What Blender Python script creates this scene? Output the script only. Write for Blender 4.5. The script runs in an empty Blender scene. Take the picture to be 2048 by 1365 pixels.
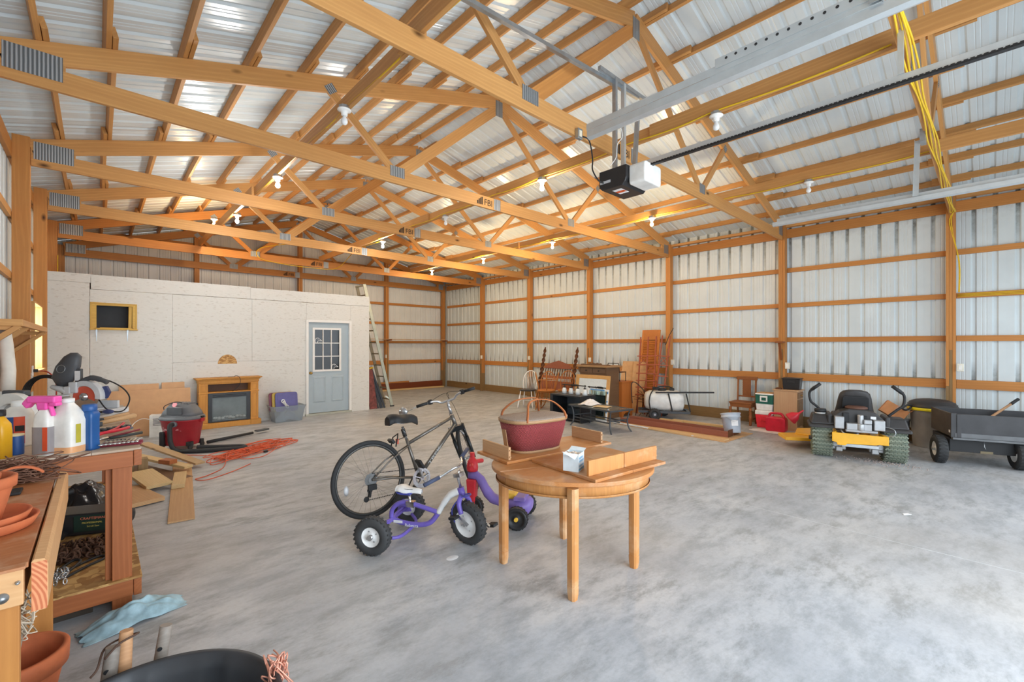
import bpy, math, random
from mathutils import Vector, Matrix, Euler
random.seed(7)
SC = bpy.context.scene
COL = SC.collection
PI = math.pi
R = math.radians
# ---------------------------------------------------------------- camera
cam = bpy.data.objects.new('camera', bpy.data.cameras.new('camera'))
COL.objects.link(cam)
cam.location = (0, 0, 1.6)
cam.rotation_euler = (R(90), 0, R(-42.97))
cam.data.sensor_width = 36
cam.data.lens = 36 * 890 / 2048
cam.data.shift_y = 8 / 2048
cam.data.clip_start = .05
SC.camera = cam
# ---------------------------------------------------------------- world, daylight, exposure
W = bpy.data.worlds.new('world'); SC.world = W
W.use_nodes = True
bg = W.node_tree.nodes['Background']
bg.inputs[0].default_value = (.86, .93, 1, 1)
bg.inputs[1].default_value = 1.3
def area(name, loc, rot, sx, sy, power, col=(1, 1, 1)):
    l = bpy.data.lights.new(name, 'AREA'); l.shape = 'RECTANGLE'; l.size = sx; l.size_y = sy
    l.energy = power; l.color = col
    o = bpy.data.objects.new(name, l); COL.objects.link(o); o.location = loc; o.rotation_euler = rot
    return o
# fill lamps added at unseen front openings; daylight lamp at the left wall's window
area('door_fill_one', (7.1, -1.75, 1.6), (R(90), 0, 0), 4.3, 3.0, 52, (.8, .9, 1))
area('door_fill_two', (2.2, -1.75, 1.6), (R(90), 0, 0), 4.3, 3.0, 175, (.8, .9, 1))
area('daylight_window', (-.85, 8.45, 1.7), (R(90), 0, R(-90)), .95, .8, 60, (.95, .98, 1))
SC.view_settings.view_transform = 'Standard'
SC.view_settings.look = 'None'
SC.view_settings.gamma = 1
SC.view_settings.use_curve_mapping = False
SC.view_settings.exposure = .55
BULB_W = (24, 46)
# ---------------------------------------------------------------- mesh helpers
def V(*a): return Vector(a)
def T(x, y, z): return Matrix.Translation((x, y, z))
def RX(a): return Matrix.Rotation(R(a), 4, 'X')
def RY(a): return Matrix.Rotation(R(a), 4, 'Y')
def RZ(a): return Matrix.Rotation(R(a), 4, 'Z')
def frame(p0, p1, up=(0, 0, 1)):
    p0 = Vector(p0); x = (Vector(p1) - p0).normalized(); u = Vector(up)
    if abs(x.dot(u)) > .999: u = Vector((0, 1, 0))
    y = u.cross(x).normalized(); z = x.cross(y)
    m = Matrix((x, y, z)).transposed().to_4x4(); m.translation = p0
    return m
class MB:
    def __init__(s): s.v = []; s.f = []; s.sm = []
    def add(s, vs, fs, M=None, sm=False):
        n = len(s.v)
        s.v += [tuple(M @ Vector(p)) for p in vs] if M else [tuple(p) for p in vs]
        s.f += [tuple(i + n for i in f) for f in fs]; s.sm += [sm] * len(fs)
        return s
    def box(s, x0, y0, z0, x1, y1, z1, M=None):
        v = [(x0, y0, z0), (x1, y0, z0), (x1, y1, z0), (x0, y1, z0), (x0, y0, z1), (x1, y0, z1), (x1, y1, z1), (x0, y1, z1)]
        return s.add(v, [(0, 3, 2, 1), (4, 5, 6, 7), (0, 1, 5, 4), (1, 2, 6, 5), (2, 3, 7, 6), (3, 0, 4, 7)], M)
    def taper(s, x, y, z0, z1, a0, b0, a1, b1, M=None):   # box with different half sizes at bottom and top
        v = [(x - a0, y - b0, z0), (x + a0, y - b0, z0), (x + a0, y + b0, z0), (x - a0, y + b0, z0),
             (x - a1, y - b1, z1), (x + a1, y - b1, z1), (x + a1, y + b1, z1), (x - a1, y + b1, z1)]
        return s.add(v, [(0, 3, 2, 1), (4, 5, 6, 7), (0, 1, 5, 4), (1, 2, 6, 5), (2, 3, 7, 6), (3, 0, 4, 7)], M)
    def beam(s, p0, p1, w, h, up=(0, 0, 1), M=None):
        L = (Vector(p1) - Vector(p0)).length; m = frame(p0, p1, up)
        return s.box(0, -w / 2, -h / 2, L, w / 2, h / 2, (M @ m) if M else m)
    def tube(s, pts, r, n=8, closed=False, M=None, cap=True):
        P = [Vector(p) for p in pts]; k = len(P)
        rs = r if isinstance(r, (list, tuple)) else [r] * k
        vs = []; up = None
        for i in range(k):
            a = P[i - 1] if (i or closed) else P[i]; b = P[(i + 1) % k] if (i < k - 1 or closed) else P[i]
            d = (b - a)
            d = d.normalized() if d.length > 1e-9 else Vector((0, 0, 1))
            if up is None: up = Vector((0, 0, 1)) if abs(d.z) < .9 else Vector((1, 0, 0))
            y = d.cross(up)
            if y.length < 1e-6: y = d.cross(Vector((.3, 1, .2)))
            y.normalize(); up = y.cross(d).normalized()
            for j in range(n):
                t = 2 * PI * j / n
                vs.append(P[i] + (y * math.cos(t) + up * math.sin(t)) * rs[i])
        fs = []
        for i in range(k if closed else k - 1):
            a, b = i * n, ((i + 1) % k) * n
            for j in range(n): fs.append((a + j, a + (j + 1) % n, b + (j + 1) % n, b + j))
        s.add(vs, fs, M, True)
        if cap and not closed:
            s.f += [tuple(len(s.v) - len(vs) + j for j in range(n))[::-1], tuple(len(s.v) - n + j for j in range(n))]; s.sm += [False] * 2
        return s
    def lathe(s, prof, n=24, M=None, sx=1, sy=1, sm=True, caps=True, a0=0, a1=2 * PI):
        full = abs(a1 - a0 - 2 * PI) < 1e-6; m = n if full else n + 1
        vs = [(r * math.cos(a0 + (a1 - a0) * j / n) * sx, r * math.sin(a0 + (a1 - a0) * j / n) * sy, z) for r, z in prof for j in range(m)]
        fs = []
        for i in range(len(prof) - 1):
            for j in range(n):
                a, b = i * m + j, i * m + (j + 1) % m
                fs.append((a, b, b + m, a + m))
        b0 = len(s.v); s.add(vs, fs, M, sm)
        if caps and full:
            if prof[0][0] > 1e-4: s.f.append(tuple(b0 + j for j in range(m))[::-1]); s.sm.append(False)
            if prof[-1][0] > 1e-4: s.f.append(tuple(b0 + (len(prof) - 1) * m + j for j in range(m))); s.sm.append(False)
        return s
    def cyl(s, p0, p1, r, n=16, r1=None):
        L = (Vector(p1) - Vector(p0)).length
        m = frame(p0, p1) @ RY(90)
        return s.lathe([(r, 0), (r1 if r1 is not None else r, L)], n, m)
    def prism(s, poly, z0, z1, M=None, sm=False):
        n = len(poly); vs = [(x, y, z0) for x, y in poly] + [(x, y, z1) for x, y in poly]
        fs = [tuple(range(n))[::-1], tuple(range(n, 2 * n))] + [(i, (i + 1) % n, n + (i + 1) % n, n + i) for i in range(n)]
        return s.add(vs, fs, M, sm)
    def ball(s, c, rx, ry=None, rz=None, n=14, m=9, M=None):
        ry = ry or rx; rz = rz or rx
        prof = [(max(1e-5, math.sin(PI * i / m)), -math.cos(PI * i / m)) for i in range(m + 1)]
        mm = T(*c) @ Matrix.Diagonal((rx, ry, rz, 1))
        return s.lathe(prof, n, (M @ mm) if M else mm, caps=False)
    def torus(s, Rr, r, n=28, m=10, M=None, prof=None, a0=0, a1=2 * PI):
        prof = prof or [(r * math.cos(2 * PI * j / m), r * math.sin(2 * PI * j / m)) for j in range(m)]
        full = abs(a1 - a0 - 2 * PI) < 1e-6; k = len(prof); N = n if full else n + 1
        vs = [((Rr + a) * math.cos(a0 + (a1 - a0) * i / n), (Rr + a) * math.sin(a0 + (a1 - a0) * i / n), b) for i in range(N) for a, b in prof]
        fs = [(i * k + j, ((i + 1) % N) * k + j, ((i + 1) % N) * k + (j + 1) % k, i * k + (j + 1) % k) for i in range(n) for j in range(k)]
        return s.add(vs, fs, M, True)
    def sheet(s, rows, M=None, sm=True, thick=0):    # grid of points
        a, b = len(rows), len(rows[0])
        vs = [p for r in rows for p in r]
        fs = [(i * b + j, i * b + j + 1, (i + 1) * b + j + 1, (i + 1) * b + j) for i in range(a - 1) for j in range(b - 1)]
        return s.add(vs, fs, M, sm)
    def mesh(s, name):
        me = bpy.data.meshes.new(name); me.from_pydata(s.v, [], s.f)
        me.polygons.foreach_set('use_smooth', s.sm); me.update()
        return me
    def obj(s, name, mat, parent=None, bev=0, M=None, sub=0, thick=0):
        return link(s.mesh(name), name, mat, parent, bev, M, sub, thick)
def link(me, name, mat, parent=None, bev=0, M=None, sub=0, thick=0):
    if mat and not me.materials: me.materials.append(mat)
    o = bpy.data.objects.new(name, me); COL.objects.link(o)
    if M: o.matrix_basis = M
    if parent: o.parent = parent
    if thick:
        m = o.modifiers.new('solid', 'SOLIDIFY'); m.thickness = thick; m.offset = 0
    if bev:
        m = o.modifiers.new('bevel', 'BEVEL'); m.width = bev; m.segments = 2; m.limit_method = 'ANGLE'; m.angle_limit = R(50)
    if sub:
        m = o.modifiers.new('sub', 'SUBSURF'); m.levels = sub; m.render_levels = sub
    return o
_bc = {}
def board(name, p0, p1, w, h, mat, parent=None, up=(0, 0, 1), bev=.003):
    L = round((Vector(p1) - Vector(p0)).length, 3); k = (L, w, h, mat.name)
    if k not in _bc:
        me = MB().box(0, -w / 2, -h / 2, L, w / 2, h / 2).mesh(name); me.materials.append(mat); _bc[k] = me
    return link(_bc[k], name, None, parent, bev, frame(p0, p1, up))
def empty(name, loc=(0, 0, 0), rz=0, rot=None):
    o = bpy.data.objects.new(name, None); COL.objects.link(o); o.empty_display_size = .1
    o.location = loc; o.rotation_euler = rot or (0, 0, R(rz))
    return o
def tag(o, label, cat, group=None, kind=None):
    o['label'] = label; o['category'] = cat
    if group: o['group'] = group
    if kind: o['kind'] = kind
    return o
def thing(name, label, cat, loc=(0, 0, 0), rz=0, group=None, rot=None):
    return tag(empty(name, loc, rz, rot), label, cat, group)
def struct(name):
    o = empty(name); o['kind'] = 'structure'; return o
def text(name, body, size, M, mat, parent, align='LEFT'):
    c = bpy.data.curves.new(name, 'FONT'); c.body = body; c.size = size; c.extrude = .0004; c.align_x = align; c.resolution_u = 3
    o = bpy.data.objects.new(name, c); me = bpy.data.meshes.new_from_object(o)
    bpy.data.objects.remove(o); me.materials.clear()
    return link(me, name, mat, parent, 0, M)
def stuff(o):
    o['kind'] = 'stuff'; return o
def circ(r, n=16, cx=0, cy=0, a0=0): return [(cx + r * math.cos(a0 + 2 * PI * i / n), cy + r * math.sin(a0 + 2 * PI * i / n)) for i in range(n)]
def rrect(x0, y0, x1, y1, r, n=4):
    out = []
    for cx, cy, a in ((x1 - r, y1 - r, 0), (x0 + r, y1 - r, 90), (x0 + r, y0 + r, 180), (x1 - r, y0 + r, 270)):
        out += [(cx + r * math.cos(R(a + 90 * i / n)), cy + r * math.sin(R(a + 90 * i / n))) for i in range(n + 1)]
    return out
def spline(pts, n=6, closed=False):
    P = [Vector(p) for p in pts]; k = len(P); out = []
    for i in range(k if closed else k - 1):
        g = (lambda j: P[j % k]) if closed else (lambda j: P[min(max(j, 0), k - 1)])
        a, b, c, d = g(i - 1), g(i), g(i + 1), g(i + 2)
        for q in range(n):
            t = q / n
            out.append(.5 * ((2 * b) + (c - a) * t + (2 * a - 5 * b + 4 * c - d) * t * t + (3 * b - a - 3 * c + d) * t ** 3))
    if not closed: out.append(P[-1])
    return out
# ---------------------------------------------------------------- materials
def lin(c):
    return tuple((x / 255 / 12.92 if x / 255 <= .04045 else ((x / 255 + .055) / 1.055) ** 2.4) for x in c) + (1,)
class NT:
    def __init__(s, name):
        s.m = bpy.data.materials.new(name); s.m.use_nodes = True; s.t = s.m.node_tree; s.b = s.t.nodes['Principled BSDF']
    def n(s, typ, **kw):
        o = s.t.nodes.new(typ)
        for k, v in kw.items():
            if k.startswith('i_'): o.inputs[int(k[2:]) if k[2:].isdigit() else k[2:]].default_value = v
            else: setattr(o, k, v)
        return o
    def l(s, a, b): s.t.links.new(a, b)
    def ramp(s, f, stops):
        r = s.n('ShaderNodeValToRGB'); e = r.color_ramp.elements
        while len(e) < len(stops): e.new(.5)
        for el, (p, c) in zip(e, stops): el.position = p; el.color = c
        s.l(f, r.inputs[0]); return r.outputs[0]
    def mix(s, f, a, b, mode='MIX'):
        m = s.n('ShaderNodeMix', data_type='RGBA', blend_type=mode)
        if isinstance(f, (int, float)): m.inputs[0].default_value = f
        else: s.l(f, m.inputs[0])
        for i, x in ((6, a), (7, b)):
            if isinstance(x, tuple): m.inputs[i].default_value = x
            else: s.l(x, m.inputs[i])
        return m.outputs[2]
    def coords(s, scale=(1, 1, 1), rnd=True):
        tc = s.n('ShaderNodeTexCoord'); mp = s.n('ShaderNodeMapping'); mp.inputs['Scale'].default_value = scale
        if rnd:
            oi = s.n('ShaderNodeObjectInfo'); mu = s.n('ShaderNodeVectorMath', operation='SCALE'); cx = s.n('ShaderNodeCombineXYZ')
            s.l(oi.outputs['Random'], cx.inputs[0]); s.l(oi.outputs['Random'], cx.inputs[1]); s.l(oi.outputs['Random'], cx.inputs[2])
            s.l(cx.outputs[0], mu.inputs[0]); mu.inputs['Scale'].default_value = 37
            ad = s.n('ShaderNodeVectorMath', operation='ADD'); s.l(tc.outputs['Object'], ad.inputs[0]); s.l(mu.outputs[0], ad.inputs[1])
            s.l(ad.outputs[0], mp.inputs[0])
        else: s.l(tc.outputs['Object'], mp.inputs[0])
        return mp.outputs[0]
    def noise(s, vec, scale, detail=4, rough=.55, out=0):
        o = s.n('ShaderNodeTexNoise'); o.inputs['Scale'].default_value = scale; o.inputs['Detail'].default_value = detail; o.inputs['Roughness'].default_value = rough
        s.l(vec, o.inputs['Vector']); return o.outputs[out]
    def bump(s, h, strength=.3, dist=.01):
        b = s.n('ShaderNodeBump'); b.inputs['Strength'].default_value = strength; b.inputs['Distance'].default_value = dist
        s.l(h, b.inputs['Height']); s.l(b.outputs[0], s.b.inputs['Normal'])
    def set(s, col=None, rough=.5, metal=0, spec=.5):
        if col is not None:
            if isinstance(col, tuple): s.b.inputs['Base Color'].default_value = col
            else: s.l(col, s.b.inputs['Base Color'])
        s.b.inputs['Roughness'].default_value = rough; s.b.inputs['Metallic'].default_value = metal; s.b.inputs['Specular IOR Level'].default_value = spec
        return s.m
MATS = {}
def plain(name, c, rough=.5, metal=0, var=.12, scale=9, spec=.5, bump=0):
    if name in MATS: return MATS[name]
    t = NT(name); a = lin(c); v = t.coords()
    f = t.noise(v, scale, 5)
    lo = tuple(x * (1 - var) for x in a[:3]) + (1,); hi = tuple(min(1, x * (1 + var)) for x in a[:3]) + (1,)
    col = t.ramp(f, [(.3, lo), (.7, hi)])
    if bump: t.bump(t.noise(v, scale * 8, 3), bump, .004)
    MATS[name] = t.set(col, rough, metal, spec); return MATS[name]
def wood(name, c_light, c_dark, grain=1.0, knots=True, worn=None, axis=0, rough=.5, spec=.35):
    if name in MATS: return MATS[name]
    t = NT(name); sc = [9, 9, 9]; sc[axis] = .9
    v = t.coords(tuple(x * grain for x in sc))
    n1 = t.noise(v, 1.6, 3, .5, 0)
    wv = t.n('ShaderNodeTexWave', wave_type='RINGS', rings_direction='XYZ'[axis]); wv.inputs['Scale'].default_value = 1.1; wv.inputs['Distortion'].default_value = 7; wv.inputs['Detail'].default_value = 2.5
    wv.inputs['Detail Scale'].default_value = .8
    t.l(v, wv.inputs['Vector'])
    fine = t.noise(v, 9, 4, .65)
    a, b = lin(c_light), lin(c_dark)
    mid = tuple((x + y) / 2 for x, y in zip(a, b))
    col = t.ramp(wv.outputs['Fac'], [(.1, mid), (.55, a), (.95, mid)])
    col = t.mix(t.ramp(n1, [(.35, (0, 0, 0, 1)), (.75, (.75, .75, .75, 1))]), col, b)
    col = t.mix(t.ramp(fine, [(.4, (0, 0, 0, 1)), (.8, (.5, .5, .5, 1))]), col, tuple(x * .8 for x in b[:3]) + (1,))
    oi = t.n('ShaderNodeObjectInfo')
    col = t.mix(.5, col, t.ramp(oi.outputs['Random'], [(0, tuple(x * .78 for x in a[:3]) + (1,)), (1, tuple(min(1, x * 1.08) for x in a[:3]) + (1,))]), 'MIX')
    if knots:
        k = [5.5, 5.5, 5.5]; k[axis] = 2.4
        vo = t.n('ShaderNodeTexVoronoi'); vo.inputs['Scale'].default_value = .75; t.l(t.coords(tuple(k)), vo.inputs['Vector'])
        ds = t.ramp(vo.outputs['Distance'], [(.03, (1, 1, 1, 1)), (.13, (0, 0, 0, 1))])
        sep = t.n('ShaderNodeSeparateColor'); t.l(vo.outputs['Color'], sep.inputs[0])
        gt = t.n('ShaderNodeMath', operation='GREATER_THAN'); gt.inputs[1].default_value = .5; t.l(sep.outputs[0], gt.inputs[0])
        mu = t.n('ShaderNodeMath', operation='MULTIPLY'); t.l(ds, mu.inputs[0]); t.l(gt.outputs[0], mu.inputs[1])
        col = t.mix(mu.outputs[0], col, tuple(x * .25 for x in b[:3]) + (1,))
    if worn:
        wn = t.noise(t.coords((2, 2, 2)), 2.2, 5, .6)
        col = t.mix(t.ramp(wn, [(.5, (0, 0, 0, 1)), (.68, (.8, .8, .8, 1))]), col, lin(worn))
    t.bump(fine, .12, .004)
    MATS[name] = t.set(col, rough, 0, spec); return MATS[name]
def glass(name, c=(235, 245, 245), rough=.02, alpha=None):
    if name in MATS: return MATS[name]
    t = NT(name); m = t.set(lin(c), rough); t.b.inputs['Transmission Weight'].default_value = 1; t.b.inputs['IOR'].default_value = 1.3
    MATS[name] = m; return m
def glow(name, c, s):
    t = NT(name); t.set(lin(c), .3); t.b.inputs['Emission Color'].default_value = lin(c); t.b.inputs['Emission Strength'].default_value = s; return t.m
# ---------------------------------------------------------------- structure materials
PINE = wood('pine_lumber', (218, 164, 100), (166, 106, 52), .6)
PINE2 = wood('orange_pine', (210, 146, 78), (156, 92, 42), .6)
TREATED = wood('treated_lumber', (160, 128, 84), (104, 78, 46), .7)
GALV = plain('galvanised_steel', (176, 182, 186), .38, .85, .12, 14)
GALVW = plain('galvanised_bright', (206, 212, 214), .32, .6, .06, 12)
def plate_mat():
    t = NT('toothed_plate'); v = t.coords()
    w = t.n('ShaderNodeTexWave', wave_type='BANDS', bands_direction='X'); w.inputs['Scale'].default_value = 13; w.inputs['Distortion'].default_value = .3
    t.l(v, w.inputs['Vector'])
    t.bump(w.outputs['Fac'], .8, .004)
    return t.set(t.ramp(w.outputs['Fac'], [(.3, lin((118, 124, 128))), (.7, lin((186, 192, 196)))]), .45, .7)
PLATE = plate_mat()
def sheet_mat(name, base, stain_z, rough):
    t = NT(name); tc = t.n('ShaderNodeTexCoord'); geo = t.n('ShaderNodeNewGeometry')
    col = t.ramp(t.noise(geo.outputs['Position'], 1.7, 4), [(.3, lin(tuple(x * .95 for x in base))), (.7, lin(base))])
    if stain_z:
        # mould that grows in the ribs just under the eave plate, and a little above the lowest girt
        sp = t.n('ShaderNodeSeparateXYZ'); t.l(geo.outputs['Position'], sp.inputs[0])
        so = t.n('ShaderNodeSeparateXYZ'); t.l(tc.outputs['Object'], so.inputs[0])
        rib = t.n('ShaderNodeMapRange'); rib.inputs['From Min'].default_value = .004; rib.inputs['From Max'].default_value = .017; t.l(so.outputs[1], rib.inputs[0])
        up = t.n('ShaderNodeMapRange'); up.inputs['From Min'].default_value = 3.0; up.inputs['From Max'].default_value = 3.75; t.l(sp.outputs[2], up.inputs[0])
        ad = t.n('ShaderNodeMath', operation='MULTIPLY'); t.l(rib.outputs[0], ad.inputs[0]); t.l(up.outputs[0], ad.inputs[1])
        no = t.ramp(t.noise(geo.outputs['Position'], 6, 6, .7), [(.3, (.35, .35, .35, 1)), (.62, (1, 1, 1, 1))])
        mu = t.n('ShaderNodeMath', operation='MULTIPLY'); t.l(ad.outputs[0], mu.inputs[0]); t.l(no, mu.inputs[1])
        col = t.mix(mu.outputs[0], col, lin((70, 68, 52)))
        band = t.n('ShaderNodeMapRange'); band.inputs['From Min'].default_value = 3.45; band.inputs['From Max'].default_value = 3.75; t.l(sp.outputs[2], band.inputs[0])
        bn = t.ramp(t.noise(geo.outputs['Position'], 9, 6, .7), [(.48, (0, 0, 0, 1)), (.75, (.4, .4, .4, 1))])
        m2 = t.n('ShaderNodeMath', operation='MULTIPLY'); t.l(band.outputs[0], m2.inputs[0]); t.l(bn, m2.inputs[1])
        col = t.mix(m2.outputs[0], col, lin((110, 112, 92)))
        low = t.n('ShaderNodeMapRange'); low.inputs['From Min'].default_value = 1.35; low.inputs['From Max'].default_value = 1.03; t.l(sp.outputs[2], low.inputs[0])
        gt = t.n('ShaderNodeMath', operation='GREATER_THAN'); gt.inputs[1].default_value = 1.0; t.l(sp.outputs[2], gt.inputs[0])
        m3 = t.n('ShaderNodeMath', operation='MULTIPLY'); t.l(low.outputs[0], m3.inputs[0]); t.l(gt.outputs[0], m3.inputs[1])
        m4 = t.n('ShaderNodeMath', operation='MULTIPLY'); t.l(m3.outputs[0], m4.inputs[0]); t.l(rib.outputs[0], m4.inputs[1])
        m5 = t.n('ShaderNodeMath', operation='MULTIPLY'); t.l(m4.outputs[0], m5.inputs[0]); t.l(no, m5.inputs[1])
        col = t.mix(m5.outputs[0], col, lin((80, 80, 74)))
    return t.set(col, rough, 0, .5)
SHEET = sheet_mat('white_wall_sheet', (216, 226, 229), True, .38)
ROOF = sheet_mat('white_roof_sheet', (220, 231, 235), False, .25)
SHEETB = sheet_mat('gable_wall_sheet', (228, 230, 228), False, .38)
def concrete():
    t = NT('concrete'); geo = t.n('ShaderNodeNewGeometry'); p = geo.outputs['Position']
    mp = t.n('ShaderNodeMapping'); mp.inputs['Rotation'].default_value = (0, 0, .5); mp.inputs['Scale'].default_value = (1, 2.3, 1); t.l(p, mp.inputs[0])
    n1 = t.noise(p, .9, 7, .62); n2 = t.noise(mp.outputs[0], 2.6, 9, .74); n3 = t.noise(p, 40, 3, .6)
    col = t.ramp(n1, [(.32, lin((164, 168, 174))), (.5, lin((186, 189, 193))), (.68, lin((200, 201, 202)))])
    col = t.mix(t.ramp(n2, [(.44, (0, 0, 0, 1)), (.60, (.75, .75, .75, 1))]), col, lin((152, 156, 160)))
    col = t.mix(t.ramp(t.noise(mp.outputs[0], 1.3, 9, .78), [(.55, (0, 0, 0, 1)), (.66, (.6, .6, .6, 1))]), col, lin((138, 138, 136)))
    col = t.mix(t.ramp(n3, [(.3, (.12, .12, .12, 1)), (.6, (0, 0, 0, 1))]), col, lin((110, 108, 104)))
    # broad random patches of tan tint
    tan = t.noise(p, .35, 3)
    col = t.mix(t.ramp(tan, [(.45, (0, 0, 0, 1)), (.68, (.3, .3, .3, 1))]), col, lin((192, 178, 158)))
    rr = t.ramp(n2, [(.3, (.34, .34, .34, 1)), (.7, (.55, .55, .55, 1))]); t.l(rr, t.b.inputs['Roughness'])
    t.bump(n2, .08, .01)
    m = t.set(col, .4, 0, .45)
    t.l(rr, t.b.inputs['Roughness']); return m
CONC = concrete()
def osb(name, base, fleck, amt):
    t = NT(name); geo = t.n('ShaderNodeNewGeometry')
    mp = t.n('ShaderNodeMapping'); mp.inputs['Scale'].default_value = (14, 14, 34); t.l(geo.outputs['Position'], mp.inputs[0])
    vo = t.n('ShaderNodeTexVoronoi'); vo.inputs['Scale'].default_value = 1.6; t.l(mp.outputs[0], vo.inputs['Vector'])
    sep = t.n('ShaderNodeSeparateColor'); t.l(vo.outputs['Color'], sep.inputs[0])
    col = t.ramp(sep.outputs[0], [(.0, lin(fleck)), (amt, lin(tuple((a + b) / 2 for a, b in zip(base, fleck)))), (min(1, amt + .15), lin(base))])
    sp = t.ramp(t.noise(mp.outputs[0], 2.2, 4, .8), [(.62, (0, 0, 0, 1)), (.8, (.55, .55, .55, 1))])
    col = t.mix(sp, col, lin(tuple(x * .72 for x in fleck)))
    t.bump(vo.outputs['Distance'], .15, .006)
    return t.set(col, .6, 0, .3)
OSBW = osb('painted_osb', (218, 216, 210), (204, 200, 192), .06)
OSB = osb('bare_osb', (206, 164, 104), (150, 104, 56), .5)
BLACK = plain('black_paint', (28, 28, 30), .5)
YEL = plain('yellow_cable_sheath', (226, 186, 30), .45)
STAMP = plain('black_stamp_ink', (36, 28, 22), .8)
# ---------------------------------------------------------------- floor
fl = struct('floor')
MB().box(-6, -8, -.35, 16, 20, -.05).obj('subfloor', plain('dark_joint', (92, 88, 82), .9), fl)
for x0, x1 in ((-.95, 4.738), (4.744, 10.2)):
    for y0, y1 in ((-2.3, 4.537), (4.543, 9.6), (9.606, 14.9)):
        MB().box(x0, y0, -.12, x1, y1, 0).obj('slab', CONC, fl)
MB().box(4.738, -2.3, -.1, 4.744, 4.54, .0005).obj('joint_filler', plain('pale_sealant', (204, 206, 206), .7), fl)
gr = MB().box(-40, -42, -.12, 50, -2.3, -.03).obj('ground', plain('bounce_ground', (176, 172, 164), .95, 0, .2, 3)); gr['kind'] = 'structure'  # unseen yard, put in to bounce light through the openings
# ---------------------------------------------------------------- roof geometry
XL, XR, YF, YB = -.74, 9.98, -2.0, 14.66
XRIDGE, ZR = 4.51, 5.42
def zt(x):                       # top of the top chords
    return 4.02 + (x + .325) * (ZR - 4.02) / (XRIDGE + .325) if x < XRIDGE else ZR - (x - XRIDGE) * (ZR - 4.02) / (9.8 - XRIDGE)
PY = [.417, 2.777, 5.15, 7.466, 9.77, 12.11, 14.43]
def ribprof(w):                  # one sheet seen in section: four ribs per 0.914 m
    pts = [(0, 0)]
    n = max(1, round(w / .2285))
    for i in range(n):
        c = w * (i + .5) / n
        pts += [(c - .034, 0), (c - .016, .019), (c + .016, .019), (c + .034, 0)]
        if i < n - 1:
            e = w * (i + 1) / n
            pts += [(e - .03, 0), (e - .022, .004), (e - .014, 0), (e + .014, 0), (e + .022, .004), (e + .03, 0)]
    pts.append((w + .02, .003))
    return pts
def ribsheet(name, w, L, mat, parent, M, top=None):   # local x across, y outwards, z along
    pr = ribprof(w); mb = MB()
    lo = [(x, y, 0) for x, y in pr]; hi = [(x, y, top(x) if top else L) for x, y in pr]
    mb.sheet([lo, hi], sm=False)
    return link(mb.mesh(name), name, mat, parent, 0, M)
ceil = struct('ceiling')
n = round((YB + .1 - YF) / .914)
for side in (0, 1):
    for i in range(n + 1):
        y = YF - .2 + i * .914
        if side == 0:
            a = Vector((-1.05, y, zt(-1.05) + .094)); b = Vector((XRIDGE, y, zt(XRIDGE) + .094))
        else:
            a = Vector((10.28, y, zt(10.28) + .094)); b = Vector((XRIDGE, y, zt(XRIDGE) + .094))
        d = b - a; z = d.normalized(); x = Vector((0, 1, 0)); yv = z.cross(x)
        if yv.z < 0: yv = -yv
        m = Matrix((x, yv, z)).transposed().to_4x4(); m.translation = a
        ribsheet('roof_panel', .914, d.length, ROOF, ceil, m)
MB().add([(XRIDGE - .25, YF - .2, zt(XRIDGE - .25) + .125), (XRIDGE, YF - .2, ZR + .135), (XRIDGE + .25, YF - .2, zt(XRIDGE + .25) + .125),
          (XRIDGE - .25, YB + .1, zt(XRIDGE - .25) + .125), (XRIDGE, YB + .1, ZR + .135), (XRIDGE + .25, YB + .1, zt(XRIDGE + .25) + .125)],
         [(0, 1, 4, 3), (1, 2, 5, 4)]).obj('ridge_cap', ROOF, ceil)
PX = [-.33, .08, .61, 1.15, 1.69, 2.25, 2.79, 3.33, 3.87, 4.33, 4.72, 5.36, 5.93, 6.5, 7.1, 7.72, 8.36, 8.98, 9.55]
ys = [-2.0] + PY
for i, x in enumerate(PX):
    sl = math.atan((zt(x + .1) - zt(x - .1)) / .2)
    up = (-math.sin(sl), 0, math.cos(sl))
    for k in range(len(ys) - 1):
        off = .021 if k % 2 else -.021
        ln = random.uniform(.2, .36)
        a = V(x + off, ys[k] - (ln if k else 0), zt(x + off) + .047); b = V(x + off, ys[k + 1] + (.2 if k < len(ys) - 2 else .1), zt(x + off) + .047)
        board('purlin', a, b, .038, .089, PINE, ceil, up, .002)
for x, t0 in ((1.70, .2), (4.37, -.4), (7.12, .1)):
    for j, (a, b) in enumerate(((-1.9 + t0, 2.9 + t0), (2.6 + t0, 7.7 + t0), (7.3 + t0, 12.3))):
        board('lateral_brace', (x + .04 * (j % 2), a, 3.905), (x + .04 * (j % 2), b, 3.905), .038, .14, PINE, ceil)
for x, y0 in ((10.02, YF), (XL - .06, YF)):
    pass
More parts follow.
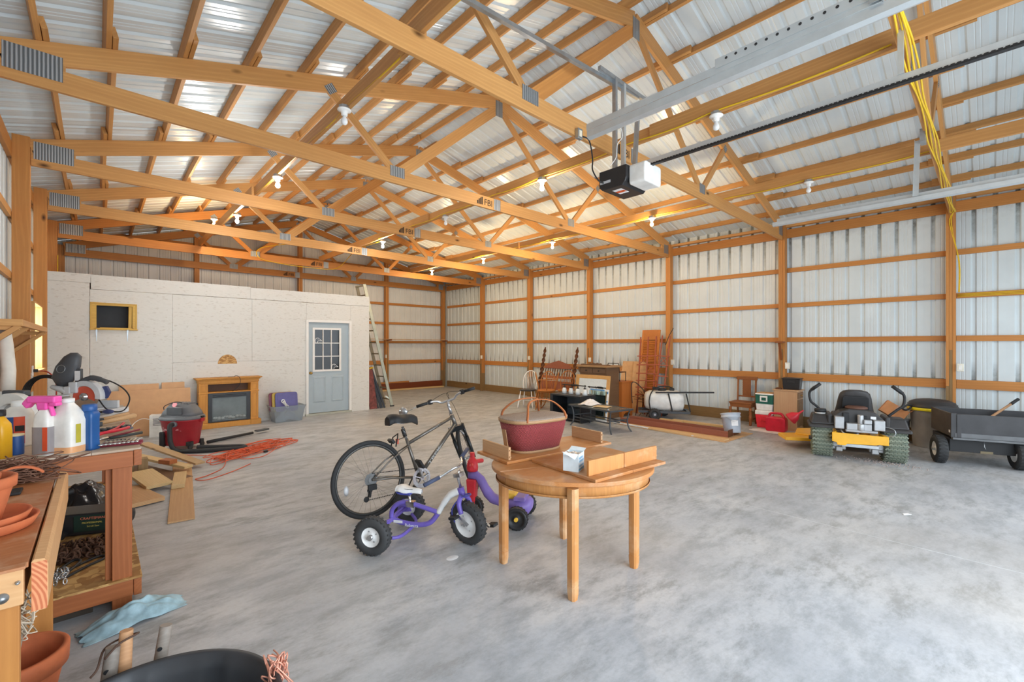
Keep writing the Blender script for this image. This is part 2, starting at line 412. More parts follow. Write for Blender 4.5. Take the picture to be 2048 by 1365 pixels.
# ---------------------------------------------------------------- trusses
ORD = ['nearest the camera, carrying the garage door opener', 'second from the camera', 'third from the camera', 'fourth from the camera', 'fifth from the camera', 'last one, flat against the back wall']
def stamp(parent, x, y, z, s):
    text('stamped_letters', 'FBI', .13 * s, T(x + .13 * s, y, z - .045 * s) @ RX(90), STAMP, parent)
    for j, (h0, h1) in enumerate(((.055, .055), (.075, .09), (.095, .11), (.115, .12))):
        MB().prism([(x + j * .028 * s, z - .05 * s), (x + (j * .028 + .02) * s, z - .05 * s), (x + (j * .028 + .02) * s, z + (h1 - .055) * s), (x + j * .028 * s, z + (h0 - .055) * s)], 0, .001, Matrix(((1, 0, 0, 0), (0, 0, -1, y), (0, 1, 0, 0), (0, 0, 0, 1)))).obj('stamped_bar', STAMP, parent)
def pl(t, x, z, w, h, y, ang=0):
    return link(MB().box(-w / 2, -.0015, -h / 2, w / 2, .0015, h / 2).mesh('gusset_plate'), 'gusset_plate', PLATE, t, 0, T(x, y - .021, z) @ RY(ang))
for k, y in enumerate(PY):
    lab = 'roof truss ' + (ORD[k - 1] if k else 'overhead at far right, yellow cables stapled under it')
    if k == 0: lab = 'roof truss at the right frame edge with a bundle of yellow cables'
    if k == 1: lab = 'roof truss nearest the camera all across, beside the garage door opener'
    t = thing('roof_truss', lab, 'truss', (0, 0, 0), 0, 'roof trusses of the shed')
    mt = PINE if k < 5 else PINE2  # farthest trusses take the orange pine: bulb warmth put into their colour
    for a, b in ((-.555, 4.47), (4.47, 9.795)):
        board('bottom_chord', (a, y, 3.738), (b, y, 3.738), .038, .175, mt, t)
    for a, b in ((-.56, XRIDGE), (9.8, XRIDGE)):
        za, zb = zt(a) - .095, zt(b) - .095
        board('top_chord', (a, y, za), (b, y, zb), .038, .18, mt, t)
    for x in (-.37, 9.61): board('heel_block', (x - .12, y, 3.85), (x + .18, y, 3.85), .037, .1, mt, t)
    zr = ZR - .22
    board('web', (2.82, y + .001, 3.79), (XRIDGE - .05, y + .001, zr), .036, .14, PINE2 if k % 2 else mt, t)
    board('web', (2.76, y + .001, 3.79), (1.92, y + .001, zt(1.92) - .13), .036, .089, mt, t)
    board('web', (6.2, y + .001, 3.79), (XRIDGE + .08, y + .001, zr), .036, .089, mt, t)
    board('web', (6.26, y + .001, 3.79), (7.05, y + .001, zt(7.05) - .13), .036, .089, mt, t)
    for x in (-.37, 9.63): pl(t, x + (0 if x < 0 else .05), 3.83, .33 if x < 0 else .2, .2, y)
    pl(t, 2.79, 3.8, .2, .13, y); pl(t, 6.23, 3.8, .17, .13, y); pl(t, 4.47, 3.738, .13, .165, y)
    pl(t, XRIDGE, ZR - .2, .14, .24, y); pl(t, 1.95, zt(1.95) - .15, .11, .1, y, -40); pl(t, 7.03, zt(7.03) - .15, .09, .1, y, 40)
    if k: stamp(t, 4.08, y - .0205, 3.735, 1)
# ---------------------------------------------------------------- walls
GZ = [(3.025, 3.11), (2.338, 2.42), (1.66, 1.748), (.912, 1.052)]
def post(w, x, y, dx, dy, ply_axis, h=3.98, treated=.62):
    # three plies nailed together, the buried end of the middle ones treated wood
    for j in (-1, 0, 1):
        zc = treated + (.0 if j == -1 else (.9 if j == 0 else .33)) * (1 if treated > .5 else 0)
        if ply_axis == 'y': x0, x1, y0, y1 = x - dx / 2, x + dx / 2, y + (j - .5) * dy / 3 + .0008, y + (j + .5) * dy / 3 - .0008
        else: x0, x1, y0, y1 = x + (j - .5) * dx / 3 + .0008, x + (j + .5) * dx / 3 - .0008, y - dy / 2, y + dy / 2
        cx, cy = (x0 + x1) / 2, (y0 + y1) / 2
        wy, wx = round(y1 - y0, 4), round(x1 - x0, 4)
        board('post', (cx, cy, zc), (cx, cy, h), wx, wy, PINE2, w, (0, 1, 0), .002)
        board('treated_post', (cx, cy, 0), (cx, cy, zc - .002), wx, wy, TREATED, w, (0, 1, 0), .002)
wr = struct('wall_right')
wh = zt(9.98) + .09
for i in range(round((YB - YF) / .914) + 1):
    m = Matrix(((0, 1, 0, XR), (1, 0, 0, YF + i * .914), (0, 0, 1, 0), (0, 0, 0, 1)))
    ribsheet('wall_panel', .914, wh + .1, SHEET, wr, m)
yy = [-1.94] + PY
for k, y in enumerate(yy[:-1]):
    if k: post(wr, 9.87, y, .14, .112, 'y', 3.98 - .02)
    y0, y1 = y + .057, yy[k + 1] - .057
    for z0, z1 in GZ: board('girt', (9.96, y0, (z0 + z1) / 2), (9.96, y1, (z0 + z1) / 2), .038, z1 - z0, PINE2, wr, bev=.002)
    board('eave_plate', (9.958, y0 - .05, 3.79), (9.958, y1 + .05, 3.79), .04, .17, PINE2, wr, bev=.002)
    board('eave_plate', (9.90, y0, 3.93), (9.90, y1, 3.93), .1, .05, PINE, wr, bev=.002)
    board('splash_board', (9.955, y0, .11), (9.955, y1, .11), .04, .22, TREATED, wr, bev=.002)
wl = struct('wall_left')
WY0, WY1, WZ0, WZ1 = 8.0, 8.97, 1.28, 2.12      # window opening in the left wall
for i in range(round((YB - YF) / .914) + 1):
    y = YF + i * .914
    m = Matrix(((0, -1, 0, XL), (1, 0, 0, y), (0, 0, 1, 0), (0, 0, 0, 1)))
    if y + .914 > WY0 + .02 and y < WY1 - .02:
        ribsheet('wall_panel', .914, WZ0, SHEET, wl, m)
        ribsheet('wall_panel', .914, wh + .1 - WZ1, SHEET, wl, m @ T(0, 0, WZ1))
        for a, b in ((y, min(y + .914, WY0)), (max(y, WY1), y + .914)):
            if b - a > .02: ribsheet('wall_panel', b - a, WZ1 - WZ0, SHEET, wl, m @ T(a - y, 0, WZ0))
    else: ribsheet('wall_panel', .914, wh + .1, SHEET, wl, m)
for k, y in enumerate(yy[:-1]):
    if k > 2: post(wl, -.63, y, .14, .112, 'y', 3.98 - .02, .3 if k == 4 else .62)
    y0, y1 = y + .057, yy[k + 1] - .057
    for z0, z1 in GZ:
        if y0 > 7.4 and y1 < 10 and z0 > 1.2 and z1 < 2.2:
            board('girt', (-.72, WY1 + .03, (z0 + z1) / 2), (-.72, y1, (z0 + z1) / 2), .038, z1 - z0, PINE, wl, bev=.002)
        else: board('girt', (-.72, y0, (z0 + z1) / 2), (-.72, y1, (z0 + z1) / 2), .038, z1 - z0, PINE, wl, bev=.002)
    board('eave_plate', (-.72, y0 - .05, 3.79), (-.72, y1 + .05, 3.79), .04, .17, PINE2, wl, bev=.002)
    board('splash_board', (-.716, y0, .11), (-.716, y1, .11), .04, .22, TREATED, wl, bev=.002)
wb = struct('wall_back')
nb = 12
wpan = (XR - XL) / nb
for i in range(nb):
    x = XL + i * wpan
    m = Matrix(((1, 0, 0, x), (0, 1, 0, YB), (0, 0, 1, 0), (0, 0, 0, 1)))
    ribsheet('wall_panel', wpan, 0, SHEETB, wb, m, top=lambda q, x=x: zt(min(x + q, XR)) + .09)
BX = [-.68, 1.95, 4.58, 7.47, 9.92]
for k, x in enumerate(BX[1:-1]): post(wb, x, 14.53, .112, .14, 'x', zt(x) - .02)
post(wb, 9.86, 14.53, .14, .112, 'x', 3.9); post(wb, -.62, 14.53, .14, .112, 'x', 3.9)
for k in range(len(BX) - 1):
    for z0, z1 in GZ: board('girt', (BX[k] + .057, 14.62, (z0 + z1) / 2), (BX[k + 1] - .06, 14.62, (z0 + z1) / 2), .038, z1 - z0, PINE2, wb, (0, 0, 1), .002)
    board('girt', (BX[k] + .057, 14.62, 4.3), (BX[k + 1] - .06, 14.62, 4.3), .038, .089, PINE2, wb, bev=.002)
    board('splash_board', (BX[k] + .057, 14.62, .11), (BX[k + 1] - .06, 14.62, .11), .04, .22, TREATED, wb, bev=.002)
wf = struct('wall_front')        # behind the camera: gable, its two open doorways added to let light in
for i in range(nb):
    x = XL + i * wpan
    zb = 3.15 if (0.05 < x + wpan / 2 < 4.4 or 4.95 < x + wpan / 2 < 9.3) else 0
    m = Matrix(((1, 0, 0, x), (0, -1, 0, YF), (0, 0, 1, zb), (0, 0, 0, 1)))
    ribsheet('wall_panel', wpan, 0, SHEET, wf, m, top=lambda q, x=x, zb=zb: zt(min(x + q, XR)) + .09 - zb)
# ---------------------------------------------------------------- partition wall of the white room
wm = struct('wall_middle')
YP = 10.446
def holeplate(x0, x1, z0, z1, hx0, hx1, hz0, hz1, y0, y1):
    o = [(x0, z0), (x1, z0), (x1, z1), (x0, z1)]; h = [(hx0, hz0), (hx1, hz0), (hx1, hz1), (hx0, hz1)]
    vs = [(x, y0, z) for x, z in o + h] + [(x, y1, z) for x, z in o + h]; fs = []
    for i in range(4):
        j = (i + 1) % 4
        fs += [(i, j, 4 + j, 4 + i), (8 + i, 12 + i, 12 + j, 8 + j), (i, 8 + i, 8 + j, j), (4 + i, 4 + j, 12 + j, 12 + i)]
    return MB().add(vs, fs)
def pan(x0, x1, z0, z1, dy=0): MB().box(x0 + .0015, YP + dy, z0 + .0015, x1 - .0015, YP + .02, z1 - .0015).obj('osb_panel', OSBW, wm)
pan(-.735, -.096, 0, 2.66); pan(-.735, -.084, 2.66, 2.81, -.001)
holeplate(-.093, 1.029, .0, 2.552, -.07, .50, 1.88, 2.31, YP, YP + .02).obj('osb_panel', OSBW, wm)
pan(1.031, 3.43, 0, 1.27); pan(1.031, 2.35, 1.27, 2.552, .0015); pan(2.35, 3.43, 1.27, 2.552)
pan(3.43, 4.44, 2.14, 2.552); pan(4.44, 4.91, 0, 2.552, .001)
pan(-.084, 2.32, 2.555, 2.805, -.004); pan(2.32, 4.915, 2.555, 2.79, -.003)
MB().box(4.89, YP + .02, 0, 4.912, 14.43, 2.79).obj('osb_panel', OSBW, wm)
MB().box(-.73, YP + .02, 2.75, 4.89, 14.43, 2.775).obj('deck_panel', OSB, wm)
sc = [(1.914 + .166 * math.cos(PI * i / 20), 1.222 + .185 * math.sin(PI * i / 20)) for i in range(21)]
MB().prism(sc, 0, .004, Matrix(((1, 0, 0, 0), (0, 0, -1, YP + .0005), (0, 1, 0, 0), (0, 0, 0, 1)))).obj('bare_osb_patch', OSB, wm)
# small pass-through window in the partition
w1 = struct('window_1')
PT = wood('yellow_pine_trim', (224, 184, 92), (190, 142, 62), .5)
MB().box(-.07, YP + .02, 1.87, .505, YP + .4, 2.32).box(-.06, YP + .0, 1.88, .5, YP + .39, 2.31)
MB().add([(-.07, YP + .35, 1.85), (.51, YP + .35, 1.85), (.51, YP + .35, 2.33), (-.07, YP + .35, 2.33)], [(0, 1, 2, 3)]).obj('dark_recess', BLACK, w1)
for a, b, n_ in (((-.083, YP + .16, 1.875), (-.083, YP + .16, 2.315), 'jamb'), ((.508, YP + .16, 1.875), (.508, YP + .16, 2.315), 'jamb')):
    board('jamb', a, b, .36, .022, PT, w1, (1, 0, 0))
board('head_jamb', (-.093, YP + .16, 2.318), (.519, YP + .16, 2.318), .36, .02, PT, w1)
board('sill', (-.1, YP + .15, 1.868), (.53, YP + .15, 1.868), .40, .02, PT, w1)
board('inner_stop', (.425, YP + .05, 1.885), (.43, YP + .05, 2.305), .1, .045, PT, w1, (1, 0, 0))
MXZ = Matrix(((1, 0, 0, 0), (0, 0, -1, YP), (0, 1, 0, 0), (0, 0, 0, 1)))
for poly in ([(-.094, 1.858), (-.012, 1.9), (-.012, 2.282), (-.094, 2.335)], [(-.094, 2.335), (-.012, 2.282), (.455, 2.282), (.52, 2.325)], [(.455, 1.90), (.52, 1.862), (.52, 2.325), (.455, 2.282)], [(-.094, 1.858), (.52, 1.862), (.455, 1.895), (-.012, 1.895)]):
    MB().prism(poly, .0005, .016, MXZ).obj('casing', PT, w1, .002)
board('shelf_board', (-.02, YP - .01, 1.878), (.46, YP - .01, 1.878), .12, .02, PT, w1)
board('loose_slat', (.03, YP - .02, 1.898), (.42, YP - .03, 1.893), .03, .012, PT, w1)
for x in (-.012, .392):
    MB().prism([(0, 0), (-.012, 0), (-.003, -.2), (.003, -.2), (.012, 0)], 0, .006, T(x, YP - .002, 1.866) @ RX(90)).box(x - .01, YP - .11, 1.86, x + .01, YP - .001, 1.866).obj('shelf_bracket', GALV, w1)
# casing of the bright window in the left wall
w2 = struct('window_2')
board('jamb', (-.66, WY1 + .012, WZ0), (-.66, WY1 + .012, WZ1), .2, .02, PINE, w2, (0, 1, 0))
board('jamb', (-.66, WY0 - .012, WZ0), (-.66, WY0 - .012, WZ1), .2, .02, PINE, w2, (0, 1, 0))
board('head_jamb', (-.66, WY0 - .02, WZ1 + .01), (-.66, WY1 + .02, WZ1 + .01), .2, .02, PINE, w2)
board('sill', (-.65, WY0 - .02, WZ0 - .01), (-.65, WY1 + .02, WZ0 - .01), .24, .02, PINE, w2)
VIN = plain('white_vinyl', (238, 240, 240), .4)
f = MB()
for z in (WZ0 + .02, (WZ0 + WZ1) / 2, WZ1 - .02): f.box(-.75, WY0, z - .02, -.72, WY1, z + .02)
for y in (WY0 + .02, WY1 - .02): f.box(-.751, y - .02, WZ0, -.721, y + .02, WZ1)
f.obj('sash_frame', VIN, w2)
MB().box(-.737, WY0 + .03, WZ0 + .03, -.733, WY1 - .03, WZ1 - .03).obj('window_pane', glass('clear_pane'), w2)
# ---------------------------------------------------------------- entry door in the partition
d1 = struct('door_1')
DG = plain('blue_grey_door_paint', (168, 182, 190), .42, 0, .03)
WT = plain('white_trim_paint', (232, 230, 226), .45, 0, .03)
fr = MB()
fr.box(3.415, YP - .03, 0, 3.47, YP + .1, 2.17).box(4.40, YP - .03, 0, 4.456, YP + .1, 2.17).box(3.47, YP - .03, 2.115, 4.40, YP + .1, 2.17)
fr.obj('door_frame', WT, d1, .004)
MB().box(3.4, YP - .04, 0, 4.46, YP + .08, .045).obj('threshold', plain('aluminium_sill', (178, 176, 160), .45, .6), d1, .004)
sx0, sx1, sz0, sz1 = 3.472, 4.398, .05, 2.113
gx0, gx1, gz0, gz1 = 3.60, 4.19, 1.02, 1.965
holeplate(sx0, sx1, sz0, sz1, gx0, gx1, gz0, gz1, YP + .03, YP + .07).obj('door_slab', DG, d1)
for a, b in ((3.575, 3.865), (3.99, 4.28)):
    z0, z1 = .28, .88
    m = MB()
    m.add([(a, YP + .03, z0), (b, YP + .03, z0), (b, YP + .03, z1), (a, YP + .03, z1), (a + .03, YP + .018, z0 + .03), (b - .03, YP + .018, z0 + .03), (b - .03, YP + .018, z1 - .03), (a + .03, YP + .018, z1 - .03),
           (a + .045, YP + .026, z0 + .045), (b - .045, YP + .026, z0 + .045), (b - .045, YP + .026, z1 - .045), (a + .045, YP + .026, z1 - .045)],
          [(0, 1, 5, 4), (1, 2, 6, 5), (2, 3, 7, 6), (3, 0, 4, 7), (4, 5, 9, 8), (5, 6, 10, 9), (6, 7, 11, 10), (7, 4, 8, 11), (8, 9, 10, 11)]).obj('raised_panel', DG, d1)
mt = holeplate(gx0 - .03, gx1 + .03, gz0 - .03, gz1 + .03, gx0 + .015, gx1 - .015, gz0 + .015, gz1 - .015, YP + .012, YP + .03)
mt.obj('glazing_frame', WT, d1)
ex = [gx0 + .015 + (gx1 - gx0 - .03) * i / 3 for i in range(4)]; ez = [gz0 + .015 + (gz1 - gz0 - .03) * i / 3 for i in range(4)]
for i in (1, 2):
    MB().box(ex[i] - .01, YP + .014, gz0, ex[i] + .01, YP + .04, gz1).obj('muntin', WT, d1)
    MB().box(gx0, YP + .0145, ez[i] - .01, gx1, YP + .0395, ez[i] + .01).obj('muntin', WT, d1)
DKG = plain('dark_room_glass', (24, 25, 27), .06, 0, .1)
for i in range(3):
    for j in range(3): MB().box(ex[i], YP + .035, ez[j], ex[i + 1], YP + .039, ez[j + 1]).obj('pane', DKG, d1)
WHITE = plain('white_print', (240, 240, 240), .6)
for i, j in ((0, 2), (2, 0)):
    x, z = ex[i] + .012, ez[j] + .012
    p = [(x + .01, z), (x + .005, z + .05), (x + .03, z + .095), (x + .075, z + .1), (x + .105, z + .075), (x + .155, z + .035), (x + .11, z + .04), (x + .07, z + .035), (x + .055, z + .012), (x + .06, z)]
    MB().tube(spline([(a, YP + .034, b) for a, b in p], 4), .006, 5).tube([(x + .06, YP + .034, z + .068), (x + .075, YP + .034, z + .07)], .006, 5).obj('bird_decal', WHITE, d1)
BRASS = plain('brass', (196, 160, 88), .25, .9)
MB().lathe([(.032, 0), (.032, .006), (.012, .012), (.012, .04), (.026, .05), (.03, .065), (.022, .08), (.001, .083)], 18, T(3.525, YP + .03, .965) @ RX(90)).obj('door_knob', BRASS, d1)
# ---------------------------------------------------------------- lamps under the lateral braces
PORC = plain('white_porcelain', (240, 240, 236), .2)
BULBOFF = plain('frosted_bulb', (236, 238, 238), .15)
COOL = glow('lit_cool_bulb', (255, 252, 246), 30); WARM = glow('lit_warm_bulb', (255, 200, 120), 26)
LAMPS = [(1.70, 4.14, 0, 'unlit, left row, nearest the camera'), (1.74, 6.40, 1, 'lit, left row, second from the camera'), (1.74, 8.73, 1, 'lit, left row, third from the camera'),
         (1.76, 10.9, 2, 'lit amber, far left, beside the third lamp of the left row'), (4.37, 1.80, 0, 'unlit, middle row, nearest the camera'), (4.37, 4.10, 1, 'lit, middle row, left of the door opener'),
         (4.41, 6.42, 0, 'unlit, middle row, third from the camera'), (4.46, 8.84, 1, 'lit, middle row, farthest of its row'), (7.08, 1.68, 0, 'unlit, right row, nearest the camera'),
         (7.08, 4.02, 2, 'lit amber, right row, second from the camera'), (7.16, 6.41, 2, 'lit amber, right row, third from the camera'), (7.2, 8.80, 2, 'lit amber, right row, fourth from the camera'), (7.25, 11.26, 2, 'lit amber, right row, farthest of all')]
for x, y, st, lb in LAMPS:
    zz = 3.835 if y != 10.9 else 4.22
    t = thing('ceiling_lamp', 'bare bulb lampholder, ' + lb, 'lamp', (x, y, zz), 0, 'bare bulbs under the roof braces')
    MB().prism(circ(.052, 8), -.02, .012).obj('junction_box', GALV, t)
    MB().lathe([(.062, -.02), (.064, -.028), (.05, -.036), (.03, -.045), (.028, -.075), (.02, -.078)], 20).obj('lampholder', PORC, t)
    bm = [(.014, -.076), (.016, -.092), (.027, -.112), (.031, -.13), (.027, -.148), (.014, -.16), (.001, -.163)]
    MB().lathe(bm, 16).obj('bulb', (BULBOFF, COOL, WARM)[st], t)
    if st:
        l = bpy.data.lights.new('bulb_light', 'POINT'); l.energy = BULB_W[st - 1]; l.shadow_soft_size = .06; l.color = ((1, .97, .92), (1, .72, .40))[st - 1]
        lo = bpy.data.objects.new('bulb_light', l); COL.objects.link(lo); lo.parent = t; lo.location = (0, 0, -.22)
# ---------------------------------------------------------------- yellow cables
def cable(label, pts, r=.006, name='electric_cable', cat='cable', mat=None, n=5, group=None):
    o = MB().tube(spline(pts, n), r, 6).obj(name, mat or YEL); tag(o, label, cat, group); return o
def sag(x, z, ys_, side=-.026, amp=.02):
    pts = []
    for i in range(len(ys_) - 1):
        a, b = ys_[i], ys_[i + 1]
        for q in range(3): pts.append((x + side, a + (b - a) * q / 3, z - (amp if q == 1 else amp * .8 if q == 2 else 0)))
    pts.append((x + side, ys_[-1], z)); return pts
cable('yellow cable stapled along the middle roof brace', sag(4.37, 3.85, [.5, 1.8, 2.75, 4.1, 5.1, 6.4, 7.5, 8.8]), .007)
cable('yellow cable stapled along the right roof brace', sag(7.12, 3.86, [.45, 1.68, 2.75, 4.0, 5.1, 6.4, 7.5, 8.8, 9.8, 11.2]), .007)
cable('yellow cable along the left roof brace between the nearest bulbs', sag(1.70, 3.86, [1.2, 2.7, 4.1, 5.1, 6.4, 7.5, 8.7], .026), .007)
for j, (dx, lb) in enumerate(((0, 'leftmost'), (.012, 'second'), (.03, 'third'), (.045, 'rightmost'))):
    p = []
    for i in range(18):
        x = .9 + i * .51
        p.append((x, .36 + .016 * j + .012 * math.sin(i * 1.7 + j), 3.642 - .007 * (j % 2) - (.014 if i % 3 == 1 else 0)))
    p += [(9.6, .38, 3.64), (9.79, .37 + .02 * j, 3.5), (9.795, .345 - .008 * j, 2.9), (9.795, .345 - .008 * j, 2.42)] if j > 1 else [(9.7, .38 + dx, 3.66)]
    cable(lb + ' yellow cable of the bundle under the near right truss', p, .0065, group='yellow cables under the near right truss', n=4)
for j, lb in enumerate(('upper', 'middle', 'lower')):
    p = [(9.935, .345, 2.40 - .018 * j), (9.934, -.3, 2.395 - .02 * j + .004), (9.934, -1.1, 2.39 - .02 * j), (9.934, -1.85, 2.392 - .02 * j)]
    cable(lb + ' of three yellow cables along the right wall girt', p, .0065, group='yellow cables on the right wall girt')
cable('yellow cable drooping in a loop under the far left trusses', [(3.75, 12.0, 4.2), (2.9, 12.0, 3.95), (2.85, 11.98, 3.7), (3.4, 12.06, 3.63), (4.2, 12.08, 3.62), (4.7, 11.9, 3.66), (4.6, 10.5, 3.9), (4.45, 8.85, 3.83)], .009)
cable('yellow cable dropping down the fourth post of the left wall', [(-.55, 12.02, 3.3), (-.55, 12.0, 3.15), (-.548, 11.96, 3.0), (-.55, 11.92, 2.85), (-.55, 11.9, 2.6)], .007)
# ---------------------------------------------------------------- garage door opener and its tracks
DARKP = plain('charcoal_plastic', (38, 38, 40), .35); WHP = plain('white_plastic', (236, 236, 232), .4)
op = thing('garage_door_opener', 'black garage door opener with white light cover hanging from the truss', 'door opener', (3.855, 2.5, 3.13))
b = MB()
sec = [(-.14, .03), (-.11, 0), (.12, 0), (.155, .03), (.155, .19), (-.155, .19), (-.155, .07)]
b.prism([(y, z) for y, z in sec], -.195, .195, Matrix(((0, 0, 1, 0), (1, 0, 0, 0), (0, 1, 0, 0), (0, 0, 0, 1))))
b.obj('motor_housing', DARKP, op, .008)
cv = MB(); cv.prism(rrect(-.15, 0, .15, .19, .03), 0, .17, Matrix(((1, 0, 0, 0), (0, 0, -1, -.156), (0, 1, 0, 0), (0, 0, 0, 1)))); cv.obj('light_cover', WHP, op, .012)
MB().box(-.12, -.05, -.002, .02, .05, -.0005).obj('warning_label', WHITE, op); MB().box(-.07, -.05, -.0028, -.02, .05, -.002).obj('label_band', plain('orange_print', (226, 96, 40), .6), op)
MB().box(-.198, .02, .06, -.1955, .14, .085).obj('badge_strip', plain('silver_print', (190, 192, 196), .4), op)
MB().tube([(-.05, -.2, .11), (.05, -.2, .11)], .003, 5).obj('pull_wire', BLACK, op)
for x in (-.15, .0, .17): MB().box(x - .016, -.02, .185, x + .016, .02, 1.08 if x < .1 else .9, T(0, .0, 0) @ RY(0 if x < .1 else 6)).obj('hanging_strap', GALVW if x == 0 else GALV, op)
MB().box(-.4, -.012, 1.06, .62, .02, 1.1).obj('cross_angle', GALV, op)
MB().beam((-2.05, .1, .98), (.3, .02, 1.07), .035, .035).obj('long_brace_angle', GALV, op)
cable('black power cord from the truss outlet down to the door opener', [(3.5, 2.74, 3.66), (3.56, 2.70, 3.62), (3.6, 2.69, 3.45), (3.56, 2.66, 3.32), (3.6, 2.62, 3.22), (3.66, 2.6, 3.2)], .007, 'power_cable', 'cord', BLACK)
cable('thin white wire looping beside the opener hanging straps', [(3.72, 2.47, 3.95), (3.7, 2.46, 3.8), (3.76, 2.45, 3.65), (3.69, 2.46, 3.55), (3.68, 2.47, 3.42), (3.62, 2.5, 3.33)], .004, 'bell_wire', 'wire', WHP)
t = thing('outlet_box', 'small grey outlet box on the nearest truss chord', 'outlet', (3.44, 2.745, 3.66)); MB().box(-.035, -.03, -.05, .035, .01, .05).obj('box_body', GALV, t, .004)
MB().box(-.02, -.034, -.03, .02, -.03, .03).obj('outlet_face', plain('ivory_plastic', (224, 216, 194), .4), t)
rail = thing('opener_rail', 'white opener rail with black chain above the middle of the door way', 'rail', (3.83, 0, 3.33))
MB().box(-.012, -1.9, -.02, .028, 2.36, .03).obj('rail_channel', GALVW, rail, .003)
ch = MB(); 
for i in range(150): ch.box(-.024, -1.9 + i * .028, -.034, -.014, -1.9 + i * .028 + .019, -.016)
stuff(ch.obj('drive_chain', BLACK, rail)); MB().box(-.02, -1.9, -.032, .02, 2.3, -.02).obj('chain_track', BLACK, rail)
MB().box(-.018, .38, .03, .018, .41, .52).obj('hanging_strap', GALVW, rail)
for nm, x, y1, lb, hz in (('left', 2.40, 1.82, 'left overhead garage door track with punched angle stiffener', .62), ('right', 5.73, 1.71, 'right overhead garage door track reaching toward the wall', .62)):
    t = thing('door_track', lb, 'track', (x, 0, 3.0), 0, 'overhead door tracks')
    s = 1 if nm == 'left' else -1
    m = MB(); prof = [(-.026 * s, .02), (-.026 * s, -.024), (0, -.034), (.026 * s, -.024), (.026 * s, .014), (.022 * s, .014), (.022 * s, -.02), (0, -.029), (-.022 * s, -.02), (-.022 * s, .02)]
    m.prism(prof, -1.9, y1, Matrix(((1, 0, 0, 0), (0, 0, 1, 0), (0, 1, 0, 0), (0, 0, 0, 1)))); m.obj('track_channel', GALVW, t)
    MB().box(-.03 * s - .002, -1.9, .02, -.03 * s + .002, y1 - (.03 if s < 0 else 0), .06).obj('track_angle', GALVW, t)
    if nm == 'left':
        MB().box(-.036, -1.9, .045, -.033, .98, .095).obj('punched_angle', GALVW, t)
        MB().box(-.033, -1.9, .06, -.01, .98, .063).obj('angle_flange', GALVW, t)
        h = MB()
        for i in range(60): h.cyl((-.0375, -1.85 + i * .047, .078), (-.0355, -1.85 + i * .047, .078), .007, 8)
        stuff(h.obj('punched_holes', DARKP, t))
        MB().box(-.05, .3, .02, .0, .303, .62).box(-.05, .3, .02, -.047, .345, .62).obj('hanging_angle', GALV, t)
    else:
        MB().beam((-.03, .5, .02), (.14, .5, .6), .003, .045, (1, 0, 0)).beam((-.03, .48, .02), (.14, .48, .6), .04, .003, (1, 0, 0)).obj('hanging_angle', GALVW, t)
        MB().box(.06, .42, .56, .2, .46, .68).obj('truss_bracket', GALV, t)
    hh = MB()
    for i in range(26): hh.cyl((-.049, .3225, .06 + i * .022), (-.0465 - .005, .3225, .06 + i * .022), .005, 6)
    if nm == 'left': stuff(hh.obj('strap_holes', DARKP, t))
# ---------------------------------------------------------------- outlets on the right wall's posts
IV = plain('ivory_cover', (232, 230, 216), .4)
for x, y, z, dx, lb in ((9.79, .31, 1.25, .03, 'by the dump cart'), (9.79, 2.67, 1.2, .03, 'above the black crate'), (9.79, 5.02, 1.2, .03, 'beside the leaning trellis'), (9.79, 7.4, 1.2, .03, 'above the old dresser'), (9.79, 9.72, 1.2, .03, 'left of the headboard'), (9.79, 12.05, 1.18, .03, 'on the last post but one'), (7.42, 14.44, 1.2, .03, 'on the back wall behind the ladder')):
    t = thing('outlet_box', 'white outlet box on a post ' + lb, 'outlet', (x, y, z), 0, 'white outlet boxes on the posts')
    MB().box(-.03, -.04, -.06, .0, .04, .06).obj('box_body', IV, t, .006)
    MB().box(-.034, -.018, -.035, -.03, .018, .035).obj('outlet_face', WHP, t)
t = thing('outlet_box', 'white outlet on the near left post with a red cord plugged in', 'outlet', (-.555, 7.55, 1.30))
MB().box(0, -.035, -.06, .012, .035, .06).obj('cover_plate', WHP, t, .003); MB().box(.012, -.02, -.015, .05, .02, .02).obj('plug', BLACK, t, .004)
cable('red cord hanging from the left post outlet behind the bench', [(-.5, 7.55, 1.3), (-.42, 7.5, 1.28), (-.36, 7.45, 1.18), (-.35, 7.4, 1.02), (-.36, 7.3, .85), (-.38, 7.2, .55), (-.3, 7.0, .2)], .007, 'power_cable', 'cord', plain('red_cord', (176, 52, 36), .45))
cable('grey wire along the lowest right girt near the mower', [(9.8, 2.66, 1.14), (9.92, 2.6, 1.07), (9.93, 2.2, 1.075), (9.93, 1.4, 1.065), (9.93, .5, 1.06)], .005, 'electric_cable', 'cable', plain('grey_cable', (150, 146, 120), .5))
# small corbel shelf on the post above the crate
t = thing('corbel', 'small brown wooden corbel shelf on the post above the crate', 'shelf', (9.79, 2.78, 1.64))
CORB = wood('corbel_wood', (150, 88, 48), (100, 54, 28), .8, False)
MB().box(-.16, -.07, 0, 0, .07, .03).obj('shelf_top', CORB, t, .003); MB().prism([(-.14, 0), (-.11, 0), (0, -.26), (0, -.34)], -.02, .02, RX(90)).obj('shelf_brace', CORB, t, .003)
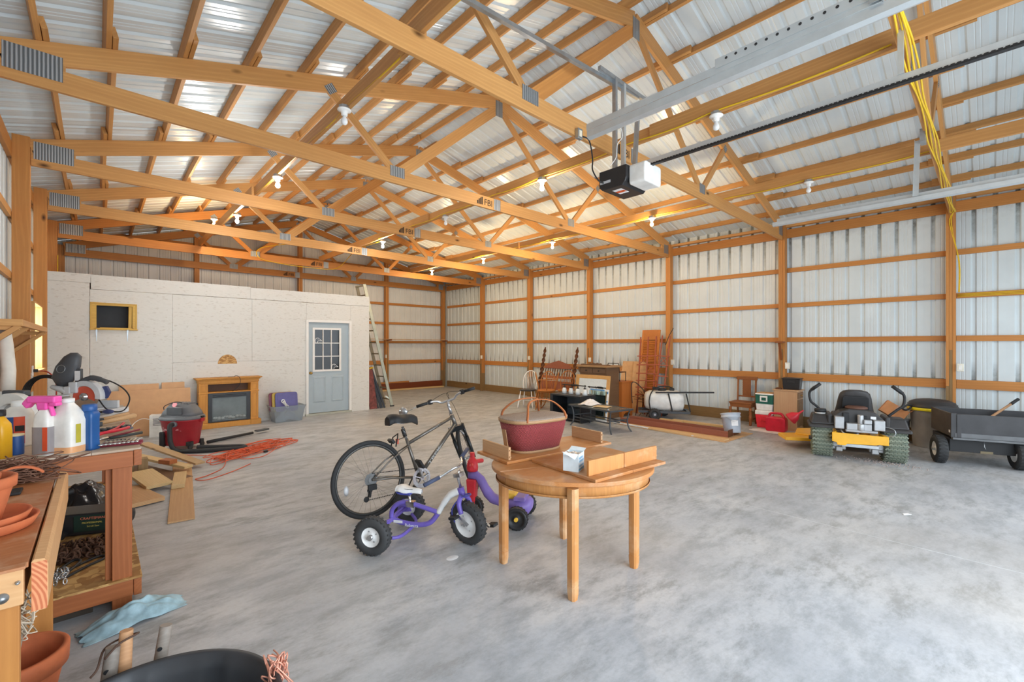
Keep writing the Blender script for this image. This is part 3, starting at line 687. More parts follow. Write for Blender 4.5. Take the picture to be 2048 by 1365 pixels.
# ---------------------------------------------------------------- round oak table with loose leaves
OAK = wood('worn_oak', (212, 150, 88), (164, 100, 52), 1.6, False, (214, 176, 136), 2, .4)
OAKX = wood('worn_oak_top', (204, 140, 82), (150, 90, 48), 1.6, False, (196, 158, 124), 0, .4)
OAKE = wood('oak_raw_back', (214, 172, 128), (176, 126, 86), 1.5, False, None, 0)
t = thing('dining_table', 'round worn oak table without cloth, loose leaves lying on it', 'table', (2.5, 2.09, 0))
E = RZ(-42)
el = lambda a, b, n=48, i0=0, i1=None: [(a * math.cos(2 * PI * i / n), b * math.sin(2 * PI * i / n)) for i in range(i0, (i1 if i1 is not None else n))]
ct = T(.045, .0, 0) @ E
def halfoval(a, b, s, gap=.006):
    o = R(207 if s > 0 else 27); g = gap * .7
    return [(a * math.cos(PI * i / 30 + o) - g * math.sin(R(27)) * -s, b * math.sin(PI * i / 30 + o) - g * math.cos(R(27)) * s) for i in range(31)]
for s in (1, -1):
    MB().prism(halfoval(.585, .478, s), .706, .735, ct).obj('tabletop_half', OAKX, t, .006)
    m = MB(); o = halfoval(.548, .452, s, .003); i_ = halfoval(.525, .43, s, .003); n = len(o)
    m.add([(x, y, .628) for x, y in o] + [(x, y, .706) for x, y in o] + [(x, y, .628) for x, y in i_] + [(x, y, .706) for x, y in i_],
          [(k, k + 1, n + k + 1, n + k) for k in range(n - 1)] + [(2 * n + k, 3 * n + k, 3 * n + k + 1, 2 * n + k + 1) for k in range(n - 1)] + [(k, 2 * n + k, 2 * n + k + 1, k + 1) for k in range(n - 1)], ct, True)
    m.obj('apron', OAK, t)
    m = MB(); o = halfoval(.556, .458, s, .003); z0, z1 = .628, .642
    m.add([(x, y, z0) for x, y in o] + [(x, y, z1) for x, y in o] + [(x * .96, y * .96, z0) for x, y in o], [(k, k + 1, n + k + 1, n + k) for k in range(n - 1)] + [(k, 2 * n + k, 2 * n + k + 1, k + 1) for k in range(n - 1)], ct, True).obj('apron_bead', OAK, t)
for x, y in ((-.315, -.305), (-.315, .345), (.325, -.345), (.325, .315)):
    L = MB(); w = .031
    sec = [(w, -w * .6), (w, w * .6), (w * .6, w), (-w * .6, w), (-w, w * .6), (-w, -w * .6), (-w * .6, -w), (w * .6, -w)]
    vs = []; zs = [(0, .8), (.04, .98), (.088, 1.02), (.09, .93), (.096, .93), (.098, 1.0), (.70, 1.04)]
    for z, k in zs: vs += [(x + a * k, y + b * k, z) for a, b in sec]
    fs = [(i * 8 + j, i * 8 + (j + 1) % 8, i * 8 + 8 + (j + 1) % 8, i * 8 + 8 + j) for i in range(len(zs) - 1) for j in range(8)] + [tuple(range(8))[::-1], tuple(range(48, 56))]
    L.add(vs, fs); L.obj('leg', OAK, t)
MB().beam((-.3, -.28, .66), (-.3, .32, .66), .04, .03).beam((.3, -.3, .66), (.3, .3, .66), .04, .03).obj('extension_slide', OAKE, t)
def skirt(t, x0, y0, x1, y1, z0, h, mat):
    board('skirt', (x0, y0, z0 + h / 2), (x1, y1, z0 + h / 2), .02, h, mat, t, bev=.003)
    d = V(x1 - x0, y1 - y0, 0).normalized(); nn = V(d.y, -d.x, 0)
    p = MB()
    for q in (.25, .75): p.cyl((x1, y1, z0 + h * q), (x1 + d.x * .012, y1 + d.y * .012, z0 + h * q), .005, 8)
    p.obj('dowel_pin', OAKE, t)
t = thing('table_leaf', 'oak table leaf carrying the red wicker basket, skirts at both ends', 'table leaf', (2.16, 2.37, .7355), -6.7, 'loose table leaves')
MB().box(0, 0, 0, 1.115, .41, .02).obj('leaf_board', OAKX, t, .004)
skirt(t, .045, .385, .045, .03, .02, .095, OAKE); skirt(t, 1.02, .385, 1.02, .025, .02, .095, OAKE)
for j, (x, lb) in enumerate(((0, 'oak table leaf at the front, holding the pale blue box'), (.372, 'oak table leaf at the right rear, its skirt toward the camera'))):
    t = thing('table_leaf', lb, 'table leaf', (2.277 + x * .9945, 1.679 - x * .105, .7355), -6, 'loose table leaves')
    MB().box(0, 0, 0, .370, .625, .02).obj('leaf_board', OAKX, t, .003)
    skirt(t, .02 if j == 0 else .002, .085, .369, .085, .02, .10, OAK)
# ---------------------------------------------------------------- red wicker picnic basket
def wicker(name, c1, c2):
    t = NT(name); v = t.coords((1, 1, 1), False)
    tc = t.n('ShaderNodeTexCoord'); sp = t.n('ShaderNodeSeparateXYZ'); t.l(tc.outputs['Object'], sp.inputs[0])
    at = t.n('ShaderNodeMath', operation='ARCTAN2'); t.l(sp.outputs[1], at.inputs[0]); t.l(sp.outputs[0], at.inputs[1])
    def wave(src, k, ph=0):
        a = t.n('ShaderNodeMath', operation='MULTIPLY_ADD'); a.inputs[1].default_value = k; a.inputs[2].default_value = ph; t.l(src, a.inputs[0])
        b = t.n('ShaderNodeMath', operation='SINE'); t.l(a.outputs[0], b.inputs[0]); return b.outputs[0]
    m = t.n('ShaderNodeMath', operation='MULTIPLY'); t.l(wave(at.outputs[0], 70), m.inputs[0]); t.l(wave(sp.outputs[2], 620), m.inputs[1])
    # lozenge band in the upper half
    tr = t.n('ShaderNodeMath', operation='PINGPONG'); k = t.n('ShaderNodeMath', operation='MULTIPLY'); k.inputs[1].default_value = 3.2; t.l(at.outputs[0], k.inputs[0]); t.l(k.outputs[0], tr.inputs[0]); tr.inputs[1].default_value = .5
    zz = t.n('ShaderNodeMath', operation='MULTIPLY_ADD'); zz.inputs[1].default_value = 10; zz.inputs[2].default_value = -1.45; t.l(sp.outputs[2], zz.inputs[0])
    az = t.n('ShaderNodeMath', operation='ABSOLUTE'); t.l(zz.outputs[0], az.inputs[0])
    su = t.n('ShaderNodeMath', operation='ADD'); t.l(tr.outputs[0], su.inputs[0]); t.l(az.outputs[0], su.inputs[1])
    wv = wave(su.outputs[0], 46)
    band = t.n('ShaderNodeMath', operation='LESS_THAN'); band.inputs[1].default_value = .62; t.l(az.outputs[0], band.inputs[0])
    loz = t.n('ShaderNodeMath', operation='MULTIPLY'); t.l(wv, loz.inputs[0]); t.l(band.outputs[0], loz.inputs[1])
    ad = t.n('ShaderNodeMath', operation='MULTIPLY_ADD'); ad.inputs[1].default_value = .8; t.l(loz.outputs[0], ad.inputs[0]); t.l(m.outputs[0], ad.inputs[2])
    mr = t.n('ShaderNodeMapRange'); mr.inputs['From Min'].default_value = -1.2; mr.inputs['From Max'].default_value = 1.2; t.l(ad.outputs[0], mr.inputs[0])
    t.bump(mr.outputs[0], 1, .012)
    return t.set(t.ramp(mr.outputs[0], [(.2, lin(c2)), (.75, lin(c1)), (1, lin(tuple(min(255, int(q * 1.18)) for q in c1)))]), .5)
RW = wicker('red_wicker', (206, 98, 98), (138, 46, 54))
t = thing('picnic_basket', 'oval red wicker picnic basket with bentwood handles on the table', 'basket', (2.61, 2.545, .756), -6.7)
bs = lambda a, b, z: [(a * math.cos(2 * PI * i / 40), b * math.sin(2 * PI * i / 40), z) for i in range(40)]
def sq(a, b, z, p=.72):   # rounded oblong ring
    return [(a * math.copysign(abs(math.cos(2 * PI * i / 40)) ** p, math.cos(2 * PI * i / 40)), b * math.copysign(abs(math.sin(2 * PI * i / 40)) ** p, math.sin(2 * PI * i / 40)), z) for i in range(40)]
def rings(mb, rs, sm=True, capb=True, capt=True):
    n = len(rs[0]); mb.add([p for r in rs for p in r], [(i * n + j, i * n + (j + 1) % n, i * n + n + (j + 1) % n, i * n + n + j) for i in range(len(rs) - 1) for j in range(n)], None, sm)
    k = len(mb.v)
    if capb: mb.f.append(tuple(range(k - n * len(rs), k - n * len(rs) + n))[::-1]); mb.sm.append(False)
    if capt: mb.f.append(tuple(range(k - n, k))); mb.sm.append(False)
    return mb
rings(MB(), [sq(.225, .145, .018), sq(.25, .165, .1), sq(.272, .182, .18), sq(.285, .19, .238)]).obj('wicker_body', RW, t)
SPL = wood('splint_wood', (196, 158, 116), (140, 96, 62), 1.5, False)
rings(MB(), [sq(.231, .15, 0), sq(.231, .15, .02)]).obj('bottom_band', SPL, t)
rings(MB(), [sq(.292, .196, .236), sq(.296, .2, .262)]).obj('rim_band', SPL, t)
WL = plain('grey_woven_lid', (168, 150, 136), .8, 0, .25, 120, .3, .5)
rings(MB(), [sq(.294, .198, .262), sq(.286, .192, .268), sq(.15, .1, .272)]).obj('lid', WL, t)
HAND = wood('bent_handle_wood', (196, 118, 68), (150, 80, 42), 1.2, False)
for y in (-.17, .17):
    p = spline([(-.2, y, .25), (-.185, y * .95, .31), (-.12, y * .55, .385), (0, y * .35, .405), (.12, y * .55, .385), (.185, y * .95, .31), (.2, y, .25)], 5)
    h = MB(); rows = []
    for q, a in enumerate(p): rows.append([(a.x, a.y - .011, a.z), (a.x, a.y + .011, a.z)])
    h.sheet(rows); h.obj('bent_handle', HAND, t, 0, None, 0, .008)
MB().box(-.292, -.025, .02, -.287, .025, .24, T(.03, 0, 0) @ RY(-10)).obj('hinge_strap', SPL, t)
# ---------------------------------------------------------------- pale blue carton with crumpled plastic
PB = plain('pale_blue_card', (222, 234, 240), .6)
t = thing('small_box', 'small open pale blue carton with a clear bag in it on the table', 'box', (2.328, 1.854, .756), 20)
b = MB(); w, d, h = .12, .108, .118
b.box(0, 0, 0, w, .0015, h).box(0, d - .0015, 0, w, d, h).box(0, .0015, 0, .0015, d - .0015, h - .012).box(w - .0015, .0015, 0, w, d - .0015, h).box(.0015, .0015, 0, w - .0015, d - .0015, .002)
b.obj('carton', PB, t)
MB().add([(0, 0, h), (0, d, h), (-.05, d * .9, h + .02), (-.045, .01, h - .025)], [(0, 1, 2, 3)]).add([(w, 0, h), (w, d, h), (w + .05, d, h + .015), (w + .05, 0, h + .01)], [(0, 1, 2, 3)]).obj('flap', PB, t)
BLU = plain('sky_blue_print', (128, 180, 214), .6)
bl = MB()
for i, (a, z, q) in enumerate(((.01, .082, .08), (.02, .06, .09), (.008, .03, .1))):
    for j in range(5): bl.box(a + j * q / 5, -.0008, z, a + j * q / 5 + q / 7, -.0002, z + .014)
bl.box(.004, -.0006, .006, .116, -.0002, .022); bl.obj('printed_mark', BLU, t)
random.seed(3)
rows = [[(.01 + .1 * i / 7, .01 + .09 * j / 7, .09 + .05 * random.random() * (1 - abs(i - 3.5) / 5)) for j in range(8)] for i in range(8)]
MB().sheet(rows).obj('clear_bag', glass('crinkled_plastic', (240, 244, 246), .15), t, 0, None, 1)
# ---------------------------------------------------------------- adult bicycle
TIRE = plain('bicycle_tyre', (48, 49, 50), .75); RIM = plain('dark_rim', (86, 86, 84), .35, .7); SIL = plain('silver_alloy', (196, 198, 200), .28, .85); STEELB = plain('titanium_frame', (132, 128, 122), .3, .7)
BLKP = plain('black_rubber', (34, 35, 37), .6); FRKB = plain('fork_black', (44, 48, 50), .3, .3)
bk = thing('bicycle', 'grey adult mountain bicycle with front wheel turned, leaning on kickstand', 'bicycle', (1.846, 3.89, 0), 0, None, (R(-5), 0, R(-2.1)))
def bwheel(parent, M, gear=False):
    w = empty('wheel'); w.parent = parent; w.matrix_basis = M       # axle along local y
    Y = RX(90)
    def sub(mb, nm, mt): return mb.obj(nm, mt, w)
    sub(MB().torus(.335, .021, 56, 10, Y), 'tyre', TIRE)
    sub(MB().torus(.308, 0, 56, 0, Y, [(.012, .012), (.012, -.012), (-.004, -.011), (-.01, 0), (-.004, .011)]), 'rim', RIM)
    sub(MB().cyl((0, -.045, 0), (0, .045, 0), .016, 14).lathe([(.028, -.004), (.028, .004)], 14, T(0, .03, 0) @ Y).lathe([(.028, -.004), (.028, .004)], 14, T(0, -.03, 0) @ Y), 'hub', SIL)
    s = MB()
    for i in range(32):
        a = 2 * PI * i / 32; sd = .03 if i % 2 else -.03; o = (1 if (i // 2) % 2 else -1) * .9
        s.tube([(.026 * math.cos(a + o), sd, .026 * math.sin(a + o)), (.302 * math.cos(a), 0, .302 * math.sin(a))], .0012, 3, cap=False)
    sub(s, 'spokes', plain('spoke_steel', (150, 150, 150), .3, .9))
    sub(MB().lathe([(.001, -.003), (.02, -.002), (.024, .002), (.001, .004)], 14, T(-.225, -.015, -.06) @ Y, 1, 1.9), 'reflector', plain('clear_reflector', (222, 224, 226), .15))
    if gear:
        g = MB()
        for i, r_ in enumerate((.058, .048, .038, .03)):
            pts = [((r_ + (.005 if k % 2 else 0)) * math.cos(2 * PI * k / 44), (r_ + (.005 if k % 2 else 0)) * math.sin(2 * PI * k / 44)) for k in range(44)]
            g.prism(pts, 0, .002, T(0, -.034 - i * .005, 0) @ Y)
        sub(g, 'cassette', plain('cassette_steel', (130, 132, 132), .35, .8))
    return w
HUB = V(0, 0, .355); BBK = V(.505, 0, .28); SC_ = V(.405, 0, .635); HT = V(.93, 0, .855); HBm = V(.972, 0, .735)
bwheel(bk, T(*HUB), True)
fm = MB()
fm.tube([SC_ + V(.0, 0, -.01), HT + V(0, 0, -.025)], .0175, 12).tube([BBK, HBm + V(-.005, 0, .02)], .021, 12).tube([BBK, SC_ + V(-.015, 0, .04)], .0165, 12)
fm.tube([HT, HBm], .0225, 14).cyl(tuple(BBK + V(0, -.036, 0)), tuple(BBK + V(0, .036, 0)), .022, 14)
for s in (-1, 1):
    fm.tube([BBK + V(-.02, s * .02, 0), HUB + V(.2, s * .05, -.02), HUB + V(0, s * .06, 0)], .010, 8)
    fm.tube([SC_ + V(0, s * .015, -.03), HUB + V(.18, s * .05, .14), HUB + V(.0, s * .06, .0)], .008, 8)
fm.obj('frame', STEELB, bk)
text('frame_lettering', 'TREK', .06, Matrix.Translation(BBK + V(.12, -.0225, .1)) @ RX(90) @ RZ(48), plain('pale_lettering', (206, 208, 208), .4), bk).scale = (1.5, .7, 1)
MB().tube([SC_ + V(-.015, 0, .03), SC_ + V(-.055, 0, .165)], .0135, 10).obj('seat_post', SIL, bk)
m = MB()
for i in range(6): m.torus(.017, .005, 14, 6, Matrix.Translation(SC_ + V(-.03 - i * .004, 0, .07 + i * .013)) @ RY(-16))
m.obj('suspension_boot', BLKP, bk)
sd = MB(); rows = []
for i in range(11):
    f = i / 10; x = -.135 + .285 * f
    w = .085 * (1 - f) ** .6 * (1 if f < .35 else 1) if f < .55 else .028
    w = [.05, .082, .09, .088, .078, .06, .044, .034, .029, .026, .016][i]; zt_ = [.0, .014, .016, .013, .008, .005, .004, .004, .003, -.004, -.018][i]
    rows.append([(x, w * math.sin(q), zt_ + .035 * math.cos(q) * (1 if abs(q) < 1.6 else 1.4) - .02) for q in [-2.0 + 4.0 * k / 12 for k in range(13)]])
sd.sheet(rows); sd.f.append(tuple(range(13))); sd.sm.append(False)
for i in range(10): sd.f.append((i * 13, i * 13 + 12, i * 13 + 25, i * 13 + 13)); sd.sm.append(True)
sd.obj('saddle', BLKP, bk, 0, Matrix.Translation(SC_ + V(-.06, 0, .25)) @ Matrix.Diagonal((1.12, 1.15, 1.5, 1)))
MB().tube([SC_ + V(-.17, -.02, .22), SC_ + V(-.06, -.02, .19), SC_ + V(.05, -.015, .225)], .0035, 6).tube([SC_ + V(-.17, .02, .22), SC_ + V(-.06, .02, .19), SC_ + V(.05, .015, .225)], .0035, 6).obj('saddle_rails', SIL, bk)
MB().box(-.012, -.012, -.028, .012, .012, .022).obj('rear_reflector', plain('orange_reflector', (214, 96, 66), .3), bk, .003, Matrix.Translation(SC_ + V(-.115, 0, .03)))
MB().tube([SC_ + V(-.02, 0, .06), SC_ + V(-.115, 0, .04)], .004, 6).obj('reflector_bracket', BLKP, bk)
# crank set
cr = MB()
for r_, y in ((.095, -.062), (.075, -.052)):
    o = [((r_ + (.004 if k % 2 else 0)) * math.cos(2 * PI * k / 88), (r_ + (.004 if k % 2 else 0)) * math.sin(2 * PI * k / 88)) for k in range(88)]
    n = len(o); vs = [(x, y - .0015, z) for x, z in o] + [(x, y + .0015, z) for x, z in o] + [(x * .8, y - .0015, z * .8) for x, z in o] + [(x * .8, y + .0015, z * .8) for x, z in o]
    cr.add(vs, [f for k in range(n) for f in ((k, (k + 1) % n, n + (k + 1) % n, n + k), (k, 2 * n + k, 2 * n + (k + 1) % n, (k + 1) % n), (n + k, n + (k + 1) % n, 3 * n + (k + 1) % n, 3 * n + k), (2 * n + k, 3 * n + k, 3 * n + (k + 1) % n, 2 * n + (k + 1) % n))])
for i in range(5):
    a = 2 * PI * i / 5 + .3; cr.beam((0, -.064, 0), (.085 * math.cos(a), -.06, .085 * math.sin(a)), .008, .026, (0, 1, 0))
cr.cyl((0, -.08, 0), (0, -.05, 0), .02, 14)
cr.obj('chainrings', SIL, bk, 0, Matrix.Translation(BBK))
ang = R(112)
MB().beam((0, -.085, 0), (.17 * math.cos(ang), -.095, .17 * math.sin(ang)), .014, .028, (0, 1, 0)).obj('crank_arm', SIL, bk, .004, Matrix.Translation(BBK))
MB().beam((0, .085, 0), (-.17 * math.cos(ang), .095, -.17 * math.sin(ang)), .014, .028, (0, 1, 0)).obj('crank_arm', SIL, bk, .004, Matrix.Translation(BBK))
for s in (1, -1): MB().box(-.045, -.05, -.013, .045, .05, .013).obj('pedal', BLKP, bk, .006, Matrix.Translation(BBK + V(s * .17 * math.cos(ang), -s * .155, s * .17 * math.sin(ang))) @ RY(60))
c = MB()
for a, b in ((BBK + V(0, -.055, .095), HUB + V(0, -.045, .058)), (BBK + V(0, -.055, -.095), HUB + V(-.045, -.045, -.175))):
    d = b - a; n = 34
    for i in range(n): c.box(-.004, -.003, -.004, .005, .003, .004, frame(a, b) @ T(d.length * i / n, 0, 0))
c.obj('chain', BLKP, bk); bk.children[-1]['kind'] = 'stuff'
dr = MB(); dr.beam(HUB + V(-.01, -.05, -.05), HUB + V(-.03, -.05, -.15), .02, .035, (0, 1, 0)).box(-.04, -.07, -.03, .04, -.04, .02, Matrix.Translation(HUB + V(0, 0, -.06)))
for p in ((-.02, -.09), (-.055, -.165)): dr.lathe([(.008, -.004), (.026, -.004), (.026, .004), (.008, .004)], 14, Matrix.Translation(HUB + V(p[0], -.046, p[1])) @ RX(90))
dr.obj('rear_derailleur', BLKP, bk, .003)
MB().box(-.012, -.05, -.01, .012, .05, .03, Matrix.Translation(V(.235, 0, .665)) @ RY(-35)).tube([(.25, -.05, .62), (.27, -.05, .70), (.3, 0, .735), (.27, .05, .70), (.25, .05, .62)], .006, 6).obj('rear_brake', BLKP, bk)
MB().tube([BBK + V(-.05, .03, 0), BBK + V(-.1, .2, -.262)], .007, 8).obj('kickstand', BLKP, bk)
# steering assembly turned to the left
st = empty('front_end'); st.parent = bk
ax = (HT - HBm).normalized(); q = Matrix.Rotation(R(50), 4, ax)
st.matrix_basis = Matrix.Translation(HBm) @ q
fx = V(ax.z, 0, -ax.x)                                  # forward, square to the steering axis
AX = -ax * .405 + fx * .055
fk = MB()
fk.box(-.03, -.085, -.03, .03, .085, .02, Matrix.Translation(-ax * .03 + fx * .012) @ RY(-18))
for s in (-1, 1):
    u = V(0, s * .072, 0)
    fk.tube([u - ax * .0 + fx * .012, u - ax * .17 + fx * .02], .0155, 12).tube([u - ax * .16 + fx * .02, u - ax * .42 + fx * .05], [.021, .017], 12)
fk.obj('suspension_fork', FRKB, st)
MB().tube([V(0, -.06, 0) - ax * .17 + fx * .06, V(0, 0, 0) - ax * .05 + fx * .07, V(0, .06, 0) - ax * .17 + fx * .06], .012, 8).obj('fork_brace', SIL, st)
w = bwheel(st, Matrix.Translation(AX)); w.name = 'wheel'
m = MB(); m.tube([ax * .14, ax * .235], .018, 12).tube([ax * .225, ax * .27 + fx * .06], .016, 10).obj('stem', SIL, st)
bc = ax * .275 + fx * .06
hb = [bc + V(0, s, 0) + V(-.0, 0, 0) + ax * z - fx * k for s, z, k in ((-.32, .055, .06), (-.2, .05, .035), (-.12, .035, .01), (-.07, .0, 0), (0, 0, 0), (.07, 0, 0), (.12, .035, .01), (.2, .05, .035), (.32, .055, .06))]
MB().tube(spline(hb, 5), .0125, 10).obj('handlebar', SIL, st)
for s, i in ((-1, 0), (1, 8)):
    a, b = hb[i], hb[1 if i == 0 else 7]; d = (b - a).normalized()
    MB().tube([a - d * .005, a + d * .115], .0165, 12).obj('grip', BLKP, st)
    MB().tube([a + d * .118, a + d * .15], .021, 12).box(-.02, -.02, -.03, .02, .02, .02, Matrix.Translation(a + d * .145 + fx * .02)).obj('shifter', BLKP, st, .004)
    MB().tube([a + d * .15 + fx * .02, a + d * .12 + fx * .05 - ax * .01, a + fx * .05 - ax * .015], .005, 6).obj('brake_lever', SIL, st)
    MB().tube(spline([a + d * .14 + fx * .03, bc + fx * .1 + ax * .06, bc + V(0, s * .03, 0) + fx * .09 - ax * .1, V(0, s * .06, 0) + fx * .05 - ax * .02], 6), .0025, 5).obj('brake_cable', BLKP, st)
mp = hb[8]
MB().tube([mp, mp + V(0, .05, 0) - ax * .01, mp + V(0, .12, 0) - ax * .02], .005, 6).lathe([(.001, 0), (.048, .0), (.053, .01), (.042, .03), (.001, .036)], 20, Matrix.Translation(mp + V(0, .15, 0) - ax * .01) @ q.inverted() @ RZ(-60) @ RX(90)).obj('round_mirror', SIL, st)
# ---------------------------------------------------------------- purple tricycle
PUR = plain('purple_enamel', (116, 100, 190), .3); WHE = plain('white_enamel', (238, 238, 236), .3); CHR = plain('chrome', (214, 216, 218), .15, .95); TT = plain('tricycle_tyre', (62, 63, 64), .7)
tr = thing('tricycle', 'purple and white child tricycle with chunky tyres beside the table', 'tricycle', (1.80, 3.395, 0), -54.5)
def fatwheel(parent, M, r_, w, rr, disc, hub=.02, cap=None, treads=26, tm=None):
    o = empty('wheel'); o.parent = parent; o.matrix_basis = M; Y = RX(90)
    k = r_ - rr
    pr = [(rr, -w * .42), (rr + k * .35, -w * .5), (rr + k * .8, -w * .46), (r_ - .002, -w * .25), (r_, 0), (r_ - .002, w * .25), (rr + k * .8, w * .46), (rr + k * .35, w * .5), (rr, w * .42)]
    MB().lathe(pr + [pr[0]], 40, Y, caps=False).obj('tyre', tm or TT, o)
    td = MB()
    for i in range(treads):
        a = 360 * i / treads
        for s in (-1, 1): td.box(-.007, .004 if s > 0 else -w * .4, r_ - .008, .007, w * .4 if s > 0 else -.004, r_ + .0012, RY(a + (4 if s > 0 else 0)) @ RZ(s * 20))
    stuff(td.obj('tread_block', tm or TT, o))
    MB().lathe([(rr, -w * .4), (rr * .93, -w * .34), (rr * .8, -w * .2), (rr * .45, -w * .18), (rr * .3, -w * .34), (.001, -w * .34)], 32, Y, caps=False).lathe([(rr, w * .4), (rr * .93, w * .34), (rr * .8, w * .2), (rr * .45, w * .18), (rr * .3, w * .34), (.001, w * .34)][::-1], 32, Y, caps=False).obj('wheel_disc', disc, o)
    MB().cyl((0, -w * .62, 0), (0, w * .62, 0), hub, 12).obj('axle_hub', cap or SIL, o)
    if cap is None:
        b = MB()
        for i in range(4):
            a = PI / 2 * i + .5
            for s in (-1, 1): b.cyl((rr * .58 * math.cos(a), s * w * .18, rr * .58 * math.sin(a)), (rr * .58 * math.cos(a), s * (w * .24), rr * .58 * math.sin(a)), .006, 6)
        stuff(b.obj('wheel_bolt', SIL, o))
    return o
for s in (-1, 1): fatwheel(tr, T(0, s * .325, .145), .145, .085, .075, WHE)
MB().tube([(0, -.28, .145), (0, .28, .145)], .014, 10).obj('rear_axle', PUR, tr)
f = MB()
f.tube(spline([(-.01, 0, .15), (.1, 0, .125), (.24, 0, .12), (.34, 0, .15), (.41, 0, .24)], 6), .021, 12).tube(spline([(-.01, 0, .16), (.0, 0, .23), (.06, 0, .285), (.14, 0, .295), (.28, 0, .265), (.40, 0, .235)], 6), .019, 12)
for s in (-1, 1):
    f.tube(spline([(.0, 0, .15), (-.02, s * .12, .15), (-.02, s * .24, .15)], 4), .016, 10)
    f.prism([(-.09, .1), (.05, .12), (.02, .2), (-.03, .225), (-.07, .18)], -.003, .003, T(0, s * .265, 0) @ RX(90))
f.tube(spline([(.06, -.25, .1), (.14, -.16, .08), (.17, 0, .09), (.14, .16, .08), (.06, .25, .1)], 5), .014, 8)
f.obj('purple_frame', PUR, tr)
MB().tube(spline([(.405, 0, .23), (.45, 0, .31), (.51, 0, .385), (.58, 0, .42)], 5), [.0225] * 5 + [.026] * 5 + [.03] * 6, 12).obj('white_neck', WHE, tr)
MB().box(.02, -.022, .128, .1, -.0215, .15).obj('sticker', WHITE, tr); text('frame_lettering', 'Rebecca', .035, T(.12, -.0215, .105) @ RX(90), WHITE, tr)
MB().tube([(.16, 0, .27), (.15, 0, .375)], .012, 10).box(.13, -.026, .265, .2, .026, .31).obj('seat_post', CHR, tr)
def seat(mb, z0, scale=1, low=False):
    rows = []
    for i in range(9):
        f_ = i / 8; w = [.05, .072, .078, .072, .055, .038, .03, .026, .016][i] * scale; zz = [.004, .012, .01, .0, -.004, -.005, -.006, -.008, -.014][i]
        rows.append([((-.1 + .23 * f_) * scale, w * math.sin(q_), z0 + zz + .028 * math.cos(q_)) for q_ in [-1.9 + 3.8 * k / 10 for k in range(11)]])
    mb.sheet(rows); mb.f.append(tuple(range(11))); mb.sm.append(False)
    return mb
seat(MB(), .40, .95).obj('saddle', WHE, tr, 0, T(.14, 0, 0)); MB().taper(0, 0, .365, .39, .05, .03, .075, .055, T(.12, 0, 0)).obj('saddle_base', plain('blue_plastic', (84, 96, 190), .4), tr, .01)
MB().tube(spline([(.05, -.03, .423), (.12, -.045, .42), (.2, -.02, .41), (.25, 0, .4)], 4), .003, 5).obj('saddle_stripe', BLKP, tr)
fe = empty('front_end'); fe.parent = tr; fe.matrix_basis = T(.60, 0, .42) @ RY(-14) @ RZ(-24)
fatwheel(fe, RY(14) @ T(.055, 0, -.25), .172, .085, .108, WHE, .014)
k = MB()
for s in (-1, 1): k.tube(spline([(0, 0, -.03), (0, s * .035, -.05), (.0, s * .06, -.09), (.005, s * .064, -.16)], 4), .02, 10)
k.tube([(0, 0, -.05), (0, 0, .03)], .028, 14).obj('fork', PUR, fe)
MB().tube([(0, 0, .0), (-.0, 0, .12), (.03, 0, .17)], .012, 10).box(-.02, -.03, .12, .05, .03, .15).obj('stem', CHR, fe)
hbp = spline([(-.10, -.25, .15), (-.06, -.14, .165), (.02, -.06, .20), (.04, 0, .205), (.02, .06, .22), (-.05, .14, .24), (-.08, .25, .27)], 5)
MB().tube(hbp, .011, 10).obj('handlebar', CHR, fe)
GRP = plain('blue_grey_grip', (74, 84, 112), .6)
for s in (0, -1):
    a, b = hbp[s], hbp[5 if s == 0 else -6]; MB().tube([a + (a - b).normalized() * .02, b], .0165, 12).obj('grip', GRP, fe)
for s in (-1, 1):
    MB().beam((.055, s * .07, -.25), (.055 + s * .09, s * .075, -.2 + (.03 if s < 0 else -.12)), .012, .022, (0, 1, 0)).obj('crank', CHR, fe)
    MB().box(-.035, -.03, -.012, .035, .03, .012, T(.055 + s * .09, s * .11, -.2 + (.03 if s < 0 else -.12))).obj('pedal', BLKP, fe, .005)
MB().tube(spline([(.02, -.03, -.02), (.08, -.06, -.02), (.1, -.01, -.03), (.05, .02, -.03), (0, -.05, -.05), (-.06, -.09, -.12), (-.07, -.08, -.22)], 6), .006, 6).obj('lock_cable', plain('blue_cable', (66, 70, 150), .4), fe)
# ---------------------------------------------------------------- purple and red plastic ride-on
PPL = plain('purple_plastic', (132, 112, 186), .45); RED = plain('red_plastic', (226, 52, 62), .42); YLW = plain('yellow_plastic', (244, 196, 70), .42); BKW = plain('black_toy_wheel', (44, 44, 46), .5)
ro = thing('ride_on_toy', 'purple plastic ride-on toy with red handlebars behind the table leg', 'toy', (2.81, 2.89, 0), 123.3)
for s in (-1, 1): fatwheel(ro, T(0, s * .185, .098), .098, .07, .07, BKW, .017, YLW, 20, BKW)
fatwheel(ro, T(.46, 0, .098), .098, .06, .07, BKW, .017, YLW, 20, BKW)
rows = []
for x, z, w, h in ((-.1, .17, .06, .04), (-.07, .16, .1, .075), (0, .15, .13, .085), (.07, .155, .11, .075), (.13, .165, .07, .055), (.2, .17, .055, .045), (.27, .19, .05, .045), (.33, .25, .046, .05), (.375, .33, .042, .05), (.42, .385, .04, .045), (.46, .395, .045, .045), (.5, .39, .04, .04)):
    rows.append([(x - (h * math.sin(a) * .4 if .25 < x < .42 else 0), w * math.cos(a), z + h * math.sin(a)) for a in [2 * PI * k_ / 14 for k_ in range(14)]])
b = MB(); rings(b, rows); b.obj('body', PPL, ro)
MB().taper(.1, 0, .215, .262, .075, .065, .06, .055).obj('seat', YLW, ro, .015)
MB().taper(0, 0, .22, .25, .06, .12, .05, .1).obj('rear_deck', PPL, ro, .012)
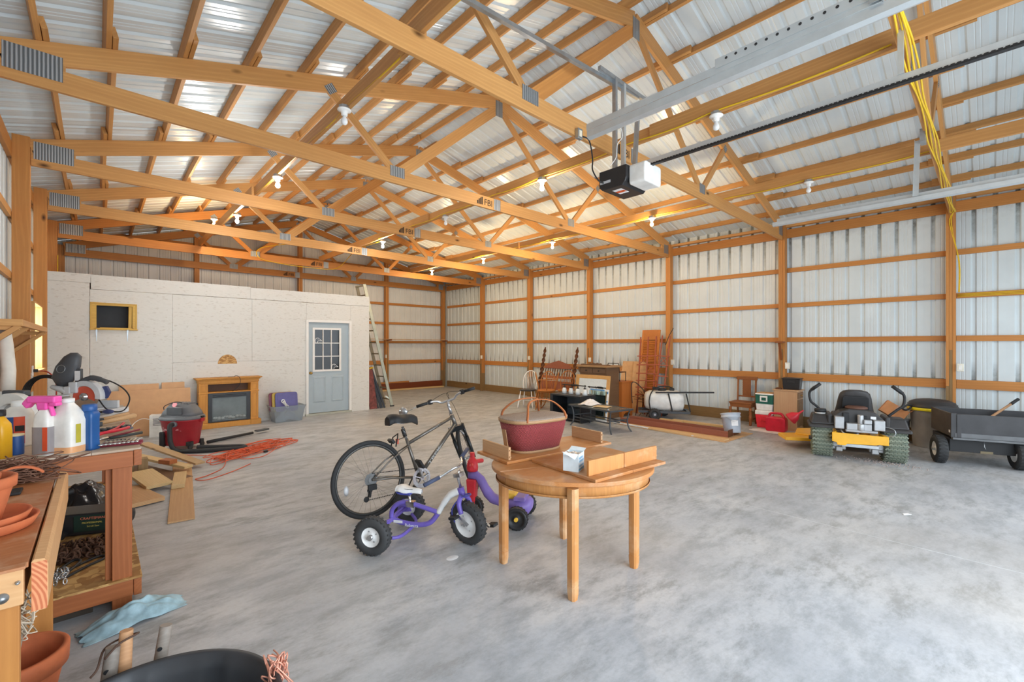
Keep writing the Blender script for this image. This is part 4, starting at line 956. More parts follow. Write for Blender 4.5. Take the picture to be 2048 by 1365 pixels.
MB().taper(.468, 0, .15, .36, .035, .04, .048, .052).tube([(.468, 0, .09), (.468, 0, .2)], .03, 10).obj('fork', RED, ro, .012)
MB().lathe([(.05, .43), (.055, .46), (.045, .52), (.02, .56)], 16, T(.468, 0, 0)).obj('steering_head', RED, ro)
MB().tube([(.468, 0, .49), (.45, -.08, .5), (.42, -.15, .49)], .02, 10).tube([(.468, 0, .49), (.45, .08, .5), (.42, .15, .49)], .02, 10).tube([(.468, 0, .5), (.47, 0, .6)], .022, 10).obj('handlebar', RED, ro)
# ---------------------------------------------------------------- chairs
CHW = wood('honey_oak_chair', (206, 132, 62), (150, 84, 34), 1.5, False); DKW = wood('dark_walnut', (110, 66, 38), (70, 40, 22), 1.3, False); OLDW = wood('old_brown_chest', (128, 96, 68), (86, 60, 40), 1.1, False, (110, 84, 62))
MAHO = wood('mahogany_board', (160, 98, 76), (116, 62, 46), 1, False); RUSTR = plain('red_brown_trellis_paint', (160, 82, 56), .6); TANC = plain('tan_cardboard', (204, 162, 116), .75); BRSEAT = plain('brown_seat_paint', (48, 44, 42), .4)
def tturn(p0, p1, prof, n=10):      # turned leg: radii along p0-p1
    d = Vector(p1) - Vector(p0); return [Vector(p0) + d * t for t, _ in prof], [r for _, r in prof]
LEGP = [(0, .011), (.12, .015), (.3, .02), (.34, .016), (.38, .021), (.42, .016), (.6, .019), (.85, .013), (1, .012)]
def windsor(label, loc, rz, mt, seatmt, rot=None):
    t = thing('windsor_chair', label, 'chair', loc, rz, None, rot)
    s = MB(); rings(s, [[(x * k, y * k, z) for x, y, _ in sq(.21, .215, 0, .8)] for k, z in ((.9, .425), (1, .44), (1, .452), (.96, .46))]); s.obj('seat', seatmt, t)
    for x, y in ((.15, .14), (.15, -.14), (-.14, .13), (-.14, -.13)):
        P, r_ = tturn((x * 1.45, y * 1.45, 0), (x, y, .43), LEGP); MB().tube(P, r_, 8).obj('leg', mt, t)
    m = MB(); m.tube([(.18, .17, .17), (-.17, .16, .19)], .009, 7).tube([(.18, -.17, .17), (-.17, -.16, .19)], .009, 7).tube([(0, .165, .18), (0, -.165, .18)], .009, 7); m.obj('stretcher', mt, t)
    hoop = spline([(-.15, -.16, .455), (-.19, -.185, .62), (-.235, -.16, .80), (-.262, -.08, .90), (-.268, 0, .925), (-.262, .08, .90), (-.235, .16, .80), (-.19, .185, .62), (-.15, .16, .455)], 5)
    MB().tube(hoop, .012, 8).obj('back_hoop', mt, t)
    for k in range(7):
        y = -.12 + .04 * k; f = abs(y) / .19; top = .92 - .12 * f ** 2 * 1.6
        MB().tube([(-.165, y * .8, .455), (-.2, y * 1.0, .62), (-.265 + .03 * f, y * 1.25, top)], [.006, .009, .005], 6).obj('spindle', mt, t)
    return t
windsor('white spindle back chair with a black seat beside the oak chairs', (8.10, 8.10, 0), 207, WHE, BRSEAT)
windsor('oak spindle back chair just right of the white chair', (8.20, 7.56, 0), 207, CHW, CHW)
windsor('oak spindle back chair behind the black media stand', (8.76, 7.38, 0), 207, CHW, CHW)
windsor('oak spindle chair upside down on another chair, its back hanging down', (8.13, 7.47, .925), 75, CHW, CHW, (R(180), 0, R(-95)))
# ---------------------------------------------------------------- spiral headboard
t = thing('headboard', 'dark bed headboard with two tall spiral posts leaning on the wall', 'headboard', (9.26, 8.28, 0), 0, None, (0, R(13), 0))
for y in (-.6, .6):
    p = MB(); pr = [(.042, .0), (.042, .42), (.03, .45), (.046, .5)]
    p.lathe(pr, 14, T(0, y, 0))
    n = 120; vs = []; fs = []
    for i in range(n + 1):
        z = .5 + 1.03 * i / n; k = 1 - .55 * i / n
        for j in range(12):
            a = 2 * PI * j / 12; r_ = (.046 + .02 * math.cos(2 * a - z * 46)) * (1 - .42 * i / n) * 1.15
            vs.append((r_ * math.cos(a), y + r_ * math.sin(a), z))
    for i in range(n):
        for j in range(12): fs.append((i * 12 + j, i * 12 + (j + 1) % 12, i * 12 + 12 + (j + 1) % 12, i * 12 + 12 + j))
    p.add(vs, fs, None, True); p.ball((0, y, 1.55), .02, .02, .03); p.obj('spiral_post', DKW, t)
MB().prism([(-.5, .96), (.5, .96), (.5, 1.02), (.42, 1.05), (.4, 1.08), (0, 1.19), (-.4, 1.08), (-.42, 1.05), (-.5, 1.02)], -.012, .012, Matrix(((0, 0, 1, 0), (1, 0, 0, 0), (0, 1, 0, 0), (0, 0, 0, 1)))).obj('crest_board', MAHO, t)
MB().box(-.015, -.58, .68, .015, .58, .75).obj('lower_rail', MAHO, t); MB().box(-.012, -.58, .35, .012, .58, .6).obj('lower_panel', MAHO, t)
for k in range(11): MB().lathe([(.010, .75), (.017, .79), (.010, .84), (.016, .9), (.010, .97)], 8, T(0, -.45 + .09 * k, 0)).obj('spindle', DKW, t)
# ---------------------------------------------------------------- old chest of drawers
t = thing('chest_of_drawers', 'tall old brown chest of drawers with a carved crest behind the mirror', 'chest of drawers', (8.24, 5.97, 0))
MB().box(-.235, -.36, .08, .235, .36, 1.11).obj('carcass', OLDW, t, .004)
MB().box(-.30, -.42, 1.11, .25, .42, 1.15).obj('top_board', wood('chest_top', (178, 140, 96), (120, 88, 58), 1, False), t, .006)
MB().prism([(-.4, 0), (.4, 0), (.4, .02), (.32, .03), (.3, .015), (.18, .02), (.15, .05), (.1, .035), (.06, .06), (0, .04), (-.06, .06), (-.1, .035), (-.15, .05), (-.18, .02), (-.3, .015), (-.32, .03), (-.4, .02)], -.01, .01, T(-.15, 0, 1.15) @ Matrix(((0, 0, 1, 0), (1, 0, 0, 0), (0, 1, 0, 0), (0, 0, 0, 1)))).obj('carved_crest', OLDW, t)
for z0, z1, cols in ((.98, 1.09, 2), (.76, .96, 1), (.53, .74, 1), (.3, .51, 1), (.1, .28, 1)):
    for c in range(cols):
        w = .68 / cols; y = -.34 + w * c
        d = MB().box(-.25, y + .006, z0, -.235, y + w - .006, z1).obj('drawer', OLDW, t, .004)
        for q in ((.5,) if cols == 2 else (.25, .75)): MB().lathe([(.008, 0), (.008, .012), (.016, .02), (.001, .026)], 12, T(-.25, y + w * q, (z0 + z1) / 2) @ RY(-90)).obj('knob', BLKP, d)
for y in (-.34, .34): MB().box(-.225, y - .03, 0, .225, y + .03, .08).obj('foot', OLDW, t)
MB().prism([(.36, .78), (.40, .74), (.40, .6), (.36, .55)], -.24, -.19, Matrix(((0, 0, 1, 0), (1, 0, 0, 0), (0, 1, 0, 0), (0, 0, 0, 1)))).prism([(.36, 1.11), (.41, 1.1), (.4, 1.02), (.36, .97)], -.24, -.19, Matrix(((0, 0, 1, 0), (1, 0, 0, 0), (0, 1, 0, 0), (0, 0, 0, 1)))).obj('side_scroll', OLDW, t)
# ---------------------------------------------------------------- mirror, sash, media stand
MIR = plain('mirror_silver', (236, 240, 240), .02, 1, .0)
t = thing('framed_mirror', 'large oak framed mirror leaning on the old chest', 'mirror', (7.80, 5.90, 0), 0, None, (0, R(7), 0))
FRW = wood('pale_oak_frame', (216, 168, 104), (178, 126, 66), 1.2, False)
o = [(-.45, 0), (.45, 0), (.45, .95), (-.45, .95)]; i_ = [(-.37, .08), (.37, .08), (.37, .87), (-.37, .87)]
for k in range(4):
    j = (k + 1) % 4
    MB().prism([o[k], o[j], i_[j], i_[k]], -.014, .014, Matrix(((0, 0, 1, 0), (1, 0, 0, 0), (0, 1, 0, 0), (0, 0, 0, 1)))).obj('frame_rail', FRW, t, .003)
MB().box(-.003, -.38, .07, .003, .38, .88).obj('mirror_glass', MIR, t)
t = thing('sash_window', 'white window sash with blue masking tape standing before the mirror', 'window sash', (7.715, 5.68, 0), 0, None, (0, R(8), 0))
holeplate(-.265, .265, 0, .67, -.232, .232, .05, .63, -.016, .016).obj('sash_frame', WHE, t, .002, Matrix(((0, 1, 0, 0), (1, 0, 0, 0), (0, 0, 1, 0), (0, 0, 0, 1))))
TAPE = plain('blue_masking_tape', (92, 150, 200), .6)
for y, z, w, h in ((-.25, .6, .034, .05), (-.25, .42, .034, .03), (-.25, .2, .034, .04), (.05, .65, .3, .03), (-.12, .648, .1, .034)): MB().box(-.0175, y - w / 2, z - h / 2, -.0162, y + w / 2, z + h / 2).obj('tape_strip', TAPE, t)
MB().box(-.002, -.235, .05, .002, .235, .63).obj('glass_pane', glass('sash_glass', (226, 240, 236), .03), t)
BKL = plain('black_laminate', (38, 40, 44), .35)
t = thing('media_stand', 'black media stand with a glass shelf and vanity light on top', 'stand', (7.43, 6.08, 0))
MB().box(-.25, -.42, .52, .25, .42, .55).obj('top_panel', BKL, t, .003); MB().box(-.25, -.42, .0, .25, -.395, .52).obj('side_panel', BKL, t, .003); MB().box(-.25, .34, .0, .25, .42, .52).obj('side_panel', BKL, t, .003)
MB().box(-.24, -.395, .04, .25, .34, .07).obj('bottom_panel', BKL, t, .003); MB().box(.235, -.395, .07, .25, .34, .52).obj('back_panel', plain('blue_grey_board', (86, 96, 108), .5), t)
MB().box(-.22, -.395, .29, .22, .34, .298).obj('glass_shelf', glass('shelf_glass', (200, 224, 224), .03), t); MB().box(-.26, -.43, 0, .25, -.40, .02).box(-.26, .33, 0, .25, .42, .02).obj('plinth', BKL, t)
FRO = plain('frosted_glass_shade', (226, 230, 230), .35)
t = thing('vanity_light', 'vanity light with four frosted glass shades on the black media stand', 'light fixture', (7.43, 6.02, .552))
MB().tube([(0, -.3, .19), (0, .34, .19)], .012, 10).box(-.03, -.06, .17, .03, .06, .21).obj('bar', BLKP, t, .003)
for k in range(4):
    y = -.27 + .185 * k
    s = MB().lathe([(.052, 0), (.05, .06), (.04, .1), (.028, .125)], 18, T(0, y, 0), caps=False).obj('glass_shade', FRO, t, 0, None, 0, .003)
    MB().tube(spline([(0, y, .12), (.0, y, .16), (.02, y, .2), (.0, y + .03, .19)], 4), .009, 8).lathe([(.03, .12), (.03, .135), (.012, .15)], 14, T(0, y, 0)).obj('arm', BLKP, t)
# ---------------------------------------------------------------- patio coffee table with a crumpled cloth
t = thing('coffee_table', 'dark metal patio coffee table with a glass top', 'table', (7.05, 5.10, 0), 80)
GM = plain('grey_metal_frame', (74, 78, 82), .4, .3)
holeplate(-.58, .58, -.29, .29, -.54, .54, -.25, .25, .395, .425).obj('top_frame', GM, t, .004, Matrix(((1, 0, 0, 0), (0, 0, 1, 0), (0, 1, 0, 0), (0, 0, 0, 1))))
MB().box(-.54, -.25, .412, .54, .25, .418).obj('glass_top', plain('smoked_glass', (112, 116, 114), .05, 0, .05), t)
for x in (-1, 1):
    for y in (-1, 1):
        MB().tube(spline([(x * .54, y * .25, .4), (x * .51, y * .235, .33), (x * .49, y * .225, .2), (x * .51, y * .235, .08), (x * .56, y * .26, 0)], 4), .014, 8).obj('leg', GM, t)
MB().box(-.49, -.225, .17, .49, -.2, .19).box(-.49, .2, .17, .49, .225, .19).box(-.49, -.21, .21, -.465, .21, .23).box(.465, -.21, .21, .49, .21, .23).box(-.49, -.03, .172, .49, -.01, .188).obj('lower_rail', GM, t)
def heap(name, label, cat, loc, rx, ry, h, mt, seed, n=14, sub=1, rz=0):
    random.seed(seed); rows = []
    for i in range(n):
        row = []
        for j in range(n):
            u, v = i / (n - 1) * 2 - 1, j / (n - 1) * 2 - 1; d = max(0, 1 - (u * u + v * v) ** .5 * .95)
            z = h * d ** .7 * (.55 + .75 * random.random()) + .003
            row.append((rx * (u + random.uniform(-.06, .06)), ry * (v + random.uniform(-.06, .06)), z))
        rows.append(row)
    o = MB().sheet(rows).obj(name, mt, None, 0, T(*loc) @ RZ(rz), sub, .003); tag(o, label, cat); return o
WCL = plain('white_cloth', (232, 230, 232), .9)
heap('cloth', 'crumpled white cloth on the patio coffee table', 'cloth', (7.12, 5.38, .428), .2, .17, .11, WCL, 5)
o = MB().box(-.12, -.15, 0, .12, .15, .006).obj('booklet', plain('tan_paper', (206, 180, 140), .7), None, 0, T(7.02, 5.02, .427) @ RZ(12)); tag(o, 'flat tan booklet lying on the patio coffee table', 'booklet')
# ---------------------------------------------------------------- orange pine cabinet with an iron chair on it
OR = wood('orange_cabinet_wood', (196, 116, 52), (150, 80, 32), .9, False, axis=2)
t = thing('cabinet', 'orange brown wooden cabinet with scalloped base, right of the chest', 'cabinet', (8.69, 5.85, 0))
MB().box(-.21, -.31, .1, .21, .32, .76).obj('carcass', OR, t, .003); MB().box(-.225, -.325, .76, .225, .33, .785).obj('top_board', OR, t, .004)
MB().prism([(-.21, 0), (-.15, 0), (-.12, .06), (-.05, .09), (.05, .09), (.12, .06), (.15, 0), (.21, 0), (.21, .1), (-.21, .1)], 0, .018, T(0, -.292, 0) @ RX(90)).box(-.21, -.29, 0, -.192, .32, .1).box(.192, -.29, 0, .21, .32, .1).obj('scalloped_base', OR, t)
t = thing('folding_chair', 'small dark iron chair frame standing on the orange cabinet', 'chair', (8.66, 5.78, .787), 0)
m = MB()
for y in (-.14, .14): m.tube([(-.12, y, 0), (-.12, y, .2), (-.16, y, .4)], .009, 6).tube([(.12, y, 0), (.12, y, .2)], .009, 6)
m.tube([(-.16, -.14, .4), (-.16, .14, .4)], .009, 6).tube([(-.14, -.14, .28), (-.14, .14, .28)], .007, 6).obj('chair_frame', BLKP, t); MB().box(-.13, -.15, .19, .13, .15, .21).obj('seat', DKW, t, .005)
# panels against the wall
for lb, y0, w, h, x0, x1, mt in (('tan hardboard panel leaning on the wall behind the iron chair', 6.05, .40, 1.2, 9.35, 9.62, TANC), ('tan hardboard panel leaning on the wall left of the shutter', 5.72, .36, 1.2, 9.3, 9.55, TANC)):
    o = board('hardboard_sheet', (x0, y0, 0), (x1, y0, h), w, .012, mt, None, (1, 0, 0)); tag(o, lb, 'panel')
# ---------------------------------------------------------------- louvred shutter and red trellises
SH = wood('orange_shutter', (204, 128, 58), (168, 94, 38), 1, False)
t = thing('louvred_shutter', 'tall orange brown louvred shutter leaning behind the red trellis', 'shutter', (9.42, 5.52, 0), 0, None, (0, R(8.5), 0))
for y0, y1 in ((-.235, -.185), (.185, .235)): MB().box(-.015, y0, 0, .015, y1, 1.98).obj('stile', SH, t, .003)
for z0, z1 in ((0, .12), (.95, 1.03), (1.74, 1.98)): MB().box(-.015, -.185, z0, .015, .185, z1).obj('rail', SH, t, .002)
_slat = MB().box(-.004, -.183, -.022, .004, .183, .022).mesh('slat'); _slat.materials.append(SH)
for z0, z1 in ((.12, .95), (1.03, 1.74)):
    for i in range(int((z1 - z0) / .04)): link(_slat, 'slat', None, t, 0, T(0, 0, z0 + .022 + i * .04) @ RY(30))
def trellis(label, loc, rot, ysv, h, rails, crosses):
    t = thing('trellis', label, 'trellis', loc, 0, 'red garden trellises', rot)
    for y in ysv: MB().box(-.01, y - .014, 0, .01, y + .014, h).obj('upright', RUSTR, t)
    for z in rails: MB().box(-.02, ysv[0] - .06, z - .012, .0, ysv[-1] + .06, z + .012).obj('cross_rail', RUSTR, t)
    for a, z in crosses:
        y0, y1 = ysv[a], ysv[a + 1]
        MB().beam((0, y0, z), (0, y1, z + .17), .008, .014).beam((0.004, y1, z), (.004, y0, z + .17), .008, .014).obj('cross_brace', RUSTR, t)
    return t
trellis('red trellis of three uprights with crossed braces before the shutter', (9.22, 5.42, .0), (R(-2), R(9), 0), (-.2, 0, .2), 1.82, (.45, .62, .78, .95, 1.15, 1.36), ((1, 1.17), (0, .97)))
trellis('narrow red trellis of two uprights right of the wider trellis', (9.25, 5.09, .0), (R(2), R(9), 0), (-.07, .12), 1.84, (.5, .7, .9, 1.15, 1.36), ((0, 1.17),))
o = MB().tube(spline([(9.5, 5.05, 1.6), (9.6, 5.02, 1.8), (9.75, 5.0, 1.97), (9.79, 5.02, 1.99)], 5), .008, 6).obj('plant_hook', BLKP); tag(o, 'thin dark iron plant hook beside the wall post', 'hook')
# ---------------------------------------------------------------- sprayer trailer
TNK = plain('white_poly_tank', (228, 230, 228), .4)
t = thing('sprayer_trailer', 'white tank sprayer trailer with small black tyres by the wall', 'sprayer', (9.06, 4.84, 0), -58)
rows = []
for x, w, z0, z1 in ((-.47, .12, .28, .5), (-.44, .2, .22, .56), (-.34, .25, .19, .6), (0, .26, .18, .61), (.3, .26, .18, .61), (.4, .22, .2, .57), (.44, .13, .28, .5)):
    zc, h = (z0 + z1) / 2, (z1 - z0) / 2
    rows.append([(x * .9, w * math.copysign(abs(math.cos(a)) ** .6, math.cos(a)), zc + h * math.copysign(abs(math.sin(a)) ** .6, math.sin(a))) for a in [2 * PI * k / 20 for k in range(20)]])
b = MB(); rings(b, rows); b.obj('tank', TNK, t); MB().lathe([(.09, .6), (.09, .64), (.07, .65)], 18, T(-.05, 0, 0)).obj('tank_lid', BLKP, t)
MB().box(-.55, -.24, .14, .5, -.2, .19).box(-.55, .2, .14, .5, .24, .19).box(-.55, -.2, .14, -.5, .2, .18).box(.44, -.2, .14, .5, .2, .18).obj('chassis', GM, t)
MB().beam((-.2, -.27, .585), (.98, -.12, .60), .03, .03).beam((.06, -.27, .57), (.14, -.25, .19), .025, .025).beam((.42, -.21, .57), (.5, -.22, .19), .025, .025).obj('boom_frame', BLKP, t)
for y in (-.33, .33): fatwheel(t, T(-.22 if y < 0 else .0, y, .125), .125, .09, .06, GM, .022, SIL, 18, TIRE)
MB().tube([(-.22, -.3, .125), (0, .3, .125)], .012, 8).obj('axle', GM, t)
MB().box(-.25, -.06, .62, -.12, .06, .68).box(.1, -.05, .61, .2, .05, .66).obj('pump', BLKP, t, .01)
MB().tube(spline([(-.3, -.26, .2), (-.33, -.28, .4), (-.28, -.2, .58), (-.15, -.06, .68), (.05, 0, .70), (.2, .05, .64)], 5), .012, 8).tube(spline([(-.35, .1, .5), (-.6, .15, .75), (-.7, .1, .7), (-.68, .05, .3)], 5), .01, 8).obj('hose', BLKP, t)
t = thing('wire_rack', 'rusty heap of dark garden wire and stakes behind the sprayer', 'wire', (9.1, 5.28, 0))
random.seed(4); m = MB()
for k in range(16):
    a = random.uniform(-.25, .25); m.tube(spline([(random.uniform(-.2, .2), a, 0), (random.uniform(-.2, .2), a + random.uniform(-.2, .2), random.uniform(.2, .5)), (random.uniform(-.2, .2), random.uniform(-.3, .3), random.uniform(.3, .6))], 4), .006, 5)
m.obj('tangled_wire', plain('dark_rust', (86, 54, 38), .8), t)['kind'] = 'stuff'
# ---------------------------------------------------------------- lumber laid flat
o = MB().add([(7.68, 5.14, .001), (7.51, 2.94, .001), (8.62, 2.9, .001), (8.79, 5.1, .001), (7.68, 5.14, .012), (7.51, 2.94, .012), (8.62, 2.9, .012), (8.79, 5.1, .012)], [(0, 3, 2, 1), (4, 5, 6, 7), (0, 1, 5, 4), (1, 2, 6, 5), (2, 3, 7, 6), (3, 0, 4, 7)]).obj('hardboard_sheet', TANC); tag(o, 'large tan hardboard sheet flat on the floor under the mahogany boards', 'panel')
def plank(lb, a, b, w, h, mt, nm='board', grp=None):
    o = board(nm, a, b, w, h, mt, None); tag(o, lb, 'board', grp); return o
plank('long white painted board with blue edge along the front of the pile', (7.72, 5.22, .022), (7.60, 3.5, .022), .07, .018, plain('worn_white_paint', (224, 226, 228), .5, 0, .2, 20), 'trim_board')
plank('pale wooden board at the front right of the floor pile', (7.70, 4.4, .022), (7.63, 2.97, .022), .18, .02, wood('pale_plank', (222, 186, 136), (184, 142, 92), .8), 'board')
for j, (x, lb) in enumerate(((8.0, 'front mahogany door jamb lying on the hardboard'), (8.30, 'rear mahogany door jamb lying on the hardboard'))):
    t = thing('door_jamb', lb, 'board', (x, 4.12, .013), 90 - (1 if j else -1), 'mahogany jambs on the floor')
    MB().box(-1.06, -.09, 0, 1.06, .09, .022).box(-1.06, .09, 0, 1.06, .11, .10).obj('jamb_board', MAHO, t, .003); MB().box(-1.06, -.11, 0, 1.06, -.09, .05).obj('stop_strip', MAHO, t, .003)
    MB().box(-1.066, -.1, .0, -1.06, .11, .12).obj('dark_end_block', DKW, t)
LT = wood('light_stud', (222, 190, 138), (186, 148, 96), .8)
plank('short pale stud behind the mahogany jambs, nearer the sprayer', (8.72, 4.95, .035), (8.70, 4.25, .035), .04, .04, LT); plank('longer pale stud behind the mahogany jambs, nearer the bucket', (8.80, 4.5, .035), (8.80, 3.45, .035), .09, .04, LT)
GRB = plain('grey_bucket_plastic', (188, 198, 210), .45)
t = thing('bucket', 'tilted grey plastic bucket with a white label on the board pile', 'bucket', (8.25, 3.11, .035), 0, None, (R(-10), R(9), 0))
MB().lathe([(.13, 0), (.136, .01), (.152, .27), (.165, .275), (.165, .29), (.156, .295), (.158, .33), (.168, .335), (.168, .35), (.156, .352), (.15, .34), (.134, .02)], 32).obj('bucket_body', GRB, t)
MB().lathe([(.145, .12), (.1505, .22)], 10, None, 1.004, 1.004, True, False, R(200), R(245)).obj('label', WHITE, t); MB().tube(spline([(-.02, -.17, .28), (-.1, -.16, .22), (-.16, -.09, .2), (-.17, .02, .28)], 5), .003, 5).obj('bail_handle', SIL, t)
# ---------------------------------------------------------------- carved dining chair
CV = wood('carved_oak', (158, 98, 54), (104, 60, 30), 1.3, False)
t = thing('dining_chair', 'carved oak dining chair with turned legs left of the coolers', 'chair', (9.60, 3.41, 0), 180)
MB().taper(0, 0, .42, .455, .19, .21, .19, .22).obj('seat', CV, t, .01); MB().taper(0, 0, .35, .42, .17, .19, .18, .2).obj('seat_rail', CV, t, .004)
for y in (-.19, .19):
    MB().lathe([(.02, 0), (.026, .03), (.024, .12), (.03, .13), (.03, .2), (.018, .215), (.033, .25), (.018, .285), (.028, .3), (.028, .35)], 12, T(.17, y, 0)).obj('leg', CV, t); MB().tube([(-.19, y * .9, 0), (-.165, y * .9, .42), (-.2, y * .9, .92)], .019, 8).obj('leg', CV, t)
MB().box(-.215, -.2, .88, -.185, .2, .95).obj('top_rail', CV, t, .006); MB().box(-.19, -.17, .53, -.17, .17, .56).obj('lower_rail', CV, t, .003)
sp = [(.075 + (.006 if k % 2 else 0), z) for k, z in enumerate([.56 + .02 * i for i in range(17)])]
MB().prism([(y, z) for y, z in sp] + [(-y, z) for y, z in sp[::-1]], -.195, -.18, Matrix(((0, 0, 1, 0), (1, 0, 0, 0), (0, 1, 0, 0), (0, 0, 0, 1)))).obj('splat', CV, t)
MB().tube([(.17, -.19, .1), (-.18, -.17, .12)], .011, 6).tube([(.17, .19, .1), (-.18, .17, .12)], .011, 6).obj('stretcher', CV, t)
# ---------------------------------------------------------------- coolers, gas can, cabinet
CR = plain('cooler_red', (226, 44, 60), .4); CG = plain('cooler_green', (26, 96, 80), .4); CW = plain('cooler_white', (234, 234, 230), .4)
t = thing('cooler', 'red and white cooler on the floor under the green cooler', 'cooler', (9.55, 2.97, 0), 0)
MB().taper(0, 0, 0, .255, .14, .125, .165, .15).obj('cooler_body', CR, t, .012); MB().taper(0, 0, .255, .335, .17, .155, .165, .15).obj('lid', CW, t, .012); MB().box(-.175, -.07, .13, -.15, .05, .235).obj('handle', CR, t, .008)
t = thing('cooler', 'dark green and white cooler stacked on top of the red cooler', 'cooler', (9.56, 2.97, .337), 0)
MB().taper(0, 0, 0, .125, .145, .135, .155, .147).obj('lower_body', CW, t, .01); MB().taper(0, 0, .125, .30, .157, .149, .16, .152).obj('green_body', CG, t, .006); MB().taper(0, 0, .30, .325, .163, .155, .163, .155).obj('lid', CW, t, .008); MB().box(-.15, -.14, .325, .15, .14, .332).obj('lid_pad', TANC, t)
h = holeplate(-.065, .065, .17, .28, -.042, .042, .19, .25, -.175, -.158).obj('handle', CW, t, 0, RZ(-90))
GR_ = plain('gas_can_red', (206, 30, 54), .35)
t = thing('gas_can', 'red plastic gas can with a red funnel leaning against it', 'gas can', (9.16, 2.68, .004), 0)
m = MB(); m.prism(rrect(-.165, 0, .165, .27, .05), -.09, .09, Matrix(((0, 0, 1, 0), (1, 0, 0, 0), (0, 1, 0, 0), (0, 0, 0, 1)))); m.obj('can_body', GR_, t, .02)
MB().tube(spline([(0, .13, .255), (0, .1, .32), (0, .04, .335), (0, -.06, .335), (0, -.1, .31), (0, -.13, .25)], 4), .022, 8).obj('handle', GR_, t); MB().prism(rrect(-.12, .05, .12, .2, .02), -.092, -.088, Matrix(((0, 0, 1, 0), (1, 0, 0, 0), (0, 1, 0, 0), (0, 0, 0, 1)))).obj('embossed_panel', GR_, t)
t = thing('funnel', 'red plastic funnel resting on the gas can, spout up', 'funnel', (9.15, 2.44, .275), 0, None, (R(48), R(12), 0))
MB().lathe([(.105, -.02), (.11, -.0), (.1, .02), (.085, .08), (.03, .14), (.018, .16), (.012, .25)], 22).obj('funnel_cone', plain('funnel_red', (220, 48, 64), .35), t)
o = heap('paper_sheet', 'crumpled white paper sheet on the floor under the gas can', 'paper', (9.06, 2.62, .0), .16, .5, .012, plain('white_paper', (226, 218, 214), .8), 9, 10, 1, -8)
CT = wood('pale_cabinet', (206, 168, 130), (176, 132, 94), .7, False, axis=2); CTD = wood('cabinet_dark_front', (150, 116, 82), (110, 80, 54), .8, False)
t = thing('cabinet', 'pale wooden bedside cabinet with a black crate on top beside the mower', 'cabinet', (9.63, 2.61, 0), 0)
MB().box(-.19, -.19, .02, .17, .2, .735).obj('carcass', CT, t, .003); MB().box(-.205, -.215, .735, .18, .215, .76).obj('top_board', CT, t, .004); MB().box(-.195, -.2, 0, .175, .205, .05).obj('plinth', CT, t)
d = MB().box(-.17, -.205, .6, .15, -.19, .71).obj('drawer', CTD, t, .003); MB().ball((0, -.215, .655), .014).obj('knob', BRASS, d)
d = MB().box(-.17, -.203, .08, .15, -.19, .58).obj('door', CTD, t, .003); MB().box(-.12, -.208, .13, .1, -.203, .53).obj('door_panel', CTD, d, .003)
t = thing('storage_crate', 'black plastic crate on the pale bedside cabinet', 'crate', (9.64, 2.55, .762), 4)
b = MB(); b.taper(0, 0, 0, .2, .11, .13, .13, .145); b.obj('crate_body', DARKP, t, .008); MB().box(-.14, -.155, .2, .14, .155, .215).obj('crate_rim', DARKP, t, .004); MB().box(-.134, -.06, .12, -.12, .06, .17).obj('handle', BLKP, t, .006)
o = MB().lathe([(.05, 0), (.06, .015), (.03, .03)], 14, T(9.50, 2.74, .762)).obj('dish', DKW); tag(o, 'small dark dish beside the black crate', 'dish')
# ---------------------------------------------------------------- zero turn mower, seen from behind
MY = plain('mower_yellow', (240, 178, 40), .4, 0, .1, 6); MB_ = plain('mower_black', (52, 50, 50), .5, 0, .25, 8); GTI = plain('dusty_turf_tyre', (108, 118, 104), .85); ALU = plain('cast_aluminium', (172, 174, 176), .45, .6)
mw = thing('riding_mower', 'yellow and black zero turn mower seen from behind', 'mower', (7.87, 1.29, 0), 16.3)
for s in (-1, 1):
    o = fatwheel(mw, T(0, s * .405, .235), .235, .25, .12, MY, .03, MB_, 10, GTI)
    tb = MB(); n = 26
    for i in range(n):
        a = 360 * i / n
        for k in range(6):
            y = -.1 + .04 * k
            tb.beam((-.012, y - .019, .233), (.014, y, .237), .018, .012, (0, 0, 1), RY(a)).beam((.014, y, .237), (-.012, y + .019, .233), .018, .012, (0, 0, 1), RY(a))
    stuff(tb.obj('turf_tread', plain('turf_lug', (132, 140, 124), .85), o))
b = MB(); b.prism([(-.30, .27), (-.30, .385), (.31, .395), (.31, .27), (.26, .26), (.25, .225), (.16, .225), (.14, .25), (-.16, .26), (-.2, .27)], 0, .02, T(-.36, 0, 0) @ Matrix(((0, 0, 1, 0), (1, 0, 0, 0), (0, 1, 0, 0), (0, 0, 0, 1))))
b.prism([(-.36, -.30), (-.1, -.27), (-.1, -.23), (-.34, -.26)], .27, .385).prism([(-.36, .31), (-.1, .27), (-.1, .23), (-.34, .27)], .27, .39)
b.obj('rear_bumper', MY, mw, .006)
MB().box(-.335, -.2, .205, -.3, .2, .25).obj('hitch_plate', GALV, mw, .004)
